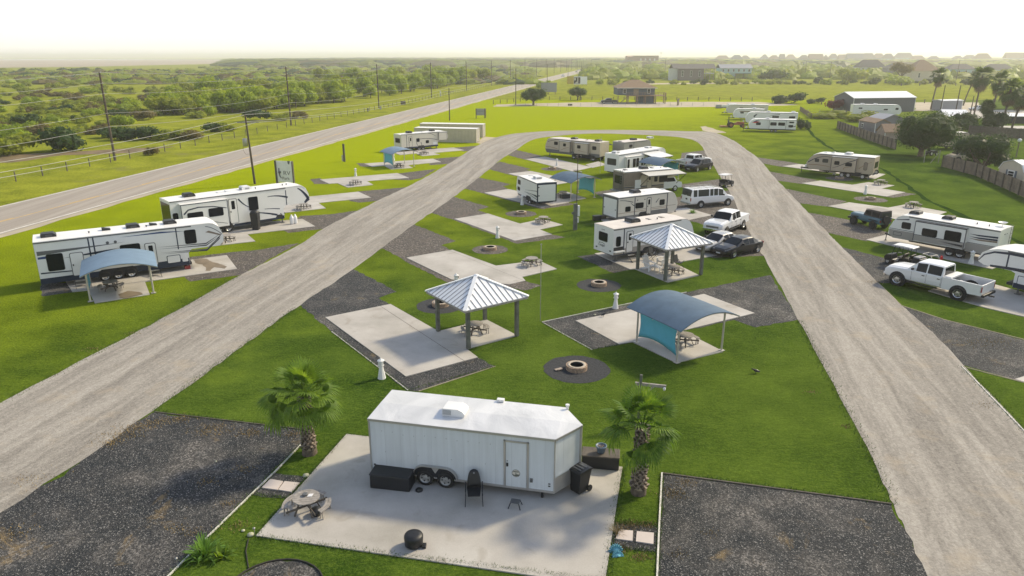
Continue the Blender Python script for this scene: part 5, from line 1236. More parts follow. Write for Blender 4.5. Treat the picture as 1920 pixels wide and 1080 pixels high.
def picnic(label, pos, ang=0.0, mat='wood_grey', nb=3, group='round picnic tables on the pads', top_r=.62):
    t = thing('picnic_table', label, 'picnic table', (pos.x, pos.y, .045), ang, group)
    mb = MB(); n = 9; w = 2*top_r/n
    for i in range(n):
        y = -top_r + w*(i+.5); hx = math.sqrt(max(.02, top_r**2-y*y))
        hx2 = math.sqrt(max(.005, top_r**2-(abs(y)+w*.4)**2)) if abs(y)+w*.4 < top_r else .1
        s0, s1 = (hx2, hx) if y > 0 else (hx, hx2)
        a0 = math.sqrt(max(.01, top_r**2-(y-w*.45)**2)); a1 = math.sqrt(max(.01, top_r**2-(y+w*.45)**2))
        mb.prism([(-a0, y-w*.45), (a0, y-w*.45), (a1, y+w*.45), (-a1, y+w*.45)], .71, .75, 'z')
    mb.build('table_top', M[mat], t)
    mb = MB()
    for k in range(4):
        a = R(45+90*k); u = Vector((math.cos(a), math.sin(a), 0)); mb.obox(u*.28+Vector((0, 0, .70)), u*.62+Vector((0, 0, .02)), .09, .05)
    for a in (R(45), R(135)):
        u = Vector((math.cos(a), math.sin(a), 0)); mb.obox(-u*.5+Vector((0, 0, .68)), u*.5+Vector((0, 0, .68)), .04, .08); mb.obox(-u*1.0+Vector((0, 0, .33 if a < 1 else .37)), u*1.0+Vector((0, 0, .33 if a < 1 else .37)), .04, .09)
    mb.build('frame', M['wood_dark'], t)
    for k in range(nb):
        a = R(0+90*k); r0, r1 = .86, 1.12; mb = MB(); s_ = []
        for rr0, rr1 in ((r0, r0+.12), (r0+.135, r1)):
            pts = []
            for i in range(7): b = a-R(32)+R(64)*i/6; pts.append((rr0*math.cos(b), rr0*math.sin(b)))
            for i in range(6, -1, -1): b = a-R(32)+R(64)*i/6; pts.append((rr1*math.cos(b), rr1*math.sin(b)))
            mb.prism(pts, .41, .45, 'z')
        for sg in (-1, 1):
            b = a+sg*R(24); u = Vector((math.cos(b), math.sin(b), 0))
            mb.obox(u*1.0+Vector((0, 0, .41)), u*1.04+Vector((0, 0, .0)), .08, .04); mb.obox(u*.9+Vector((0, 0, .41)), u*.86+Vector((0, 0, .0)), .06, .04)
        mb.build('bench', M[mat], t)
    t.scale = (.76, .76, .84); return t
near = picnic('round slatted picnic table on the patio in front of the big white trailer', G(577, 962), R(-8), nb=3)
proto = picnic('weathered round picnic table on its own under the left metal roof pavilion', G(891, 626), R(20), nb=3)
for (px, py), lb in [((1284, 648), 'weathered round picnic table under the nearest blue shelter'), ((1262, 515), 'round picnic table under the right pavilion next to the white lounge chairs'),
                     ((997, 499), 'round picnic table on the open pad beside the thin antenna pole'), ((1019, 419), 'round picnic table on the open pad left of the thick electric post'),
                     ((1056, 370), 'round picnic table under the shelter beside the short white trailer'), ((1080, 328), 'pale round picnic table behind the blue shelter in the middle of the loop'),
                     ((667, 347), 'brown round picnic table on the open pad just below the small fabric shelter'), ((748, 315), 'brown round picnic table beneath the small blue shelter near the highway lawn'),
                     ((795, 290), 'brown round picnic table beside the small cream fifth wheel near the containers'), ((424, 455), 'round picnic table between the two big fifth wheels on the left'),
                     ((209, 545), 'round picnic table under the leftmost pale blue shelter'), ((570, 393), 'round picnic table under the nose of the cream fifth wheel'),
                     ((1651, 347), 'round picnic table on the open pad right of the loop, farther one'), ((1712, 390), 'round picnic table on the pad behind the blue off road vehicle')]:
    p = G(px, py); d_ = dup(proto, (p.x, p.y, .045), R(rnd.choice([20, 35, 60])), lb)
# pedestals (white lighthouse shaped utility posts)
def pedestal(pos):
    t = thing('utility_pedestal', '', 'utility post', (pos.x, pos.y, 0), R(20), 'white lighthouse shaped utility pedestals'); t.scale = (.82, .82, .82)
    mb = MB()
    for i, (r0, z0, r1, z1) in enumerate(((.24, 0, .12, .80),)):
        n = 8; mb.lathe([(.26, 0), (.25, .04), (.115, .80)], (0, 0, 0), 8, smooth=False)
    mb.build('tower', M['white_paint'], t)
    mb = MB(); mb.lathe([(.115, .80), (.20, .86), (.20, .90), (.17, .90), (.17, 1.16), (.22, 1.18)], (0, 0, 0), 8, smooth=False); mb.build('lantern', M['white_paint'], t)
    mb = MB(); mb.lathe([(.23, 1.17), (.22, 1.20), (.07, 1.28), (.05, 1.34), (.005, 1.36)], (0, 0, 0), 8, smooth=False); mb.build('cap', M['white_paint'], t)
    mb = MB(); mb.box(.12, .20, -.07, .07, .93, 1.12); mb.build('outlet_box', M['steel_grey'], t)
    return t
pp = None
for (px, py), lb in [((716, 709), 'white lighthouse shaped utility pedestal at the kerb above the left palm'), ((856, 541), 'white lighthouse pedestal whose head shows behind the left pavilion roof'),
                     ((933, 446), 'white lighthouse pedestal at the edge of the third open pad beside the gravel fire ring'), ((1154, 578), 'white lighthouse pedestal between the right pavilion and the nearest blue shelter'),
                     ((1044, 311), 'white lighthouse pedestal in front of the cream trailer at the bend'), ((979, 384), 'white lighthouse pedestal in front of the short white trailer with the ramp door'),
                     ((667, 330), 'white lighthouse pedestal beside the open pad left of the left drive'), ((738, 301), 'white lighthouse pedestal behind the teal wall of the small shelter near the highway'),
                     ((1564, 327), 'white lighthouse pedestal in front of the tan trailer'), ((1622, 364), 'white lighthouse pedestal on the open pad right of the drive'),
                     ((1820, 495), 'white lighthouse pedestal between the grey and white trailer and the white pickup')]:
    p = G(px, py)
    if pp is None: pp = pedestal(p); pp['label'] = lb
    else: dup(pp, (p.x, p.y, 0), R(rnd.uniform(0, 60)), lb)
# fire rings
def firering(pos, mat='fire_stone'):
    t = thing('fire_ring', '', 'fire pit', (pos.x, pos.y, 0), 0, 'stone fire rings on gravel circles'); n = 16
    mb = MB()
    for lay in range(2):
        for i in range(n):
            a0 = 2*math.pi*(i+.5*lay)/n+.012; a1 = 2*math.pi*(i+1+.5*lay)/n-.012; z0, z1 = .01+.16*lay, .16+.16*lay; r0, r1 = .38, .585
            am = (a0+a1)/2
            mb.prism([(r*math.cos(a), r*math.sin(a)) for r, a in ((r0, a0), (r0, am), (r0, a1), (r1, a1), (r1, am), (r1, a0))], z0, z1, 'z')
    mb.build('stone_wall', M[mat], t, bevel=.012)
    mb = MB(); mb.lathe([(.375, .33), (.375, .03), (.01, .03)], (0, 0, 0), 24); mb.build('fire_bowl', M['char'], t)
    mb = MB(); mb.lathe([(.36, .315), (.36, .335), (.50, .345), (.50, .325)], (0, 0, 0), 24); mb.build('rim', M['fire_stone_pale'], t)
    return t
fr = None
for (x, y, r, mt), lb in zip(FR, ['brown stone fire ring nearest the camera with a scrap of wood beside it', 'stone fire ring on gravel behind the front left post of the left pavilion', 'stone fire ring in front of the lettered trailer', 'stone fire ring between the second and third open pads',
                                  'pale stone fire ring below the short white trailer', 'stone fire ring in front of the cream trailer at the bend', 'pale stone fire ring in the shade of the tan trailer', 'pale stone fire ring above the blue off road vehicle']):
    p = G(x, y)
    if fr is None: fr = firering(p); fr['label'] = lb; fr.scale = (.95, .95, .8)
    else: dup(fr, (p.x, p.y, 0), None, lb)
mb = MB(); q = G(1048, 694); mb.obox(q+Vector((-.2, -.1, .05)), q+Vector((.16, .12, .05)), .18, .05); mb.obox(q+Vector((-.05, -.16, .09)), q+Vector((.14, .0, .09)), .08, .04)
tag(mb.build('scrap_wood', M['planks_pale']), 'pale scrap of wood lying on the gravel beside the nearest fire ring', 'wood')

# white adirondack chairs and footrest
def adirondack(pos, ang, label):
    t = thing('lounge_chair', label, 'garden chair', (pos.x, pos.y, .045), ang, 'white garden chairs under the pavilion'); mb = MB()
    for i in range(5): mb.obox((.28-.11*i, 0, .36-.035*i), (.37-.11*i, 0, .39-.035*i), .52, .02)
    mb.build('seat', M['white_plastic'], t); mb = MB()
    for i in range(5):
        y = -.22+.11*i; h = 1.08-.9*(y*y)*1.3; mb.obox((-.18, y, .24), (-.50, y*1.12, h), .1, .02, up=(0, 1, 0))
    mb.build('backrest', M['white_plastic'], t)
    for sg in (-1, 1):
        mb = MB(); mb.obox((.42, sg*.33, .56), (-.42, sg*.33, .58), .13, .025); mb.build('armrest', M['white_plastic'], t)
        mb = MB(); mb.obox((.36, sg*.29, 0), (.36, sg*.29, .55), .1, .03, up=(0, 1, 0)); mb.build('leg', M['white_plastic'], t)
        mb = MB(); mb.obox((.36, sg*.27, .34), (-.6, sg*.27, .02), .03, .12); mb.build('leg', M['white_plastic'], t)
    return t
adirondack(G(1216, 507), R(-60), 'white wooden style lounge chair, front left of the pair under the right pavilion')
adirondack(G(1243, 498), R(-150), 'white lounge chair behind the front post of the right pavilion')
t = thing('footrest', 'long white slatted footrest between the lounge chairs and the picnic table', 'footrest', (G(1230, 508).x, G(1230, 508).y, .045), R(-35)); mb = MB()
for i in range(7): mb.obox((-.4+.13*i, -.26, .38-.02*abs(i-2)), (-.4+.13*i, .26, .38-.02*abs(i-2)), .11, .02)
for x in (-.38, .4):
    for y in (-.22, .22): mb.box(x-.03, x+.03, y-.03, y+.03, 0, .36)
mb.build('slats', M['white_plastic'], t)
for i, (px, py, sx) in enumerate(((1272, 503, 0), (1225, 488, 1))):
    p = G(px, py); t = thing('folding_chair', 'black folding camp chair ' + ('behind the picnic table beside the lettered trailer' if i == 0 else 'with a pale cross pattern beside the steps of the lettered trailer'), 'camp chair', (p.x, p.y, .045), R(-50))
    mb = MB(); mb.obox((-.25, 0, .42), (.25, 0, .44), .5, .03); mb.build('seat', M['black_plastic'], t); mb = MB(); mb.obox((-.25, 0, .44), (-.4, 0, .95), .5, .03); mb.build('backrest', M['black_plastic'], t)
    mb = MB()
    for sg in (-1, 1): mb.tube([(-.3, sg*.26, 0), (.3, sg*.26, .6)], .015, 6); mb.tube([(.3, sg*.26, 0), (-.3, sg*.26, .6)], .015, 6)
    mb.build('frame', M['black_frame'], t)

# ------------------------------------------------------------------ big enclosed trailer in the foreground
TH = 2.60
r0 = G(691, 784, TH); r1 = G(1041, 823, TH); r2 = G(738, 733, TH); nose = G(1083, 796, TH); r3 = G(1057, 763, TH)
d = (r1-r0).normalized(); ang = math.atan2(d.y, d.x); nn = Vector((-d.y, d.x, 0)); W_ = 2.42
L_ = (r1-r0).length; noseL = (nose-r1).dot(d)
t = thing('cargo_trailer', 'big white enclosed cargo trailer with a pointed front and roof unit on the patio', 'cargo trailer', (r0.x, r0.y, 0), ang)
zb = .38; poly = [(0, 0), (L_, 0), (L_+.78, W_/2), (L_, W_), (0, W_)]
m, nt, b = newmat('trailer_skin'); p_ = objc(nt)
sx = nd(nt, 'SeparateXYZ'); nt.links.new(p_, sx.inputs[0])
wv = nd(nt, 'Math', operation='FRACT'); dv = nd(nt, 'Math', operation='DIVIDE'); dv.inputs[1].default_value = 0.61
nt.links.new(sx.outputs[0], dv.inputs[0]); nt.links.new(dv.outputs[0], wv.inputs[0])
seam = ramp(nt, wv.outputs[0], [(0.0, 0.55), (0.014, 1.0), (1.0, 1.0)])
nz = noise(nt, 1.2, 5, vec=p_); nz2 = noise(nt, 1.0, 4, vec=mapping(nt, p_, (6, 6, .35)))
base = mix(nt, 0.5, ramp(nt, nz, [(0.3, (0.55, 0.59, 0.62)), (0.7, (0.61, 0.655, 0.69))]), ramp(nt, nz2, [(0.3, (0.50, 0.53, 0.55)), (0.65, (0.63, 0.67, 0.70))]))
nt.links.new(mix(nt, 1.0, base, seam, 'MULTIPLY'), b.inputs['Base Color']); b.inputs['Roughness'].default_value = 0.35
bump(nt, b, nz, 0.25, 0.03)
m, nt, b = newmat('trailer_roof'); p_ = objc(nt); n1 = noise(nt, 0.9, 4, vec=mapping(nt, p_, (1, .55, 1), .3), dist=.6); n2 = noise(nt, 0.5, 5, vec=p_)
nt.links.new(ramp(nt, n1, [(0.3, (0.54, 0.545, 0.55)), (0.6, (0.70, 0.70, 0.70))]), b.inputs['Base Color']); b.inputs['Roughness'].default_value = 0.32; b.inputs['Metallic'].default_value = 0.15
bump(nt, b, n1, 0.55, 0.10)
mb = MB(); mb.prism(poly, zb, TH-.03, 'z'); body = mb.build('body', M['trailer_skin'], t)
mb = MB(); cr = .06; pl = [(-.03, -.03), (L_+.01, -.03), (L_+.82, W_/2), (L_+.01, W_+.03), (-.03, W_+.03)]
vs = [(x, y, TH-.03) for x, y in pl] + [(x, y, TH+.0) for x, y in pl] + [(0.0, W_/2, TH+cr), (L_, W_/2, TH+cr)]
mb.add(vs, [(0, 1, 6, 5), (1, 2, 7, 6), (2, 3, 8, 7), (3, 4, 9, 8), (4, 0, 5, 9), (5, 6, 11, 10), (6, 7, 11), (7, 8, 11), (8, 9, 10, 11), (9, 5, 10)], 0, False)
mb.build('roof', M['trailer_roof'], t)
mb = MB()
for i in range(5):
    a_, b_ = pl[i], pl[(i+1) % 5]; mb.obox((a_[0], a_[1], TH-.05), (b_[0], b_[1], TH-.05), .035, .085)
for i in range(5):
    a_, b_ = poly[i], poly[(i+1) % 5]; mb.obox((a_[0], a_[1], zb+.02), (b_[0], b_[1], zb+.02), .03, .09)
mb.obox((0, -.004, zb), (0, -.004, TH), .05, .05); mb.obox((L_, -.002, zb), (L_, -.002, TH), .05, .05); mb.obox((L_+.78, W_/2, zb), (L_+.78, W_/2, TH), .14, .08); mb.build('corner_trim', M['trim_alu'], t)
mb = MB(); a_, b_ = Vector((L_+.012, -.016, 0)), Vector((L_+.76, W_/2-.04, 0)); dd = (b_-a_).normalized(); o2 = Vector((dd.y, -dd.x, 0))*.012
mb.add([a_+o2+Vector((0, 0, zb+.05)), b_+o2+Vector((0, 0, zb+.05)), b_+o2+Vector((0, 0, zb+.62)), a_+o2+Vector((0, 0, zb+.62))], [(0, 1, 2, 3)]); mb.build('stone_guard', M['trim_alu'], t)
# door with its frame
xd = L_*.735; wd = .86
mb = MB()
for a_, b_, c_2, e_ in ((xd, xd+.07, zb+.04, 2.34), (xd+wd, xd+wd+.07, zb+.04, 2.34), (xd, xd+wd+.07, 2.28, 2.34)): mb.box(a_, b_, -.035, .01, c_2, e_)
dr = mb.build('door', M['trim_alu'], t)
mb = MB(); mb.box(xd+.085, xd+wd-.015, -.02, .01, zb+.07, 2.265); mb.build('door_leaf', M['trailer_skin'], dr)
mb = MB(); mb.box(xd+.10, xd+.17, -.05, 0, 1.28, 1.42); mb.cyl((xd+.135, 0, 1.5), .02, -.04, 8, axis='y'); mb.build('handle', M['black_plastic'], dr)
mb = MB(); mb.cyl((xd+.46, -.0, 1.02), .155, -.026, 28, axis='y'); em = mb.build('emblem', M['steel_grey'], t)
mb = MB(); mb.cyl((xd+.46, -.0, 1.02), .138, -.029, 28, axis='y'); mb.build('emblem_field', M['cream_gel'], em)
mb = MB(); mb.prism([(xd+.46-.132, .985), (xd+.40, .95), (xd+.47, .99), (xd+.46+.132, .985), (xd+.56, .925), (xd+.46, .89), (xd+.36, .925)], 0, -.032, 'y'); mb.prism([(xd+.445, .96), (xd+.475, .96), (xd+.47, 1.13), (xd+.45, 1.13)], 0, -.033, 'y')
mb.prism([(xd+.35, 1.10), (xd+.45, 1.12), (xd+.43, 1.075), (xd+.36, 1.07)], 0, -.032, 'y'); mb.prism([(xd+.48, 1.12), (xd+.57, 1.10), (xd+.56, 1.07), (xd+.49, 1.075)], 0, -.032, 'y'); mb.build('palm_mark', M['wood_green'], em)
mb = MB(); mb.box(xd+wd+.12, xd+wd+.22, -.04, .0, .72, .88); mb.build('outlet_box', M['steel_grey'], t, bevel=.01)
mb = MB(); mb.box(L_-.22, L_-.14, -.02, .0, .62, .66); mb.box(L_-.22, L_-.14, -.02, .0, .72, .75); mb.build('marker_light', M['black_plastic'], t); 
mb = MB(); mb.box(.1, .17, -.02, .0, .62, .68); mb.build('marker_light', M['black_plastic'], t)
# rivets
mb = MB(); rq = random.Random(2)
for i in range(11): mb.cyl((.5+i*.42, .0, 2.1+rq.uniform(-.05, .03)), .012, -.012, 6, axis='y')
for i in range(4): mb.cyl((.6+i*1.3, .0, 1.25), .012, -.012, 6, axis='y')
mb.build('rivet', M['steel_grey'], t)
# fender and tandem wheels
xw = (L_*.305, L_*.305+.80); pts = []
x0_, x1_ = xw[0]-.48, xw[1]+.48
for i in range(9): a_ = math.pi-math.pi/2*i/8; pts.append((xw[0]+.47*math.cos(a_), .42+.47*math.sin(a_)))
for i in range(9): a_ = math.pi/2-math.pi/2*i/8; pts.append((xw[1]+.47*math.cos(a_), .42+.47*math.sin(a_)))
mb = MB(); q_ = [(p[0], p[1]) for p in pts]; mb.prism(q_, .02, -.02, 'y'); mb.build('wheel_well', M['black_frame'], t)
mb = MB(); mb.add([(xw[0]+.1, -.026, .90), (xw[1]-.1, -.026, .90), (xw[1]-.22, -.026, .86), ((xw[0]+xw[1])/2, -.026, .58), (xw[0]+.22, -.026, .86)], [(0, 1, 2, 3, 4)])
for i in range(len(pts)-1): mb.obox((pts[i][0], -.06, pts[i][1]+.01), (pts[i+1][0], -.06, pts[i+1][1]+.01), .16, .03)
mb.build('fender', M['trim_alu'], t)
for x in xw: wheel(t, (x, -.06, .35), .34, .2, -1, 'galv'); wheel(t, (x, W_+.06, .35), .34, .2, 1, 'galv')
mb = MB(); mb.box(.1, L_-.1, .3, W_-.3, zb-.14, zb+.01); mb.obox((L_-.3, .4, .36), (L_+.95, W_/2, .36), .1, .12); mb.obox((L_-.3, W_-.4, .36), (L_+.95, W_/2, .36), .1, .12)
mb.box(L_+.86, L_+.93, W_/2-.04, W_/2+.04, .05, .5); mb.box(L_-.5, L_-.42, .1, .18, .045, zb); mb.build('chassis', M['black_frame'], t)
# roof unit
ax, ay = L_*.435, W_*.42; z_ = TH+.04
mb = MB(); mb.prism([(ax-.42, z_), (ax+.42, z_), (ax+.46, z_+.1), (ax+.38, z_+.22), (ax+.2, z_+.30), (ax-.42, z_+.30)], ay-.3, ay+.34, 'y'); ac_ = mb.build('air_conditioner', M['white_plastic'], t, bevel=.04)
mb = MB(); mb.box(ax-.40, ax-.08, ay-.312, ay-.29, z_+.05, z_+.24); g_ = mb.build('grille', M['steel_grey'], ac_)
mb = MB()
for k in range(5): mb.box(ax-.40, ax-.08, ay-.325, ay-.305, z_+.06+.038*k, z_+.075+.038*k)
mb.build('slats', M['white_plastic'], ac_)
mb = MB(); mb.box(L_*.62, L_*.62+.28, W_-.12, W_+.05, TH+.02, TH+.12); mb.box(L_*.62+.1, L_*.62+.16, W_-.15, W_-.12, TH+.04, TH+.1); mb.build('roof_vent', M['white_plastic'], t)
mb = MB(); mb.cyl((L_+.1, W_-.1, TH), .05, .16, 8); mb.cyl((L_+.1, W_-.1, TH+.14), .08, .06, 8); mb.build('vent_pipe', M['white_plastic'], t)

# things on the patio
zP = .045
def bx_thing(name, label, cat, pc, ang_, sx, sy, h, mat, bev=.03, lid=None):
    t = thing(name, label, cat, (pc.x, pc.y, zP), ang_); mb = MB(); mb.box(-sx/2, sx/2, -sy/2, sy/2, 0, h); mb.build('body', M[mat], t, bevel=bev)
    mb = MB(); mb.box(-sx/2-.02, sx/2+.02, -sy/2-.02, sy/2+.02, h+.002, h+.06); mb.build('lid', M[lid or mat], t, bevel=bev); return t
p = G(734, 918); q_ = Vector((p.x+.02, p.y+.22, 0))
bx_thing('deck_box', 'black deck storage box against the left end of the big white trailer', 'storage box', q_, ang+R(2), 1.55, .68, .55, 'black_plastic')
p = G(1127, 880)
cb2 = bx_thing('deck_box', 'black storage box with a plank top and blue pot right of the white trailer', 'storage box', Vector((p.x, p.y+.25, 0)), ang+R(4), 1.45, .68, .52, 'black_plastic', lid='wood_dark')
mb = MB(); mb.lathe([(.10, 0), (.15, .02), (.20, .26), (.225, .28), (.225, .31), (.19, .31), (.18, .25), (.01, .24)], (0, 0, 0), 20); pt = thing('flower_pot', 'round blue glazed pot standing on the black storage box', 'pot', (p.x, p.y+.22, zP+.585), 0); mb.build('pot', M['terracotta'], pt)
mb = MB(); rq = random.Random(9)
for i in range(26): a_ = rq.uniform(0, 6.28); r_ = rq.uniform(0, .15); mb.obox((r_*math.cos(a_), r_*math.sin(a_), .23), ((r_+.03)*math.cos(a_), (r_+.03)*math.sin(a_), .28), .03, .02)
mb.build('dry_soil', M['planks_pale'], pt)
# wheelie bin
p = G(1086, 925); t = thing('rubbish_bin', 'black wheeled rubbish bin with its lid shut at the nose of the big white trailer', 'bin', (p.x, p.y+.1, zP), ang+R(-35))
mb = MB(); vs = [(-.22, -.24, .04), (.22, -.24, .04), (.22, .24, .04), (-.22, .24, .04), (-.30, -.30, .92), (.30, -.30, .92), (.30, .34, .92), (-.30, .34, .92)]
mb.add(vs, [(3, 2, 1, 0), (4, 5, 6, 7), (0, 1, 5, 4), (1, 2, 6, 5), (2, 3, 7, 6), (3, 0, 4, 7)]); mb.build('body', M['black_plastic'], t, bevel=.02)
mb = MB(); mb.prism([(-.36, .93), (.38, .93), (.38, .97), (.2, 1.02), (-.3, 1.0)], -.32, .32, 'x'); mb.build('lid', M['black_plastic'], t, bevel=.02)
mb = MB()
for y in (-.16, .0, .16): mb.box(-.2, .2, y-.03, y+.03, 1.01, 1.03)
mb.build('lid_rib', M['steel_grey'], t); mb = MB(); mb.tube([(-.26, .42, .9), (.26, .42, .9)], .025, 8); mb.build('handle', M['black_plastic'], t)
for sg in (-1, 1): wheel(t, (sg*.01, .26, .12), .01, .01); mb = MB(); mb.cyl((sg*.25, .28, .13), .13, sg*.05, 14, axis='x'); mb.build('wheel', M['rubber'], t)
# camp chair by the wheels
p = G(889, 944); t = thing('camp_chair', 'black folding camp chair with armrests by the wheels of the big white trailer', 'camp chair', (p.x, p.y+.05, zP), ang+R(-75))
mb = MB(); mb.prism([(-.28, -.26), (.28, -.22), (.28, .22), (-.28, .26)], .40, .43, 'z'); mb.build('seat', M['black_plastic'], t)
mb = MB(); vs = []
for i in range(6):
    v_ = i/5; w = .26*(1-.45*v_**2.2)
    for k in range(5): u = k/4*2-1; vs.append((-.28-.2*v_-.04*(1-u*u), u*w, .42+.62*v_-(.05*u*u if i == 5 else 0)))
mb.add(vs, [(i*5+k, i*5+k+1, (i+1)*5+k+1, (i+1)*5+k) for i in range(5) for k in range(4)], 0, True); bk = mb.build('backrest', M['black_plastic'], t); sd = bk.modifiers.new('s', 'SOLIDIFY'); sd.thickness = .03
mb = MB(); mb.cyl((-.44, 0, .93), .03, .03, 10, axis='x'); mb.build('badge', M['metal_grey'], bk)
for sg in (-1, 1):
    mb = MB(); mb.tube([(.32, sg*.32, .0), (.1, sg*.30, .3), (-.25, sg*.30, .62)], .014, 6); mb.tube([(-.38, sg*.32, 0), (-.05, sg*.30, .3), (.26, sg*.30, .62)], .014, 6); mb.tube([(.3, sg*.30, .62), (-.3, sg*.30, .64)], .022, 6); mb.build('side_frame', M['black_frame'], t)
# step stool
p = G(966, 952); t = thing('step_stool', 'small black folding step stool below the white trailer door', 'step stool', (p.x, p.y, zP), ang)
mb = MB()
for k in range(4): mb.box(-.17, .17, -.14+.075*k, -.09+.075*k, .22, .24)
mb.build('tread', M['steel_grey'], t); mb = MB()
for sx_ in (-1, 1):
    for sy_ in (-1, 1): mb.obox((sx_*.15, sy_*.12, .22), (sx_*.22, sy_*.18, 0), .025, .025)
mb.build('legs', M['black_frame'], t)
# covered fire bowl and round things
p = G(776, 1026); mb = MB(); mb.lathe([(.01, 0), (.24, .0), (.30, .06), (.32, .36), (.29, .42), (.16, .45), (.01, .45)], (0, 0, 0), 24); t = thing('drum_cooker', 'round black covered drum cooker standing alone on the patio', 'cooker', (p.x, p.y+.05, zP), 0); mb.build('cover', M['black_plastic'], t)
mb = MB(); mb.box(.28, .42, -.2, .02, 0, .09); mb.cyl((.30, -.12, .09), .06, .03, 10); mb.build('foot', M['black_plastic'], t, bevel=.02)
p = G(786, 922); mb = MB(); mb.lathe([(.01, .0), (.13, .0), (.14, .05), (.09, .10), (.01, .11)], (p.x, p.y, zP), 20); tag(mb.build('lid_cover', M['black_plastic']), 'small round black disc on the patio beside the trailer wheels', 'lid')
p = G(587, 968); mb = MB(); mb.lathe([(.01, 0), (.16, .0), (.21, .10), (.20, .22), (.10, .28), (.01, .29)], (p.x+.12, p.y+.05, zP), 20); tag(mb.build('portable_grill', M['black_plastic']), 'round black portable grill on the ground under the near picnic table', 'grill')
# cup and phone on the near table
pn = near.location; mb = MB(); mb.lathe([(.05, 0), (.09, .02), (.10, .07), (.085, .08), (.01, .075)], (pn.x-.05, pn.y+.08, zP+.632), 16); tag(mb.build('ash_bowl', M['steel_grey']), 'small grey bowl on the near round picnic table', 'bowl')
mb = MB(); mb.prism([(-.08, -.06), (.08, -.04), (.1, .12), (-.06, .1)], 0, .015, 'z'); mb.xf(Matrix.Translation((pn.x+.12, pn.y+.05, zP+.632))); tag(mb.build('notebook', M['paper']), 'pale notebook lying on the near round picnic table', 'notebook')
# blue shell planter ornament
p = G(1157, 1040); t = thing('shell_ornament', 'pale blue fluted clam shell ornament on the grass at the patio corner', 'ornament', (p.x, p.y, 0), R(10))
for sc, off, tilt in ((1.0, (0, .08, .02), 70), (.8, (0, -.14, .02), 50)):
    mb = MB(); n = 22; vs = [(0, 0, 0)]
    for i in range(n+1):
        a_ = R(-10)+R(200)*i/n; rr_ = .25*(1+.09*(1 if i % 2 else -1)); vs.append((rr_*math.cos(a_), .05 + (.03 if i % 2 else -.02), rr_*math.sin(a_)*1.05))
        vs.append((rr_*.6*math.cos(a_), .09+(.02 if i % 2 else -.02), rr_*.6*math.sin(a_)))
    fs = [(0, 2+2*i, 4+2*i) for i in range(n)] + [(1+2*i, 3+2*i, 4+2*i, 2+2*i) for i in range(n)]
    mb.add(vs, fs, 0, False); mb.xf(Matrix.Translation(Vector(off)) @ Matrix.Rotation(R(-25 if sc == 1 else -45), 4, 'X') @ Matrix.Scale(sc, 4)); o_ = mb.build('shell_half', M['shell_blue'], t); s_ = o_.modifiers.new('s', 'SOLIDIFY'); s_.thickness = .035
# solar light, small stones
def solar(px, lb):
    p = G(*px); mb = MB(); mb.tube([(p.x, p.y, 0), (p.x, p.y, .26)], .01, 6); mb.lathe([(.01, .26), (.035, .27), (.05, .32), (.01, .34)], (p.x, p.y, 0), 12); tag(mb.build('garden_light', M['galv']), lb, 'garden light', 'small solar garden lights')
solar((478, 1005), 'small solar light on a stake at the left corner of the patio'); solar((333, 1062), 'small solar light on a stake at the white kerb above the bottom edge')
for (px, py), r_, lb in [((574, 893), .13, 'pale round stone on the grass at the left edge of the patio'), ((470, 1004), .12, 'pale flat stone by the solar light at the patio corner'), ((404+52, 996), .07, 'small white stone beside the solar light'), ((405, 866), .05, 'tiny white stone in the grass under the left palm'), ((1115, 591), .09, 'white ball shaped stone on the edging left of the lighthouse pedestal')][:5]:
    p = G(px, py); mb = MB(); mb.lathe([(.01, 0), (r_, .01), (r_*.9, r_*.45), (r_*.4, r_*.75), (.01, r_*.8)], (p.x, p.y, 0.01), 9); tag(mb.build('garden_stone', M['boulder']), lb, 'stone', 'pale stones in the grass')
# sign post with crossbar by the right palm
p = G(1197, 768+22); zt = 2.0
t = thing('cross_post', 'grey timber post with a crossbar and a small white globe behind the right palm', 'post', (p.x, p.y, 0), R(-14)); t.scale = (.95, 1, 1.3)
mb = MB(); mb.box(-.06, .06, -.06, .06, 0, 1.75); mb.build('post', M['wood_green'], t)
mb = MB(); mb.box(-.25, 1.15, -.045, .045, 1.36, 1.46); mb.obox((.05, 0, .95), (.6, 0, 1.37), .06, .07); mb.build('crossbar', M['wood_grey'], t)
mb = MB(); mb.lathe([(.001, -.07), (.05, -.05), (.07, 0), (.05, .05), (.001, .07)], (1.08, -.06, 1.34), 14); mb.build('globe', M['white_plastic'], t)
# thin poles
def thinpole(px, top, lb, r=.02, mat='galv', nm='antenna_pole'):
    p = G(*px); fw = FOC*_c-(top-540)*_s; dn = FOC*_s+(top-540)*_c; h = CAM_H-dn*p.y/fw
    mb = MB(); mb.cyl((p.x, p.y, 0), r, h, 8); mb.box(p.x-.05, p.x+.05, p.y-.03, p.y+.03, h, h+.05); return tag(mb.build(nm, M[mat]), lb, 'pole')
thinpole((1013, 602), 459, 'thin pale green pole standing on the lawn beside the middle pads'); thinpole((1125, 325), 258, 'thin pole on the lawn right of the cream trailer at the bend')
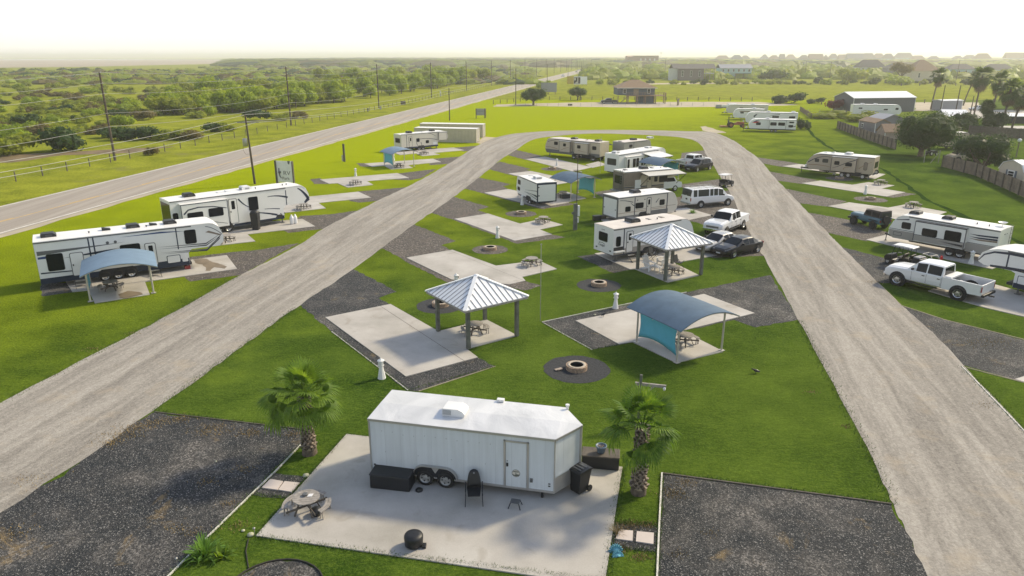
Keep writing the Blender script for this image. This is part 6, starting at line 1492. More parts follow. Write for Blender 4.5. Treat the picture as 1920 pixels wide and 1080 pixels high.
# thick electric service post
p = G(1078, 431); t = thing('electric_post', 'thick timber service post with meter boxes and a tall thin mast', 'electric post', (p.x, p.y, 0), R(15))
mb = MB(); mb.box(-.16, .16, -.14, .14, 0, 2.5); mb.build('post', M['wood_green'], t); mb = MB(); mb.box(.165, .38, -.16, .16, 1.3, 2.3); mb.box(.165, .32, -.12, .12, .7, 1.15); mb.build('meter_box', M['white_paint'], t, bevel=.02)
mb = MB(); mb.box(-.34, -.165, -.08, .08, 1.5, 1.7); mb.build('junction_box', M['steel_grey'], t); mb = MB(); mb.tube([(.22, .2, 0), (.22, .2, 2.2)], .03, 6); mb.tube([(.3, .25, 0), (.3, .25, 1.6)], .02, 6); mb.build('conduit', M['galv'], t)
mb = MB(); mb.cyl((.1, .0, 2.5), .035, 4.4, 8); mb.box(-.1, .3, -.04, .04, 6.7, 6.95); mb.build('mast', M['wood_pole'], t)
for sg in (-.08, .28):
    mb = MB(); mb.lathe([(.01, 0), (.10, .05), (.12, .12), (.01, .2)], (sg, -.1, 6.75), 12); mb.build('flood_lamp', M['black_plastic'], t)
# tall white park sign with lettering
p = G(537, 352); a_ = R(-14); t = thing('park_sign', 'tall white lettered sign board behind the nose of the cream fifth wheel', 'sign', (p.x, p.y, 0), a_); t.scale = (.92, 1, .8)
mb = MB(); mb.box(-1.15, 1.15, -.05, .05, .9, 4.1); mb.build('board', M['white_paint'], t)
mb = MB(); mb.box(-1.4, -1.15, -.12, .12, 0, 4.15); mb.box(1.15, 1.3, -.12, .12, 0, 4.1); mb.build('post', M['wood_dark'], t)
mb = MB(); mb.prism([(.55, 4.15), (.95, 4.15), (.8, 3.7), (.75, 3.62), (.6, 3.75)], -.055, -.09, 'y'); mb.lathe([(.001, -.25), (.16, -.15), (.2, 0), (.14, .15), (.001, .22)], (-.75, -.07, 2.4), 10); mb.prism(curve_plate([(-.8, 3.0), (-.85, 2.4), (-.75, 1.8), (-.55, 1.45)], .18, .12), -.055, -.08, 'y'); mb.build('emblem', M['steel_grey'], t)
text('RV', .9, 'steel_grey', t, (.3, -.06, 2.25), (R(90), 0, 0)); text('Park', .6, 'wood_dark', t, (.1, -.06, 1.45), (R(90), 0, 0))
# lone post and small board sign, mail post
p = G(646, 303); t = thing('marker_post', 'short dark timber post with a small grey box on the highway lawn', 'post', (p.x, p.y, 0), 0); mb = MB(); mb.box(-.14, .14, -.14, .14, 0, 2.7); mb.build('post', M['wood_dark'], t); mb = MB(); mb.box(-.38, -.15, -.1, .1, .1, 1.0); mb.build('box', M['galv'], t)
p = G(901, 222); t = thing('notice_board', 'small grey two sided notice board standing on the lawn above the containers', 'sign', (p.x, p.y, 0), R(8)); mb = MB(); mb.box(-1.1, 1.0, -.06, .06, .8, 2.5); mb.obox((1.05, .0, 2.4), (1.5, .9, 2.4), .1, .1); mb.build('board', M['metal_grey'], t)
text('FOR SALE', .38, 'steel_grey', t, (0, -.065, 1.8), (R(90), 0, 0))
for x, y in ((-1.15, 0), (1.05, 0), (1.45, .9)): mb = MB(); mb.box(x-.09, x+.09, y-.09, y+.09, 0, 2.5); mb.build('post', M['wood_dark'], t)
mb = MB(); mb.add([(1.1, .1, .8), (1.5, .95, .8), (1.5, .95, 2.45), (1.1, .1, 2.45)], [(0, 1, 2, 3)]); mb.build('back_board', M['wood_dark'], t)
# shipping containers
def container(label, px, hd, L, H=2.55, W=2.44):
    p = G(*px); t = thing('shipping_container', label, 'shipping container', (p.x, p.y, 0), hd, 'shipping containers by the left drive')
    mb = MB(); x = -L; n = int(L/.28); pts = []
    for i in range(n):
        x0 = -L+.1+i*(L-.2)/n; s_ = (L-.2)/n; pts += [(x0, 0.0), (x0+s_*.35, 0.0), (x0+s_*.5, .04), (x0+s_*.85, .04)]
    pts += [(-.1, .0), (-.1, W), (-L+.1, W)]; mb.prism(pts, .12, H-.08, 'z'); mb.build('corrugated_wall', M['container_tan'], t)
    mb = MB()
    for x in (-L, -.12):
        for y in (-.02, W-.1): mb.box(x, x+.12, y, y+.12, 0, H)
    mb.box(-L, 0, -.015, .1, H-.1, H-.002); mb.box(-L+.12, -.12, -.015, .1, .0, .13); mb.box(-L, 0, W-.1, W+.015, H-.1, H-.002); mb.build('frame', M['container_tan'], t)
    mb = MB(); mb.box(-L, 0, -.01, W+.01, H, H+.02); mb.build('roof', M['roof_membrane'], t)
    mb = MB(); mb.box(-.1, -.03, .1, W-.1, .1, H-.1)
    for y in (.5, .95, 1.45, 1.9): mb.cyl((0.0, y, .1), .025, H-.2, 6)
    for z in [.3+.35*k for k in range(6)]: mb.box(-.03, .0, .12, W-.12, z, z+.05)
    mb.build('door', M['cream_gel'], t)
container('nearer of two beige shipping containers with its doors to the drive', (893.5, 268), R(-12), 12.2)
container('farther of two beige shipping containers, mostly hidden behind the nearer one', (905.5, 258), R(-10), 13.0)
# propane bottles, bin, and clutter beside trailers
for i, (px, py) in enumerate(((548, 421), (554.5, 420))):
    p = G(px, py); mb = MB(); mb.lathe([(.14, 0), (.19, .08), (.19, .62), (.12, .78), (.08, .80), (.08, .92), (.01, .92)], (p.x, p.y, zP), 14); tag(mb.build('gas_bottle', M['white_plastic']), ('left' if i == 0 else 'right') + ' one of two white gas bottles under the cream fifth wheel nose', 'gas bottle', 'gas bottles')
p = G(481, 431); mb = MB(); mb.add([(-.28, -.28, 0), (.28, -.28, 0), (.28, .28, 0), (-.28, .28, 0), (-.36, -.36, 1.6), (.36, -.36, 1.6), (.36, .36, 1.6), (-.36, .36, 1.6)], [(3, 2, 1, 0), (4, 5, 6, 7), (0, 1, 5, 4), (1, 2, 6, 5), (2, 3, 7, 6), (3, 0, 4, 7)]); mb.lathe([(.42, 1.6), (.40, 1.7), (.2, 1.82), (.01, 1.84)], (0, 0, 0), 10); mb.xf(Matrix.Translation((p.x, p.y, zP)))
tag(mb.build('smoker_grill', M['black_plastic']), 'tall black covered grill beside the cream fifth wheel', 'grill')
p = G(1123, 412); t = thing('motor_scooter', 'dark scooter and gear pile at the rear of the cream ramp door trailer', 'scooter', (G(1143, 406).x, G(1143, 406).y, 0), R(20)); mb = MB(); mb.prism([(-.6, .35), (.5, .3), (.7, .9), (.45, .95), (.25, .5), (-.1, .45), (-.2, .75), (-.65, .75)], -.15, .15, 'y'); mb.build('body', M['paint_dark'], t, bevel=.03)
for x in (-.55, .6): mb = MB(); mb.cyl((x, -.06, .25), .25, .12, 16, axis='y'); mb.build('wheel', M['rubber'], t)
mb = MB(); mb.tube([(.6, 0, .3), (.5, 0, 1.05)], .03, 6); mb.tube([(.48, -.3, 1.08), (.48, .3, 1.08)], .02, 6); mb.build('handlebar', M['galv'], t)
for (px, py), s_, mt, lb in [((1119, 413), (.8, .5, .45), 'black_plastic', 'black gear crate on the grass left of the cream ramp door trailer'), ((1131, 411), (.5, .4, .35), 'wood_dark', 'small brown crate between the scooter and the black gear crate'), ((1060, 372), (1.2, .6, .5), 'paint_dark', 'dark covered pile under the shelter beside the short white trailer'), ((1215, 405), (.5, .5, .5), 'white_gel', 'white box beside the satellite dish in front of the cream trailer')]:
    p = G(px, py); t = thing('gear_crate', lb, 'crate', (p.x, p.y, 0), R(25)); mb = MB(); mb.box(-s_[0]/2, s_[0]/2, -s_[1]/2, s_[1]/2, 0.01, s_[2]); mb.build('box', M[mt], t, bevel=.05); mb = MB(); mb.box(-s_[0]/2-.02, s_[0]/2+.02, -s_[1]/2-.02, s_[1]/2+.02, s_[2]+.002, s_[2]+.05); mb.build('lid', M[mt], t, bevel=.02)
p = G(1217, 402); t = thing('satellite_dish', 'grey white satellite dish on a stand in front of the cream ramp door trailer', 'satellite dish', (p.x, p.y, 0), R(-35)); mb = MB()
n = 20; vs = [(0, 0, 0)]
for r_, h_ in ((.2, .02), (.42, .10), (.46, .13)):
    for i in range(n): vs.append((r_*math.cos(2*math.pi*i/n), r_*math.sin(2*math.pi*i/n), h_))
mb.add(vs, [(0, 1+i, 1+(i+1) % n) for i in range(n)] + [(1+j*n+i, 1+j*n+(i+1) % n, 1+(j+1)*n+(i+1) % n, 1+(j+1)*n+i) for j in range(2) for i in range(n)], 0, True); mb.xf(Matrix.Translation((0, 0, 1.1)) @ Matrix.Rotation(R(62), 4, 'X')); mb.build('dish', M['metal_white'], t)
mb = MB(); mb.tube([(0, .05, 0), (0, .05, 1.1)], .03, 6)
for k in range(3): mb.tube([(0, .05, .5), (.4*math.cos(k*2.1), .05+.4*math.sin(k*2.1), 0)], .015, 5)
mb.tube([(0, 0, 1.0), (0, -.5, 1.2)], .012, 5); mb.build('stand', M['galv'], t)
# trailer tongue hauler next to tan trailer
p = G(1545, 322); t = thing('utility_trailer', 'low pale utility trailer by the nose of the tan travel trailer', 'utility trailer', (p.x, p.y, 0), R(-22)); mb = MB(); mb.box(-1.6, 1.6, -.5, .5, .35, .42); mb.obox((-1.6, 0, .38), (-2.8, 0, .38), .1, .1); mb.obox((-1.4, -.4, .5), (1.4, -.4, .5), .06, .1); mb.obox((-1.4, .4, .5), (1.4, .4, .5), .06, .1); mb.build('frame', M['metal_white'], t)
for sg in (-1, 1): wheel(t, (.4, sg*.6, .25), .25, .16, sg)
mb = MB(); mb.box(-2.4, -1.9, -.3, .3, .45, .85); mb.build('battery_box', M['black_plastic'], t, bevel=.04)
# black birds
def bird(pos, ang, lb, z=0.0):
    t = thing('crow', lb, 'bird', (pos.x, pos.y, z), ang); mb = MB()
    prof = [(-.20, .12, .012), (-.12, .14, .04), (-.02, .15, .075), (.08, .17, .065), (.14, .21, .035), (.18, .235, .036), (.22, .235, .022), (.27, .225, .004)]
    n = 8; vs = []
    for x, zz, r in prof:
        for i in range(n): a_ = 2*math.pi*i/n; vs.append((x, r*math.cos(a_), zz+r*math.sin(a_)))
    mb.add(vs, [(j*n+i, j*n+(i+1) % n, (j+1)*n+(i+1) % n, (j+1)*n+i) for j in range(len(prof)-1) for i in range(n)], 0, True)
    for sg in (-1, 1): mb.tube([(.0, sg*.03, .1), (.01, sg*.03, .0)], .007, 5)
    for sg in (-1, 1): mb.add([(.08, sg*.06, .19), (-.2, sg*.05, .13), (-.16, sg*.075, .10), (.04, sg*.085, .13)], [(0, 1, 2, 3)])
    mb.build('body', M['paint_black'], t)
bird(G(1417, 700), R(170), 'black crow standing on the lawn right of the nearest blue shelter'); bird(G(1131, 595), R(20), 'small dark bird standing on the concrete pad of the nearest blue shelter', .045)
# ------------------------------------------------------------------ trees, palms, scrub
def leaf_blob(mb, rq, c, rad, n, size, squash=.7, mi=0, shell=.55, up=.35):
    """n leaf clumps (bent quads) spread through an uneven ellipsoid"""
    for _ in range(n):
        u = Vector((rq.gauss(0, 1), rq.gauss(0, 1), rq.gauss(0, 1))).normalized()
        r = rad*(shell + (1-shell)*rq.random()**.6)
        p = c + Vector((u.x*r, u.y*r, u.z*r*squash))
        nrm = (u + Vector((rq.gauss(0, .5), rq.gauss(0, .5), rq.gauss(0, .5)+up))).normalized()
        a = nrm.orthogonal().normalized(); a = (Matrix.Rotation(rq.uniform(0, 6.28), 3, nrm) @ a); b = nrm.cross(a)
        s = size*rq.uniform(.6, 1.35); s2 = s*rq.uniform(.5, .9)
        q = [p-a*s*.5, p-b*s2*.5+nrm*s*.1, p+a*s*.5, p+b*s2*.5-nrm*s*.05]
        mb.add(q, [(0, 1, 2, 3)], mi)
def crown_mesh(name, seed, rad, h, lobes, leaves, size, mats, z0=0.0, core=True, squash=.7):
    rq = random.Random(seed); mb = MB()
    for i in range(lobes):
        a = 2*math.pi*i/lobes+rq.uniform(-.5, .5); d = rad*rq.uniform(.25, .72) if lobes > 1 else 0
        rl = rad*rq.uniform(.34, .55) if lobes > 1 else rad
        zc = z0 + rl*squash*.75 + (h-rl*1.5*squash)*rq.random()*(1-.6*d/rad if rad else 1)
        c = Vector((d*math.cos(a), d*math.sin(a), max(zc, z0+rl*.3)))
        if core:
            st = len(mb.v); n = 8; m_ = 5; vs = []
            for j in range(m_+1):
                t = math.pi*j/m_
                for k in range(n):
                    q = 2*math.pi*k/n; r = rl*.66*rq.uniform(.82, 1.15)
                    vs.append((c.x+r*math.sin(t)*math.cos(q), c.y+r*math.sin(t)*math.sin(q), c.z+r*squash*math.cos(t)))
            mb.add(vs, [(j*n+k, j*n+(k+1) % n, (j+1)*n+(k+1) % n, (j+1)*n+k) for j in range(m_) for k in range(n)], 0, False)
        leaf_blob(mb, rq, c, rl, int(leaves/lobes), size, squash)
    return mb.mesh(name, mats)
def bush_proto(name, seed, rad, h, mat, lobes=5, leaves=420, size=.42):
    return crown_mesh('foliage', seed, rad, h, lobes, leaves, size, M[mat])
# unit bushes: radius 1 m, height about 1.1 m; scaled when placed
BU = {}
for k, (mt, n_) in {'olive': ('leaf_olive', 4), 'green': ('leaf_green', 4), 'dark': ('leaf_dark', 3), 'brown': ('leaf_brown', 2)}.items():
    BU[k] = [crown_mesh('foliage', 100+i*7+hash(k) % 1 + len(k)*31, 1.0, 1.15, 6+i % 3, 520, .17, M[mt], squash=.8) for i in range(n_)]
TR = {}
def bush(px, kind, r, hs=1.0, name='scrub_bush', label=None, group=None, z=0, asp=1.0):
    p = G(*px) if not isinstance(px, Vector) else px
    o = bpy.data.objects.new(name, rnd.choice(BU[kind])); link(o); o.location = (p.x, p.y, z)
    o.scale = (r*asp, r, r*hs); o.rotation_euler = (0, 0, rnd.uniform(0, 6.28)) if asp == 1.0 else (0, 0, 0)
    return tag(o, label, 'bush' if 'bush' in name or 'shrub' in name else 'tree', group)
def where(lb, x, y):
    b = [216, 478, 545, 706, 808, 9999]; w_ = ['left of the leftmost tall power pole', 'right of the leftmost power pole', 'near the second tall power pole', 'between the second and third tall power poles', 'between the third and fourth tall power poles', 'beyond the fourth tall power pole']
    i_ = [k for k in range(6) if x < b[k]][0]
    return ('far ' if y < 165 else ('near ' if y > 205 else '')) + lb + ' ' + w_[i_]
GS = 'scrub bushes on the plain left of the highway'
KL = {'olive': 'olive green scrub bush on the plain', 'green': 'bright green scrub bush on the plain', 'dark': 'dark green scrub bush on the plain', 'brown': 'brownish dry scrub bush on the plain'}
# named individuals close to the fence
for px, kind, r, hs, lb in [((121, 283), 'dark', 5.2, .95, 'big dark rounded bush nearest the road fence at the left'), ((112, 236), 'green', 3.6, .9, 'rounded bright bush right behind the big dark bush'), ((228, 238), 'green', 3.4, 1.1, 'bright green bush just right of the leftmost power pole'),
                            ((20, 290), 'olive', 5.5, .8, 'broad olive bush at the left edge of the photo above the fence'), ((205, 258), 'dark', 3.2, .8, 'dark low bush at the foot side of the leftmost power pole'), ((235, 262), 'dark', 4.2, .7, 'long dark bush, left end of the row behind the fence'),
                            ((275, 262), 'dark', 3.6, .9, 'dark bush in the middle of the row behind the fence'), ((318, 262), 'olive', 4.0, .7, 'olive bush right of the dark row behind the fence'), ((358, 261), 'brown', 4.2, .6, 'brown bush in the row behind the fence'),
                            ((400, 247), 'dark', 3.0, .8, 'dark bush behind the fence left of the transformer pole'), ((425, 246), 'olive', 3.0, .8, 'grey green bush behind the fence just left of the transformer pole'), ((485, 226), 'dark', 4.5, .8, 'dark bush behind the fence right of the transformer pole'),
                            ((283, 291), 'brown', 1.5, 1.2, 'thin bare brown bush on the verge by the highway'), ((388, 207), 'brown', 1.2, .9, 'small dry bush on the verge'), ((395, 217), 'green', 2.6, 1.6, 'tall green bush standing on the bright clearing'),
                            ((60, 230), 'olive', 3.6, .8, 'olive bush left of the rounded bright bush'), ((560, 222), 'brown', 4.0, .6, 'brown grey bush behind the fence beyond the second pole'), ((530, 226), 'olive', 3.6, .7, 'olive bush at the foot of the second power pole')]:
    bush(px, kind, r*.8, hs, label=lb)
def in_clear(x, y):          # open grass patches
    return (215 < x < 470 and 222 < y < 243 and y > 262-x*.09) or (y > 300-x*.09-4) or (x < 330 and 120 < y < 137)
def road_lim(x): return 318 - 0.245*x + 0.00004*x*x if x < 960 else 84    # fence line in the photo
cnt = 0; tries = 0
while cnt < 262 and tries < 8000:
    tries += 1
    x = rnd.uniform(-30, 900); y = 142 + (rnd.random()**1.15)*150
    if y > road_lim(x)-10: continue
    if 215 < x < 470 and 226 < y < 250: continue
    if x < 200 and y > 262: continue
    # the tree belt between x 240 and 900 handled below
    p = G(x, y); r = rnd.uniform(1.5, 3.6)*(1.0+max(0, (p.y-160))/450)
    k = rnd.choices(['olive', 'green', 'dark', 'brown'], [6, 3, 1.2, 2.2])[0]
    bush(p, k, r, rnd.uniform(.5, .85), label=where(KL[k], x, y), group=GS); cnt += 1
# the dense bright tree belt beside the highway
TB = [crown_mesh('crown', 300+i, 1.0, 1.5, 9, 1000, .15, M['leaf_green'], z0=.15, squash=.9) for i in range(3)] + [crown_mesh('crown', 310+i, 1.0, 1.4, 8, 900, .15, M['leaf_olive'], z0=.12, squash=.85) for i in range(2)]
tk = MB(); tk.tube([(0, 0, 0), (.03, .02, .4), (0, .05, .8)], .05, 6, r1=.025); tk.tube([(.02, 0, .3), (.3, .1, .75)], .03, 5, r1=.015); tk.tube([(.02, 0, .35), (-.28, -.1, .8)], .03, 5, r1=.015)
tkm = tk.mesh('trunk', M['bark'])
def tree_at(p, r, hs, label, group=None, mesh=None, name='broadleaf_tree', cat='tree'):
    t = thing(name, label, cat, (p.x, p.y, 0), rnd.uniform(0, 6.28), group); t.scale = (r, r, r*hs)
    a = bpy.data.objects.new('crown', mesh or rnd.choice(TB)); link(a, t); b = bpy.data.objects.new('trunk', tkm); link(b, t); return t
cnt = 0
for i in range(700):
    x = rnd.uniform(300, 915); lo = 216-.02*(x-330) if x < 480 else 213-.135*(x-480)
    y = rnd.uniform(max(147, lo-42), lo) if rnd.random() < .75 else lo-rnd.uniform(0, 8)
    if y < 147: continue
    p = G(x, y); r = rnd.uniform(2.7, 4.6)*(1+max(0, p.y-200)/700)
    tree_at(p, r, rnd.uniform(.85, 1.15), where('rounded tree in the dense belt', x, y), 'trees of the dense belt beside the highway'); cnt += 1
    if cnt >= 190: break
# far scrub and canopy out to the horizon: one merged mass
def far_mass(name, n, region, mats, seed, smin=4, smax=9, hmin=2.0, hmax=4.5, leaf=10):
    rq = random.Random(seed); mb = MB(); k = 0
    while k < n:
        x, y = region(rq); p = G(x, y); s = rq.uniform(smin, smax)*(1+p.y/1600); h = min(rq.uniform(hmin, hmax)*(1+p.y/3000), 8.5 if 'tree' not in name else 16); vs = []; nn_ = 9; mi = rq.randrange(len(mats))
        for j, (rr_, zz) in enumerate(((1.0, 0), (1.05, .35), (.8, .75), (.35, 1.0))):
            for i in range(nn_):
                a = 2*math.pi*i/nn_; q = rq.uniform(.75, 1.2); vs.append((p.x+s*rr_*q*math.cos(a), p.y+s*rr_*q*math.sin(a), h*zz*rq.uniform(.8, 1.15)-(.2 if j == 0 else 0)))
        mb.add(vs, [(j*nn_+i, j*nn_+(i+1) % nn_, (j+1)*nn_+(i+1) % nn_, (j+1)*nn_+i) for j in range(3) for i in range(nn_)] + [tuple(range(3*nn_, 4*nn_))], mi)
        for _ in range(leaf):
            a = rq.uniform(0, 6.28); e = rq.uniform(.1, 1.4); u = Vector((math.cos(a)*math.cos(e), math.sin(a)*math.cos(e), math.sin(e)))
            c = p+Vector((u.x*s, u.y*s, u.z*h)); w = rq.uniform(.5, 1.3); b = Vector((-math.sin(a), math.cos(a), 0))
            mb.add([c-b*w, c+b*w*.6+Vector((0, 0, -w*.4)), c+b*w, c+Vector((0, 0, w*.9))], [(0, 1, 2, 3)], mi)
        k += 1
    o = mb.build(name, [M[m_] for m_ in mats]); return tag(o, kind='stuff')
LM = ['leaf_olive', 'leaf_green', 'leaf_brown', 'leaf_olive', 'leaf_dark']
far_mass('distant_scrub', 900, lambda q: (lambda x: (x, q.uniform(max(113.5, 134-.0*x if x < 380 else 128-(x-380)*.03), 158)))(q.uniform(-60, 1000)), LM, 21, 3, 6, 1.2, 3.2)
far_mass('distant_scrub', 700, lambda q: (lambda x: (x, q.uniform(116 - max(0, min(1, (x-480)/260))*6.2, 126)))(q.uniform(440, 1130)), LM, 22, 10, 26, 4, 8, 6)
far_mass('distant_scrub', 900, lambda q: (q.uniform(1130, 2000), q.uniform(108.5, 128)), LM, 23, 9, 22, 4, 8, 6)
far_mass('distant_scrub', 420, lambda q: (q.uniform(1100, 2000), q.uniform(126, 150)), ['leaf_olive', 'leaf_green', 'leaf_green', 'leaf_olive'], 24, 3, 7, 2.5, 5.5, 14)
far_mass('distant_treeline', 420, lambda q: (q.uniform(-80, 2000), q.uniform(105.9, 107.2)), ['leaf_dark', 'leaf_olive'], 25, 40, 90, 8, 16, 2)
# hedge rows and single shrubs beyond the lawn on the right
GH = 'shrubs along the far side of the hay field'
for i in range(58):
    x = 1130 + i*14.3 + rnd.uniform(-5, 5); y = rnd.uniform(156, 159.5)
    if 1225 < x < 1245: continue
    p = G(x, y); k = rnd.choices(['dark', 'olive', 'green'], [4, 3, 2])[0]
    bush(p, k, rnd.uniform(1.9, 3.6), rnd.uniform(.8, 1.1), 'field_shrub', {'dark': 'dark', 'olive': 'olive', 'green': 'bright green'}[k] + ' shrub in the row along the far side of the hay field', GH)
for px, kind, r, hs, asp, lb in [((1476, 194), 'dark', 5.2, .85, 1.3, 'big dark shrub in the hay field above the stored trailers'), ((1528, 194), 'dark', 3.0, .8, 1.2, 'smaller dark shrub right of the big one in the hay field'), ((1447, 153), 'dark', 7.5, .95, 1.3, 'dark tree like shrub beyond the hay field left of centre right'),
                                 ((1593, 153), 'olive', 9.0, .95, 1.2, 'large olive shrub before the pale far house'), ((1684, 159), 'green', 7.0, .8, 1.2, 'bright green rounded shrub before the brown roofed house'), ((1505, 243), 'dark', 1.9, 1.5, 1.0, 'dark shrub at the rear corner of the stored trailers'),
                                 ((1612, 228), 'olive', 3.6, .7, 1.6, 'feathery olive shrub beside the small grey shed'), ((1550, 222), 'olive', 4.0, .5, 2.0, 'low spreading olive shrub in front of the red shrub'), ((1190, 152), 'green', 4, .8, 1, 'green shrub behind the roof of the stilt house'),
                                 ((1020, 165), 'green', 4.5, .9, 1, 'green shrub at the left end of the yellow billboard'), ((1350, 157), 'olive', 4.0, .8, 1.4, 'shrub at the right side of the dark brown house'), ((1770, 226), 'olive', 2.5, .8, 1.4, 'low shrub at the wooden fence behind the big tree'),
                                 ((1655, 333), 'olive', .1, .1, 1, '')][:12]:
    bush(px, kind, r, hs, 'field_shrub', lb, asp=asp)
o = bpy.data.objects.new('red_shrub', crown_mesh('foliage', 77, 1.0, 1.3, 7, 700, .15, M['leaf_red'])); link(o); p = G(1567, 209); o.location = (p.x, p.y, 0); o.scale = (3.2, 3.2, 3.4); tag(o, 'dark red leaved shrub beside the barn with the white roof', 'bush')
# single trees with visible trunks
def big_tree(label, px, r, h, trunk_h, mat='leaf_dark', seed=1, lobes=12, leaves=3600, size=.34, two=False, name='broadleaf_tree'):
    p = G(*px); rq = random.Random(seed); t = thing(name, label, 'tree', (p.x, p.y, 0), 0)
    me = crown_mesh('crown', seed, r, h-trunk_h, lobes, leaves, size, M[mat], z0=trunk_h, core=True, squash=.74); o = bpy.data.objects.new('crown', me); link(o, t)
    mb = MB(); rt = r*.055
    mb.tube([(0, 0, -.05), (.05, 0, trunk_h*.6), (.1, .05, trunk_h+.5)], rt*1.5, 9, r1=rt)
    for k in range(6):
        a = 2*math.pi*k/6+rq.uniform(-.4, .4); mb.tube([(.08, 0, trunk_h*.7), (r*.3*math.cos(a), r*.3*math.sin(a), trunk_h+.5), (r*.6*math.cos(a), r*.6*math.sin(a), trunk_h+(h-trunk_h)*.45)], rt*.7, 6, r1=rt*.2)
    if two: mb.tube([(r*.25, .2, -.05), (r*.3, .3, trunk_h+.5)], rt, 8)
    mb.build('trunk', M['bark'], t); return t
big_tree('large dark spreading tree by the gap in the wooden fence at the right', (1725, 293), 5.9, 7.9, 1.5, 'leaf_dark', 41, 15, 11000, .24)
big_tree('dark leafy tree in front of the barn roofed shed at the far right', (1842, 320), 4.0, 6.3, .9, 'leaf_dark', 42, 12, 7000, .22)
big_tree('dark round tree with a curved trunk at the left of the far lawn edge', (1000, 197), 4.8, 6.2, 1.6, 'leaf_dark', 43, 11, 5200, .26)
big_tree('smaller dark tree on the far lawn edge left of the stilt house', (1083, 188), 3.6, 5.2, 1.6, 'leaf_dark', 44, 8, 3800, .26, two=True)
big_tree('broad green tree behind the palms at the right edge', (1908, 205), 8.0, 10.5, 3.0, 'leaf_green', 45, 11, 3200, .45)
big_tree('dark broad leaved shrub tree below the palms', (1800, 250), 3.6, 5.0, .6, 'leaf_dark', 46, 10, 2600, .32)
big_tree('dark broad leaved tree between two palm trunks at the right', (1862, 246), 3.4, 5.2, .6, 'leaf_dark', 47, 10, 2600, .32)
big_tree('brown topped tree between the pale far house and the brown roofed house', (1688, 155), 7.5, 13.0, 5, 'leaf_brown', 48, 8, 1800, .7)

# fan palms
def fan(mb, M4, rad, seg, spread, droop, rq, mi=0, split=.38):
    """one pleated fan leaf, base at origin of M4, pointing +x"""
    n = seg; vs = []; fs = []
    for i in range(n+1):
        a = -spread/2 + spread*i/n; up = .035 if i % 2 else -.02
        for r_, w in ((.08, 1), (split*rad, 1)):
            vs.append(Vector((r_*math.cos(a), r_*math.sin(a), up*r_/(split*rad)*1.6 - droop*(r_/rad)**2*.35)))
    for i in range(n): fs.append((2*i, 2*i+1, 2*i+3, 2*i+2))
    st = [M4 @ v for v in vs]; mb.add(st, fs, mi)
    for i in range(n):      # separate finger tips
        a0 = -spread/2+spread*(i+.02)/n; a1 = -spread/2+spread*(i+.98)/n; am = (a0+a1)/2; L = rad*(1-.18*abs(am)/(spread/2))*rq.uniform(.9, 1.05); s = split*rad
        u0 = .02; d1 = droop*rq.uniform(.8, 1.3)
        q = [Vector((s*math.cos(a0), s*math.sin(a0), -d1*(split**2)*.35-.0)), Vector((s*math.cos(a1), s*math.sin(a1), -d1*(split**2)*.35+.02)),
             Vector(((s+L)/2*math.cos(am+(a1-a0)*.42), (s+L)/2*math.sin(am+(a1-a0)*.42), -d1*.30)), Vector(((s+L)/2*math.cos(am-(a1-a0)*.42), (s+L)/2*math.sin(am-(a1-a0)*.42), -d1*.26)),
             Vector((L*math.cos(am), L*math.sin(am), -d1*.75))]
        mb.add([M4 @ v for v in q], [(0, 1, 2, 3), (3, 2, 4)], mi)
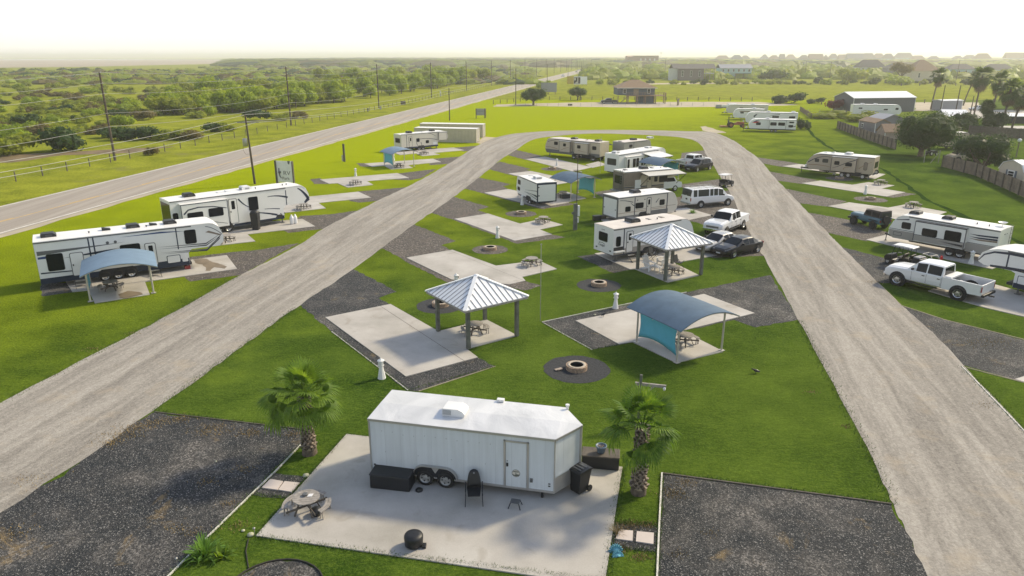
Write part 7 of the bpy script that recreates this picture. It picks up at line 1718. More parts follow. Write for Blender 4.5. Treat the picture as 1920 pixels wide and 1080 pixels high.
def palm(label, p, h, r, nf=34, seed=1, rt=.24, seg=20, skirt=0, lean=(0, 0), name='fan_palm', group=None, petiole=.75, boots=True, rb=None, span=112, lm='palm_leaf'):
    rq = random.Random(seed); t = thing(name, label, 'palm tree', (p.x, p.y, 0), 0, group); rb = rb or rt*1.3
    mb = MB(); N = 14; pts = [(lean[0]*(k/N)**1.3, lean[1]*(k/N)**1.3, h*k/N) for k in range(N+1)]
    # trunk with swelling foot
    rings = []; n = 14; vs = []
    for k, c in enumerate(pts):
        f = k/N; rr_ = rb + (rt-rb)*min(1, f*3)
        for i in range(n): a = 2*math.pi*i/n; q = rr_*rq.uniform(.93, 1.07); vs.append((c[0]+q*math.cos(a), c[1]+q*math.sin(a), c[2]-(.05 if k == 0 else 0)))
    mb.add(vs, [(k*n+i, k*n+(i+1) % n, (k+1)*n+(i+1) % n, (k+1)*n+i) for k in range(N) for i in range(n)], 0, True)
    if boots:
        z = .25; k = 0
        while z < h-.05:
            f = z/h; cx, cy = lean[0]*f**1.3, lean[1]*f**1.3
            for i in range(9):
                a = 2*math.pi*(i+.5*(k % 2))/9+rq.uniform(-.12, .12); o_ = Vector((math.cos(a), math.sin(a), 0)); s_ = Vector((-o_.y, o_.x, 0)); rr_ = (rb+(rt-rb)*min(1, f*3))
                b0 = Vector((cx, cy, z))+o_*rr_*.95; tip = b0+o_*rq.uniform(.05, .13)+Vector((0, 0, rq.uniform(.09, .16)))+s_*rq.uniform(-.05, .05)
                mb.add([b0-s_*.085, b0+s_*.085, tip+s_*.04, tip-s_*.04, b0+Vector((0, 0, .12))-s_*.06, b0+Vector((0, 0, .12))+s_*.06], [(0, 1, 2, 3), (3, 2, 5, 4)], 1)
            z += .115; k += 1
    mb.build('trunk', [M['palm_bark'], M['planks_pale' if boots else 'palm_bark']], t)
    mb = MB(); top = Vector((lean[0], lean[1], h))
    for i in range(nf):
        f = i/(nf-1); el = R(84) - R(span)*f**.9 + rq.uniform(-.12, .12); az = i*2.39996+rq.uniform(-.25, .25)
        d = Vector((math.cos(az)*math.cos(el), math.sin(az)*math.cos(el), math.sin(el)))
        pl = petiole*rq.uniform(.7, 1.2)*r/1.4; sag = Vector((0, 0, -.18*pl*math.cos(el)))
        mid = top+d*pl*.5+sag*.2; e = top+d*pl+sag
        mb.tube([top, mid, e], .022, 5, mi=0, r1=.012, caps=False)
        d2 = (d+Vector((0, 0, -.12-.25*f))).normalized(); x = d2; y = Vector((-math.sin(az), math.cos(az), 0)); z = x.cross(y)
        if z.z < 0: z = -z; y = -y
        M4 = Matrix.Translation(e) @ Matrix(((x.x, y.x, z.x), (x.y, y.y, z.y), (x.z, y.z, z.z))).to_4x4() @ Matrix.Rotation(rq.uniform(-.35, .35), 4, 'X')
        fan(mb, M4, r*rq.uniform(.50, .62), seg, R(rq.uniform(140, 185)), r*(.12+.22*f), rq, 0)
    mb.build('crown', M[lm], t)
    if skirt:
        mb = MB()
        for i in range(skirt):
            f = rq.random(); az = rq.uniform(0, 6.28); zz = h-.1-f*h*.18
            o_ = Vector((math.cos(az), math.sin(az), 0)); x = (o_*.35+Vector((0, 0, -1))).normalized(); y = Vector((-o_.y, o_.x, 0)); z = x.cross(y)
            c = Vector((lean[0], lean[1], zz))+o_*rt
            M4 = Matrix.Translation(c) @ Matrix(((x.x, y.x, z.x), (x.y, y.y, z.y), (x.z, y.z, z.z))).to_4x4(); fan(mb, M4, r*rq.uniform(.65, .95), 10, R(80), .1, rq, 0)
        mb.build('dead_fronds', M['palm_dry'], t)
    return t
palm('fan palm with a short thick shaggy trunk left of the big white trailer', G(581, 850), 2.6, 1.66, 27, 5, .20, rb=.31, span=104)
palm('fan palm with a scaly trunk right of the big white trailer and the bin', G(1197, 924), 2.75, 1.58, 24, 9, .21, rb=.30, span=108)
def hpx(px, top):
    p = G(*px); fw = FOC*_c-(top-540)*_s; dn = FOC*_s+(top-540)*_c; return p, CAM_H-dn*p.y/fw
GPm = 'tall palms at the right edge'
for px, top, r, sk, ln, lb in [((1745, 205), 141, 2.3, 12, (.8, 0), 'tall slim palm standing apart left of the palm group'), ((1806, 198), 147, 2.3, 10, (2.0, 0), 'leaning palm behind the white pickup at the right'), ((1826, 216), 143, 2.9, 30, (.3, 0), 'palm with a long beard of dead fronds, left in the group'),
                               ((1877, 246), 168, 2.5, 30, (.2, 0), 'palm with a heavy brown beard, nearest of the group at the right'), ((1896, 244), 178, 2.6, 26, (1.2, 0), 'palm with a leaning dark trunk at the right edge'), ((1856, 226), 152, 2.6, 24, (.6, 0), 'palm behind the bearded ones in the middle of the group')]:
    p, h = hpx(px, top); palm(lb, p, h, r*1.22, 26, int(px[0]), .2, 12, sk, ln, 'tall_palm', GPm, .6, False, .24, 130, 'palm_dark')
p, h = hpx((1843, 245), 200); o_t = palm('round dense dark palm with a thin trunk in front of the palm group', p, h, 2.2, 60, 3, .16, 14, 0, (0, 0), 'tall_palm', GPm, .45, False, None, 150, 'palm_dark')
# strappy lily clump bottom left
def lily(label, p, r, n, seed, mat='palm_leaf', w=.05):
    rq = random.Random(seed); mb = MB()
    for i in range(n):
        az = rq.uniform(0, 6.28); el = rq.uniform(.5, 1.4); L = r*rq.uniform(.7, 1.25); d = Vector((math.cos(az), math.sin(az), 0)); s = Vector((-d.y, d.x, 0)); prev = None; m_ = 6; vs = []
        b = p+d*rq.uniform(0, r*.25)
        for k in range(m_+1):
            f = k/m_; c = b + d*(L*f*math.cos(el)*1.1) + Vector((0, 0, L*(f*math.sin(el)-.75*f*f*math.cos(el)*.8))); ww = w*(1-f)**.6*(1+.3*math.sin(f*3))
            c.z = max(c.z, .02); vs += [c-s*ww, c+s*ww]
        mb.add(vs, [(2*k, 2*k+1, 2*k+3, 2*k+2) for k in range(m_)])
    return tag(mb.build('lily_plant', M[mat]), label, 'plant')
m_ = leaf_mat('lily_leaf', (0.06, 0.14, 0.02), (0.11, 0.22, 0.035), (0.20, 0.34, 0.06), .3)
lily('bright green strappy lily clump at the white kerb, bottom left', G(384, 1040), .72, 110, 4, 'lily_leaf', .028); lily('broad leaved green plant right of the strappy lily clump', G(415, 1045), .5, 26, 6, 'palm_leaf', .07); lily('single pale broad leaved plant in front of the lily clump', G(375, 1052), .42, 14, 8, 'lily_leaf', .05)
lily('dry tuft of ornamental grass hanging over the patio edge by the stepping stones', G(1158, 1000), .42, 60, 12, 'palm_dry', .008)
for (px, py), s_ in (((1210, 392), 0), ((1298, 400), 1)): lily('potted green plant beside the ' + ('satellite dish' if s_ == 0 else 'nose of the cream ramp door trailer'), G(px, py), .6, 60, 30+s_, 'lily_leaf', .03)

# ------------------------------------------------------------------ poles, wires, fences
def utility_pole(label, p, h, group, r=.19, arm=False, hd=0.0, lean=(0, 0), transformer=False, ins=True, nm='power_pole'):
    t = thing(nm, label, 'power pole', (p.x, p.y, 0), hd, group)
    mb = MB(); mb.tube([(0, 0, -.05), (lean[0], lean[1], h)], r, 10, r1=r*.65); mb.build('pole', M['wood_pole'], t)
    if arm: mb = MB(); mb.box(-1.3, 1.3, -.06, .06, h*.885, h*.885+.12); mb.obox((-.05, 0, h*.84), (.55, 0, h*.89), .04, .04); mb.build('crossarm', M['wood_grey'], t)
    if ins:
        mb = MB()
        for z in (h-.05, h-1.6, h-3.1): mb.tube([(lean[0], 0, z), (lean[0]+.28, 0, z+.08)], .035, 6)
        mb.build('insulator', M['white_paint'], t)
    if transformer:
        mb = MB(); mb.lathe([(.01, 0), (.30, .02), (.31, .9), (.28, .98), (.01, 1.02)], (-.62, 0, h*.55), 16); mb.build('transformer', M['galv'], t); mb = MB(); mb.tube([(-.75, .0, h*.55+.9), (-.95, 0, h*.5), (-.7, 0, h*.44), (-.1, 0, h*.44)], .015, 5); mb.tube([(-.62, 0, h*.55+1.0), (-.5, 0, h*.75), (-.3, 0, h*.885)], .012, 5); mb.build('cable_loop', M['black_frame'], t)
    return t
GP_ = 'tall power poles along the left side of the highway'; base = Vector((-61.86, 112.1, 0)); stp = Vector((10.14, 58.9, 0)); hp = 13.2
names = ['leftmost and nearest tall power pole beside the dark bush', 'tall power pole second from the left behind the fence', 'third tall power pole from the left in front of the tree belt', 'fourth tall power pole from the left, with the small white meter boxes', 'fifth tall power pole from the left beside the highway', 'sixth tall power pole from the left at the end of the tree belt', 'seventh tall power pole from the left on the open verge']
PL = [base+stp*k for k in range(-2, 26)]
for k, p in enumerate(PL):
    if k < 2: continue
    utility_pole(names[k-2] if k-2 < len(names) else 'distant tall power pole in the line running to the horizon', p, hp, GP_, .2, lean=(-.02 if k > 2 else -.12, 0))
def wires(name, label, pts, sag, r, mat='galv', grp=None):
    mb = MB(); path = []
    for a, b in zip(pts, pts[1:]):
        for k in range(8):
            f = k/8; q = a.lerp(b, f); q.z -= sag*4*f*(1-f); path.append(q)
    path.append(pts[-1]); mb.tube(path, r, 4, caps=False); return tag(mb.build(name, M[mat]), label, 'power line', grp)
ordn = ['topmost', 'second', 'third', 'fourth', 'lowest']
for j, (z, x, sg, r) in enumerate(((hp-.05, .28, .7, .03), (hp-1.6, .28, .7, .03), (hp-3.1, .28, .7, .03), (hp-6.0, .2, .8, .028), (hp-8.0, .2, .8, .035))):
    wires('power_line', ordn[j] + ' wire strung along the tall power poles', [p+Vector((x, 0, z)) for p in PL[:18]], sg, r*.7)
# lower distribution line on the park side
GD = 'shorter power poles on the park side of the highway'
dl = []
for px, top, lb in [((478, 345), 215, 'short leaning power pole with a crossarm and grey transformer behind the cream fifth wheel'), ((843, 226), 165, 'short power pole on the lawn above the containers'), ((967, 197), 128, 'short power pole beside the round dark tree'), ((1026, 156), 120, 'short power pole beside the highway behind the grey sign'), ((1065, 143), 122, 'short power pole at the yellow billboard')]:
    p, h = hpx(px, top); dl.append((p, h)); utility_pole(lb, p, h, GD, .15, px[0] == 478 or px[0] == 843, R(10), (-.25 if px[0] == 478 else .05, 0), px[0] == 478, False)
for px, top in (((1082, 139), 114), ((1090, 141), 115), ((1132, 131), 109), ((1108, 134), 112), ((1158, 128), 110)):
    p, h = hpx(px, top); utility_pole('far short power pole near the vanishing point of the highway', p, h, GD, .15, False, 0, (0, 0), False, False)
P0 = dl[0][0]; back = P0+(P0-dl[1][0]).normalized()*60
for j, (dz, dx) in enumerate(((0, 0), (-.95, 1.2), (-.95, -1.2))):
    wires('service_line', ['top', 'right', 'left'][j] + ' wire from the transformer pole along the park side of the highway', [Vector((q.x+dx+(-.25 if i_ == 1 else 0), q.y, h_+dz)) for i_, (q, h_) in enumerate([(back, 8.6), (dl[0][0], dl[0][1]), (dl[1][0], dl[1][1]), (dl[2][0], dl[2][1])])], .9, .022)
# poles in the right background
for px, top, lb in [((1246, 143), 111, 'thin pole behind the field left of the brown house'), ((1508, 148), 115, 'thin pole beyond the hay field, left one of the pair'), ((1555, 147), 115, 'thin pole beyond the hay field, right one of the pair'), ((1792, 153), 112, 'thin pole between the far blue house and the palms'),
                    ((1763, 209), 160, 'bare timber pole left of the small grey shed at the right'), ((1790, 218), 160, 'bare timber pole in front of the small grey shed'), ((1819, 215), 180, 'bare timber pole beside the white car at the right'), ((1014, 203), 160, 'x')][:7]:
    p, h = hpx(px, top); mb = MB(); mb.tube([(p.x, p.y, 0), (p.x+.15*h*.1, p.y, h)], .16, 8, r1=.11); tag(mb.build('timber_pole', M['wood_pole']), lb, 'pole', 'bare poles right of the park')

def fence(name, label, pts, step, ph, pr, pm='wood_dark', wires_=(.3, .6, .9, 1.1), wr=.012, wm='steel_grey', top=None, group=None):
    t = thing(name, label, 'fence', (pts[0].x, pts[0].y, 0), 0, group); o0 = Vector((pts[0].x, pts[0].y, 0)); posts = []
    for a, b in zip(pts, pts[1:]):
        n = max(1, int((b-a).length/step))
        posts += [a.lerp(b, i/n) for i in range(n)]
    posts.append(pts[-1]); cap_ = 100
    for i, q in enumerate(posts[:cap_]):
        mb = MB(); q2 = q-o0; mb.box(q2.x-pr, q2.x+pr, q2.y-pr, q2.y+pr, -.05, ph*rnd.uniform(.92, 1.06)); mb.build('post', M[pm], t)
    if len(posts) > cap_:
        mb = MB()
        for q in posts[cap_:]: q2 = q-o0; mb.box(q2.x-pr, q2.x+pr, q2.y-pr, q2.y+pr, -.05, ph)
        mb.build('post', M[pm], t)['kind'] = 'stuff'
    mb = MB()
    for z in wires_:
        for a, b in zip(pts, pts[1:]): mb.tube([a-o0+Vector((0, 0, z)), b-o0+Vector((0, 0, z))], wr, 4, caps=False)
    if wires_: mb.build('wire', M[wm], t)
    return t
fence('wire_fence', 'long wire fence with thin posts along the left side of the highway', [Vector((hwx(y, -1)-(11.5 if y < 200 else 10), y, 0)) for y in (40, 110, 200, 330, 520)], 4.2, 1.3, .055, wr=.005)
fence('field_fence', 'post and wire fence between the far lawn lane and the yellow field', [G(925, 195), G(1010, 187.5), G(1170, 187.8), G(1410, 189.5)], 3.6, 1.3, .10, wires_=(.4, .8, 1.1))
fence('field_fence', 'post and wire fence in front of the hay field on the right', [G(1540, 196), G(1700, 194), G(1925, 191)], 6.5, 1.3, .12, wires_=(.5, 1.0))
fence('lawn_fence', 'low thin mesh fence along the far edge of the park lawn', [G(965, 198.5), G(1130, 199), G(1340, 198)], 3.4, 1.0, .04, 'galv', (.1, .35, .6, .95), .008, 'galv')
fence('field_fence', 'line of small posts beyond the hay field on the right', [G(1690, 161), G(1925, 160)], 10, 1.4, .18, wires_=())
fence('paddock_fence', 'small slatted fence section in the grass right of the stored trailers', [G(1500, 208), G(1521, 222)], .5, 1.3, .07, 'fence_wood', (.4, 1.1), .04, 'fence_wood')
fence('paddock_fence', 'thin wire fence enclosing the grass plot right of the stored trailers', [G(1515, 212), G(1580, 211)], 3.0, 1.2, .05, 'galv', (.4, 1.1), .012)
def board_fence(label, pts, h=1.7, step=2.4, flip=1, slope=0, mat='fence_wood'):
    t = thing('board_fence', label, 'fence', (pts[0].x, pts[0].y, 0), 0); o0 = Vector((pts[0].x, pts[0].y, 0)); rq = random.Random(8)
    for a, b in zip(pts, pts[1:]):
        d = (b-a).normalized(); nrm = Vector((d.y, -d.x, 0))
        if nrm.dot(Vector((0, 0, 0))-a) < 0: nrm = -nrm
        n = int((b-a).length/.15); mb = MB()
        for i in range(n):
            q = a-o0+d*(.15*(i+.5)); hh = h+rq.uniform(-.03, .03); mb.obox(q+Vector((0, 0, .03)), q+Vector((0, 0, hh)), .138, .02, up=nrm)
        mb.build('board_panel', M[mat], t)
        mb = MB()
        for z in (.35, .95, 1.5): mb.obox(a-o0+nrm*.05+Vector((0, 0, z)), b-o0+nrm*.05+Vector((0, 0, z)), .05, .1)
        mb.build('rail', M[mat], t)
        k = max(1, round((b-a).length/step))
        for i in range(k+1):
            q = a.lerp(b, i/k)-o0+nrm*.12; mb = MB(); mb.box(q.x-.06, q.x+.06, q.y-.06, q.y+.06, -.05, h*1.02); mb.build('post', M['wood_dark'], t)
    return t
board_fence('weathered timber fence running from the shed down towards the big dark tree', [G(1570, 241), G(1625, 262), G(1680, 281)])
board_fence('timber fence at the right edge in front of the beige curved roof shed', [G(1767, 313), G(1830, 330), G(1880, 352), G(1945, 382)])
board_fence('dark timber fence below the palms at the right edge', [G(1815, 254), G(1935, 262)], 2.0, mat='wood_dark')
board_fence('short timber fence end behind the shed with the white cap post', [G(1852, 277), G(1890, 292)], 2.0, mat='fence_wood')

# ------------------------------------------------------------------ buildings
def gable(mb, x0, x1, y0, y1, z0, z1, over=.3, mi=0, axis='x'):
    """gable roof, ridge along axis"""
    if axis == 'x':
        ym = (y0+y1)/2; mb.prism([(y0-over, z0), (ym, z1), (y1+over, z0), (y1+over, z0-.12), (ym, z1-.14), (y0-over, z0-.12)], x0-over, x1+over, 'x', mi)
    else:
        xm = (x0+x1)/2; mb.prism([(x0-over, z0), (xm, z1), (x1+over, z0), (x1+over, z0-.12), (xm, z1-.14), (x0-over, z0-.12)], y0-over, y1+over, 'y', mi)
def hip(mb, x0, x1, y0, y1, z0, z1, over=.5, mi=0):
    x0, x1, y0, y1 = x0-over, x1+over, y0-over, y1+over; w = min(x1-x0, y1-y0)/2
    if x1-x0 >= y1-y0: a, b = (x0+w, (y0+y1)/2, z1), (x1-w, (y0+y1)/2, z1)
    else: a, b = ((x0+x1)/2, y0+w, z1), ((x0+x1)/2, y1-w, z1)
    vs = [(x0, y0, z0), (x1, y0, z0), (x1, y1, z0), (x0, y1, z0), a, b]
    if x1-x0 >= y1-y0: fs = [(0, 1, 5, 4), (1, 2, 5), (2, 3, 4, 5), (3, 0, 4), (3, 2, 1, 0)]
    else: fs = [(0, 1, 4), (1, 2, 5, 4), (2, 3, 5), (3, 0, 4, 5), (3, 2, 1, 0)]
    mb.add(vs, fs, mi)
def hwin(t, x0, x1, z0, z1, y=0.0, mat='glass_mid', nm='window', frame='white_paint'):
    mb = MB(); mb.box(x0-.12, x1+.12, y-.05, y+.05, z0-.12, z1+.12); f = mb.build(nm, M[frame], t); mb = MB(); mb.box(x0, x1, y-.07, y+.04, z0, z1); mb.build('pane', M[mat], f)
    mb = MB(); mb.box(x0, x1, y-.085, y-.065, (z0+z1)/2-.03, (z0+z1)/2+.03); mb.build('glazing_bar', M[frame], f)
def mpp(px): return G(*px).y/ (FOC*_c-(px[1]-540)*_s)     # metres per reference pixel (horizontal) at a ground pixel
# stilt house on the far lawn
p = G(1158, 194); s_ = mpp((1158, 194)); W = 69*s_; D_ = 9.0
t = thing('stilt_house', 'blue grey stilt house with tan hip roof and timber deck beyond the lawn', 'house', (p.x, p.y, 0), R(2))
zf, ze, zr = 2.75, 5.2, 7.7
mb = MB(); mb.box(0, W, 0, D_, zf, ze); mb.build('wall', M['siding_blue'], t); mb = MB(); hip(mb, 0, W, -.6, D_, ze, zr, .6); mb.build('roof', M['shingle_brown'], t)
mb = MB(); mb.box(-.62, W+.62, -1.23, -1.17, ze-.16, ze+.0); mb.build('fascia', M['white_paint'], t)
for x in (W*.14, W*.80): hwin(t, x, x+.95, 3.45, 4.7, -.02)
mb = MB(); mb.box(W*.42, W*.56, -.04, .02, 2.8, 4.7); mb.build('door', M['planks_pale'], t)
mb = MB(); mb.box(W*.62, W-.2, .3, D_-.5, 0, zf-.1); mb.build('lower_room', M['siding_blue'], t)
mb = MB(); mb.box(W*.2, W+3.4, -2.4, 0, zf-.25, zf); mb.box(W, W+3.4, 0, 2.5, zf-.25, zf); dk = mb.build('deck', M['deck_wood'], t)
mb = MB(); mb.box(W*.2, W+3.4, -2.44, -2.38, zf+.85, zf+.95); mb.box(W*.2, W+3.4, -2.44, -2.38, zf+.4, zf+.46)
x = W*.2
while x < W+3.45: mb.box(x-.05, x+.05, -2.44, -2.36, zf, zf+.95); x += .9
mb.build('railing', M['deck_wood'], dk)
for x in (.1, W*.25, W*.5, W*.72, W-.1, W+3.2):
    for y in ((-2.2, .15) if x > W*.2 else (.15,)): mb = MB(); mb.box(x-.14, x+.14, y-.14, y+.14, 0, zf-.25 if x <= W else zf+.9); mb.build('stilt', M['deck_wood'], t)
mb = MB()
for k in range(10): mb.box(W*.02+k*.3, W*.02+k*.3+.34, -1.9, -.9, .25*k+.1, .25*k+.16)
mb.obox((W*.02, -1.9, .1), (W*.02+3, -1.9, 2.6), .08, .2); mb.build('staircase', M['deck_wood'], t)
sheet('carport_slab', [p+Vector((-5, -2.8, 0)), p+Vector((W+4.5, -2.8, 0)), p+Vector((W+4.5, 2, 0)), p+Vector((-5, 2, 0))], .012, 'concrete')
t_ = pickup('dark pickup parked at the left side of the blue stilt house', (p.x-.3, p.y-.8), R(180), 5.6, 'paint_dark', .95, 1.8, .38, detail=False)
t = thing('tilted_panel', 'dark leaning board fence panel on the lawn edge right of the stilt house', 'panel', (G(1271, 198).x, G(1271, 198).y, 0), R(60)); mb = MB(); mb.prism([(-.9, 0), (.9, .1), (.9, 2.4), (-.9, 1.9)], -.08, .08, 'y'); mb.build('board', M['wood_dark'], t)
p = G(1069, 198); t = thing('black_tank', 'small black trough box at the far edge of the lawn', 'trough', (p.x, p.y, 0), 0); mb = MB(); mb.box(-.7, .7, -.3, .3, 0, .55); mb.build('box', M['black_plastic'], t, bevel=.05)
# dark brown house and teal house beyond the field
def far_house(label, x0p, x1p, yb_, ytop_wall, ytop_roof, wall, roof, stilts=0.0, ang_=0.0, wins=3, hiproof=True, D_=10, extra=None, name='beach_house', grp=None):
    a, b = G(x0p, yb_), G(x1p, yb_); W = b.x-a.x; ya = a.y
    def zat(y): return CAM_H-(FOC*_s+(y-540)*_c)*ya/(FOC*_c-(y-540)*_s)
    ze, zr = zat(ytop_wall), zat(ytop_roof); zf = stilts*ze
    t = thing(name, label, 'house', (a.x, ya, 0), ang_, grp)
    mb = MB(); mb.box(0, W, 0, D_, zf, ze); mb.build('wall', M[wall], t)
    mb = MB(); (hip if hiproof else gable)(mb, 0, W, 0, D_, ze, zr, .6); mb.build('roof', M[roof], t)
    for i in range(wins):
        x = W*(i+.5)/wins; hwin(t, x-.55, x+.55, zf+(ze-zf)*.35, zf+(ze-zf)*.8, -.02)
    if zf > .5:
        for i in range(5): mb = MB(); x = W*i/4; mb.box(x-.15+.2*(i == 0)-.2*(i == 4), x+.15+.2*(i == 0)-.2*(i == 4), .1, .4, 0, zf); mb.build('stilt', M['deck_wood'], t)
        mb = MB(); mb.box(W*.1, W*.5, 1.5, D_-1, 0, zf-.05); mb.build('lower_room', M[wall], t)
    return t, W, ze, zr
t, W, ze, zr = far_house('dark brown two storey house with a grey roof beyond the field', 1271, 1319, 151, 128.5, 127, 'siding_brown', 'shingle_grey', 0, 0, 3, False, 12)
mb = MB(); gable(mb, -3, W+8, 2, 14, ze, ze+2.8, .4); mb.build('main_roof', M['shingle_grey'], t); mb = MB(); mb.box(W, W+7.5, 3, 12, ze*.55, ze*.62); mb.box(-4.5, 0, 2, 10, 0, ze-.1); mb.build('porch', M['siding_pale'], t)
for x in (W+2, W+4.8, W+7.4): mb = MB(); mb.box(x-.15, x+.15, 3.1, 3.4, 0, ze); mb.build('porch_post', M['planks_pale'], t)
t, W, ze, zr = far_house('pale teal stilt house with a flat grey roof right of the dark brown house', 1350, 1408, 148, 128, 120.5, 'siding_teal', 'metal_grey', .52, 0, 6, False, 12)
mb = MB(); mb.box(0, W*.2, .5, 8, 0, ze*.5); mb.build('garage', M['metal_white'], t)
t, W, ze, zr = far_house('large brick building with a flat dark roof on the horizon beside the highway', 1177, 1234, 124, 107, 104.5, 'brick', 'brick', 0, 0, 0, False, 30)
for k in range(4):
    x = W*(.42+.15*k); mb = MB(); mb.box(x-1.2, x+1.2, -.1, .05, ze*.35, ze*.85); mb.build('window', M['siding_pale'], t)
mb = MB(); mb.box(W*.2, W, -1, 28, ze+.5, ze+2.2); mb.build('roof_block', M['shingle_brown'], t)
far_house('white house with a dark pyramid roof at the right beyond the shrubs', 1608, 1658, 141, 126, 112, 'siding_pale', 'shingle_grey', .4, 0, 3)
far_house('cream house with a big brown hip roof behind the slim palm', 1708, 1762, 152, 133, 112, 'siding_cream', 'shingle_brown', 0, 0, 2, True, 16)
far_house('low grey house behind the brown topped tree', 1664, 1712, 143, 127, 118, 'siding_grey', 'shingle_grey', .0, 0, 2)
far_house('pale blue house with a grey pyramid roof behind the bare poles', 1777, 1828, 147, 130, 120, 'siding_teal', 'shingle_grey', .3, 0, 4)
far_house('green grey house with a wide pyramid roof behind the tall palms', 1848, 1900, 141, 131, 120, 'siding_teal', 'shingle_grey', 0, 0, 0)
# skyline houses
GK = 'hazy skyline of beach houses at the right'
skl = random.Random(12); roofs = ['shingle_grey', 'shingle_brown', 'siding_blue', 'shingle_grey']
for i, (x, w, top) in enumerate([(1355, 26, 104), (1382, 22, 103), (1398, 18, 104), (1434, 14, 102), (1452, 20, 103.5), (1467, 9, 101), (1483, 18, 102), (1508, 20, 103), (1530, 26, 101), (1549, 12, 102.5), (1563, 18, 100.5), (1585, 24, 102), (1603, 30, 100), (1628, 26, 99.5), (1648, 22, 100), (1666, 22, 100.5), (1695, 34, 99), (1722, 26, 104), (1752, 22, 105), (1797, 20, 104.5), (1819, 24, 103), (1843, 30, 100), (1905, 40, 98.5)]):
    yb_ = skl.uniform(116.5, 119)
    far_house('hazy beach house on the skyline at the right, pale walls under a dark hip roof', x-w/2, x+w/2, yb_, (top+yb_)/2+.5, top, skl.choice(['siding_grey', 'siding_pale', 'siding_blue', 'siding_teal']), skl.choice(roofs), .35, 0, 2, skl.random() < .75, 14, grp=GK)
for i, (x, w) in enumerate(((615, 22), (770, 10), (1290, 16), (1190, 30))):
    if i < 2: far_house(['long low white building with a blue end among the far trees at the left', 'small white house among the far trees'][i], x-w/2, x+w/2, 117, 113, 112, 'siding_pale', 'metal_white', 0, 0, 0, False, 14)
p = G(1239, 113); mb = MB(); mb.cyl((p.x, p.y, 0), 1.2, 24, 8); mb.lathe([(1, 24), (5.5, 26.5), (5.5, 29), (1, 31)], (p.x, p.y, 0), 12); tag(mb.build('water_tower', M['metal_white']), 'faint water tower on the horizon beyond the brick building', 'water tower')
# barn with the white roof, sheds
def shed(label, px0, px1, H, D_, wall, roof, zr, win=None, name='shed', axis='x', door=None):
    a, b = G(*px0), G(*px1); d = b-a; W = d.length; t = thing(name, label, 'shed', (a.x, a.y, 0), math.atan2(d.y, d.x))
    mb = MB(); mb.box(0, W, 0, D_, 0, H)
    if axis == 'x': mb.prism([(0, H), (D_/2, zr-.1), (D_, H)], .01, W-.01, 'x')
    else: mb.prism([(0, H), (W/2, zr-.1), (W, H)], .01, D_-.01, 'y')
    mb.build('wall', M[wall], t); mb = MB(); gable(mb, 0, W, 0, D_, H+.05, zr, .2, 0, axis); mb.build('roof', M[roof], t)
    if win: hwin(t, *win, -.02, 'glass_dark')
    if door: mb = MB(); mb.box(door[0], door[1], -.03, .02, .05, door[2]); mb.build('door', M['siding_pale'], t)
    mb = MB()
    for x in (0, W): mb.box(x-.07, x+.07, -.03, .05, 0, H)
    mb.build('corner_board', M['white_paint'], t); return t, W
a = G(1598, 210)
shed('long dark grey barn with a bright white metal roof at the right', (1598, 211), (1713, 209), 4.0, 9, 'barn_grey', 'metal_white', 5.6, name='barn')
shed('small grey garden shed with brown roof and white window behind the timber fence', (1609, 245), (1639, 251), 2.2, 3.0, 'siding_grey', 'shingle_brown', 3.0, (1.3, 1.8, .9, 1.6))
shed('grey shed with an open front left of the big dark tree', (1652, 245), (1690, 243), 2.4, 4.0, 'siding_grey', 'metal_grey', 3.4, None, axis='y')
shed('low brown roofed hut behind the timber fence', (1658, 262), (1702, 262), 1.4, 3.4, 'planks_pale', 'shingle_brown', 2.9)
shed('light grey storage shed with a white roof by the bare poles', (1765, 208), (1802, 207), 2.9, 3.6, 'metal_grey', 'metal_white', 3.2, None)
shed('low house with a white roof partly behind the big dark tree', (1770, 237), (1815, 238), 2.2, 8, 'siding_blue', 'metal_white', 3.6, None)
shed('dark open shelter with a white roof among the palms at the right edge', (1868, 231), (1925, 232), 1.7, 6, 'black_frame', 'metal_white', 2.2, None)
# gambrel metal shed at the right edge
a, b = G(1868, 341), G(1925, 353); d = b-a; an = math.atan2(d.y, d.x); t = thing('metal_shed', 'beige metal shed with a curved silver roof and a shuttered window at the right edge', 'shed', (a.x, a.y, 0), an)
t.scale = (1.15, 1.1, 1.15); W = 3.4; prof = [(0, 0), (W, 0), (W, 1.55), (W*.86, 2.25), (W*.5, 2.62), (W*.14, 2.25), (0, 1.55)]
mb = MB(); mb.prism(prof, 0, 4.8, 'y'); mb.build('wall', M['siding_cream'], t)
mb = MB(); rp = [(W+.06, 1.5), (W*.86+.04, 2.27), (W*.5, 2.66), (W*.14-.04, 2.27), (-.06, 1.5)]
for i in range(4): mb.obox((rp[i][0], 2.4, rp[i][1]+.02), (rp[i+1][0], 2.4, rp[i+1][1]+.02), 5.0, .04)
mb.build('roof', M['metal_white'], t)
mb = MB()
for i in range(4):
    for k in range(9): mb.obox((rp[i][0], -.05+k*.61, rp[i][1]+.05), (rp[i+1][0], -.05+k*.61, rp[i+1][1]+.05), .04, .03)
mb.build('roof_rib', M['metal_grey'], t); hwin(t, W*.42, W*.42+.7, .95, 1.45, -.02, 'glass_dark')
mb = MB(); mb.box(W*.42-.36, W*.42-.14, -.06, .02, .83, 1.57); mb.box(W*.42+.84, W*.42+1.06, -.06, .02, .83, 1.57); mb.build('shutter', M['siding_blue'], t)
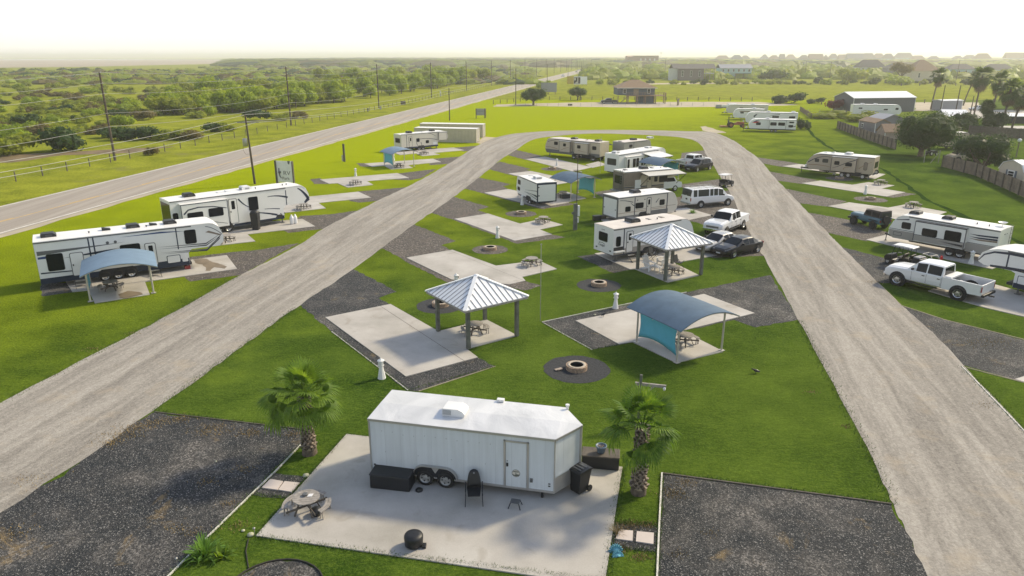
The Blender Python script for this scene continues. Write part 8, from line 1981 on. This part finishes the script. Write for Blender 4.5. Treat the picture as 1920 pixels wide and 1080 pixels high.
# things near the big tree
o_, a_ = mid_from((1806, 304), (1840, 303), 3.9, .9, .9) if False else (G(1815, 305), R(178))
pickup('tan flatbed pickup with a blue wheel arch behind the right hand timber fence', (G(1838, 303).x, G(1838, 303).y), R(180), 5.0, 'tan_gel', .92, 1.75, .4, detail=False)
p = G(1790, 280); v = RV('travel_trailer', 'tan camper in the shade behind the big dark tree', 'camper trailer', (p.x-2.3, p.y-.5), R(4), 1, 4.6, 2.3, 2.9, .6, prof_tt(4.6, 2.9, .6, .6), 'tan_gel', 'roof_tan'); v.rear_win(.4, 1.9, 1.6, 2.3); v.win(1.0, 3.0, 1.6, 2.3); v.wheels([2.0], .36)
t = thing('tractor_mower', 'dark ride on mower standing beside the big dark tree trunk', 'mower', (G(1746, 291).x, G(1746, 291).y, 0), R(20)); mb = MB(); mb.prism([(-.8, .3), (.8, .3), (.9, .7), (.2, .75), (-.1, .55), (-.8, .6)], -.4, .4, 'y'); mb.build('body', M['paint_dark'], t, bevel=.05)
mb = MB(); mb.box(-.6, -.15, -.25, .25, .62, .75); mb.obox((-.6, 0, .7), (-.72, 0, 1.2), .45, .08); mb.build('seat', M['black_plastic'], t); 
for x, r_ in ((-.55, .35), (.6, .24)):
    for sg in (-1, 1): wheel(t, (x, sg*.5, r_), r_, .2, sg)
t = thing('swing_frame', 'thin timber posts with a diagonal brace beside the mower', 'post frame', (G(1750, 305).x, G(1750, 305).y, 0), R(0)); mb = MB(); mb.box(-1.5, -1.42, -.04, .04, 0, 2.0); mb.box(.25, .33, -.8, -.72, 0, 2.0); mb.obox((-.8, -.6, 0), (.35, -.76, 1.9), .06, .06); mb.build('post', M['wood_grey'], t)
p, h = hpx((1905, 295), 266); t = thing('yard_lamp', 'yard lamp with a round globe on a dark post at the right edge', 'street lamp', (p.x, p.y, 0), 0); mb = MB(); mb.cyl((0, 0, 0), .09, h, 8); mb.build('post', M['wood_dark'], t); mb = MB(); mb.lathe([(.01, -.3), (.22, -.22), (.32, 0), (.22, .22), (.01, .3)], (0, 0, h+.25), 14); mb.build('globe', M['white_plastic'], t)
car('white sedan parked beside the light grey storage shed at the right', 'car', 'sedan_car', (G(1831, 207).x+2.6, G(1831, 207).y, 0), R(180), 4.8, .9, 1.45, 'paint_white')
p = G(1799, 213); mb = MB(); mb.box(p.x-.35, p.x+.35, p.y-.3, p.y+.3, 0, 1.1); mb.box(p.x-.4, p.x+.4, p.y-.36, p.y+.36, 1.1, 1.18); tag(mb.build('rubbish_bin', M['terracotta']), 'dark blue bin in front of the light grey storage shed', 'bin')
# tractor by the stored trailers
p = G(1378, 239); t = thing('farm_tractor', 'rusty orange tractor with a mower deck in front of the stored trailers', 'tractor', (p.x-1.2, p.y, 0), R(0))
mb = MB(); mb.prism([(.3, .6), (3.1, .6), (3.2, 1.2), (1.6, 1.3), (1.2, 1.0), (.3, 1.1)], -.35, .35, 'y'); mb.build('body', M['orange'], t, bevel=.05)
mb = MB(); mb.box(-.4, .3, -.3, .3, 1.0, 1.15); mb.box(-.5, -.38, -.3, .3, 1.1, 1.6); mb.build('seat', M['black_plastic'], t); mb = MB(); mb.cyl((2.4, 0, 1.2), .04, .9, 6); mb.tube([(-.3, .35, .8), (-.3, .35, 2.1), (-.3, -.35, 2.1), (-.3, -.35, .8)], .04, 6); mb.build('exhaust', M['black_frame'], t)
for x, r_ in ((.1, .62), (2.8, .38)):
    for sg in (-1, 1): wheel(t, (x, sg*.7, r_), r_, .3, sg, 'orange')
mb = MB(); mb.box(-2.2, -.7, -.8, .8, .2, .4); mb.obox((-.8, 0, .4), (.2, 0, .7), .1, .1); mb.build('mower_deck', M['orange'], t)
for i, (px, w, hh, mt, lb) in enumerate([((1347, 203), 1.6, 1.1, 'metal_grey', 'small grey crate left of the stored trailers'), ((1360, 202), 2.0, .9, 'white_paint', 'low white frame trailer left of the stored trailers'), ((1372, 202), 2.6, 1.3, 'metal_white', 'white covered load at the end of the stored trailer row')]):
    p = G(*px); t = thing('storage_crate', lb, 'crate', (p.x, p.y, 0), 0); mb = MB(); mb.box(-w/2, w/2, -.6, .6, .15, hh); mb.build('box', M[mt], t, bevel=.08); mb = MB(); mb.box(-w/2-.1, w/2+.1, -.62, .62, .05, .15); mb.build('base', M['black_frame'], t)
# billboards
p = G(1088, 161); t = thing('billboard', 'long billboard with a yellow back board and a black and white picture beside the highway', 'billboard', (p.x-3.6, p.y, 0), R(5)); s_ = mpp((1088, 161)); t.scale = (.9, 1, .68)
mb = MB(); mb.box(0, 28*s_, -.1, .1, 1.2, 7.2*1.0); mb.build('panel', M['metal_white'], t); mb = MB(); mb.box(.1, 13.5*s_, -.14, -.09, 1.7, 6.6); pc_ = mb.build('picture', M['char'], t)
mb = MB(); mb.box(1*s_, 4*s_, -.17, -.13, 4.2, 6.2); mb.box(7.2*s_, 9.2*s_, -.17, -.13, 1.9, 6.3); mb.prism([(2.5*s_, 1.9), (8*s_, 1.9), (6*s_, 3.4), (4*s_, 2.8)], -.13, -.17, 'y'); mb.build('picture_light_area', M['cream_gel'], pc_)
mb = MB(); mb.add([(0, .1, 1.3), (-12*s_, 3.5, 1.3), (-12*s_, 3.5, 7.3), (0, .1, 7.3)], [(0, 1, 2, 3)]); mb.build('yellow_panel', M['gold'], t)
for x in (.4, 9*s_, 18*s_, 27*s_): mb = MB(); mb.box(x-.15, x+.15, .1, .4, 0, 7); mb.build('post', M['deck_wood'], t)
p = G(1026, 177); s_ = mpp((1026, 177)); t = thing('billboard', 'blank grey billboard back behind the round dark tree', 'billboard', (p.x-2.6, p.y, 0), R(-8)); mb = MB(); mb.box(0, 6.6, -.12, .12, 1.0, 4.8); mb.build('panel', M['metal_grey'], t)
for x in (.6, 3.2, 6): mb = MB(); mb.box(x-.15, x+.15, .12, .4, 0, 4.7); mb.build('post', M['deck_wood'], t)
# highway traffic
for i, (px, mt, lb) in enumerate([((1056, 143.5), 'paint_white', 'white car driving towards the camera on the far highway'), ((1081, 135.5), 'paint_silver', 'silver car on the far highway, first of a short queue'), ((1085, 132.8), 'paint_white', 'white car on the far highway, second of a short queue'), ((1089.5, 131.5), 'paint_dark', 'dark car on the far highway, last of a short queue'), ((1111, 126), 'paint_white', 'tiny white car near the vanishing point of the highway')]):
    p = G(*px); car(lb, 'car', 'highway_car', (p.x, p.y, 0), math.atan2(1, .17)+math.pi, 4.6, .9, 1.5, mt, kind='suv')
# roadside utility boxes and stakes
for px, s_, mt, lb in [((756, 197), (1.6, .6, 1.3), 'wood_dark', 'pair of dark meter cabinets on the verge between two power poles'), ((714, 206), (.4, .4, 1.1), 'metal_grey', 'small grey box at the foot of the third power pole'), ((690, 210), (.4, .4, 1.1), 'black_plastic', 'small black box left of the third power pole'), ((826, 181), (.5, .4, 2.2), 'white_paint', 'white pipe stack beside the fourth power pole')]:
    p = G(*px); t = thing('meter_cabinet', lb, 'cabinet', (p.x, p.y, 0), R(15)); mb = MB(); mb.box(-s_[0]/2, s_[0]/2, -s_[1]/2, s_[1]/2, .15, s_[2]); mb.build('box', M[mt], t, bevel=.03); mb = MB(); mb.box(-s_[0]/2+.05, -s_[0]/2+.15, -.05, .05, -.02, .15); mb.box(s_[0]/2-.15, s_[0]/2-.05, -.05, .05, -.02, .15); mb.build('legs', M['galv'], t)
# driftwood/soil dark strip under bushes
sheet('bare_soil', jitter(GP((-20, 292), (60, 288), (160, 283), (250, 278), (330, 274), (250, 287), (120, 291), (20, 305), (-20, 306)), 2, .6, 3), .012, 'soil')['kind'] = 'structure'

# ------------------------------------------------------------------ ragged grass edges and dead tufts near the camera
def blades(name, spots, mat, h, w, seed):
    rq = random.Random(seed); mb = MB()
    for (x, y, hh) in spots:
        a = rq.uniform(0, 6.28); L = h*hh*rq.uniform(.6, 1.3); ca, sa = math.cos(a), math.sin(a); b = rq.uniform(0, 6.28); ln = L*rq.uniform(.2, .9)
        p = Vector((x, y, .0)); mb.add([p-Vector((ca, sa, 0))*w, p+Vector((ca, sa, 0))*w, p+Vector((math.cos(b)*ln, math.sin(b)*ln, L))], [(0, 1, 2)])
    me = mb.mesh(name, M[mat]); o = bpy.data.objects.new(name, me); link(o); return tag(o, kind='stuff')
rq = random.Random(77); sp = []
for pts, wd, dn in [([(480, 1006), (650, 815), (690, 820)], .10, 130), ([(480, 1006), (780, 1046), (1133, 1090)], .12, 160), ([(1167, 877), (1133, 1100)], .16, 150), ([(565, 834), (472, 927), (317, 1080)], .10, 110), ([(1241, 888), (1232, 1080)], .10, 110),
                    ([(1241, 886), (1672, 944)], .12, 90), ([(290, 771), (563, 804)], .12, 90), ([(285, 772), (440, 660), (555, 577)], .22, 70), ([(1497, 600), (1615, 820), (1675, 947)], .25, 70), ([(622, 622), (707, 687), (765, 732), (929, 687)], .08, 60), ([(1016, 604), (1110, 656), (1160, 647)], .08, 60), ([(0, 757), (300, 600), (450, 517)], .25, 50),
                    ([(1802, 686), (1930, 815)], .2, 60), ([(576, 895), (540, 935), (472, 927)], .1, 130), ([(1234, 986), (1153, 980)], .15, 160), ([(1147, 1028), (1230, 1035)], .15, 160)]:
    P_ = GP(*pts)
    for a, b in zip(P_, P_[1:]):
        L = (b-a).length; d = (b-a)/L
        for _ in range(int(L*dn)):
            q = a+d*rq.uniform(0, L)+Vector((-d.y, d.x, 0))*rq.gauss(0, wd*.6); sp.append((q.x, q.y, 1))
blades('grass_fringe', sp, 'blade_green', .09, .012, 1)
sp = []
for (px, py), r, n in [((228, 815), .9, 300), ((262, 800), .7, 260), ((400, 806), .8, 320), ((470, 812), .5, 160), ((340, 785), .6, 200), ((300, 790), .5, 120), ((205, 832), .5, 150), ((545, 815), .4, 100), ((455, 880), .4, 90), ((385, 905), .35, 70), ((430, 945), .35, 80), ((330, 990), .3, 60), ((60, 900), .8, 120), ((30, 1000), .6, 100), ((360, 1000), .4, 90),
                      ((1262, 925), .5, 200), ((1285, 905), .4, 120), ((1268, 1040), .35, 60), ((1330, 1000), .3, 40), ((1180, 985), .35, 260), ((1215, 985), .3, 160), ((1165, 1030), .25, 120), ((1200, 1045), .3, 120), ((1826, 645), 1.0, 140), ((1870, 640), .9, 120), ((1640, 530), .6, 80), ((175, 655), .5, 60), ((250, 625), .4, 50), ((1520, 735), .25, 40), ((1585, 800), .3, 50), ((1850, 760), .5, 60), ((450, 985), .4, 90), ((1110, 868), .3, 60)]:
    c = G(px, py)
    for _ in range(n): q = rq.gauss(0, r*.45), rq.gauss(0, r*.45); sp.append((c.x+q[0]*1.3, c.y+q[1]*.9, 1))
blades('dead_grass', sp, 'dead_grass', .07, .016, 2)
# ------------------------------------------------------------------ the air
hz = MB(); hz.box(-6500, 6500, -90, 13000, -1.5, 36)
m = bpy.data.materials.new('haze_air'); m.use_nodes = True; nt = m.node_tree; nt.nodes.clear()
out = nt.nodes.new('ShaderNodeOutputMaterial'); pv = nt.nodes.new('ShaderNodeVolumePrincipled')
pv.inputs['Color'].default_value = (1.0, 0.99, 0.95, 1); pv.inputs['Density'].default_value = 0.00032; pv.inputs['Anisotropy'].default_value = 0.4
nt.links.new(pv.outputs[0], out.inputs['Volume'])
M['haze_air'] = m
hb = hz.build('haze', m); hb['kind'] = 'stuff'
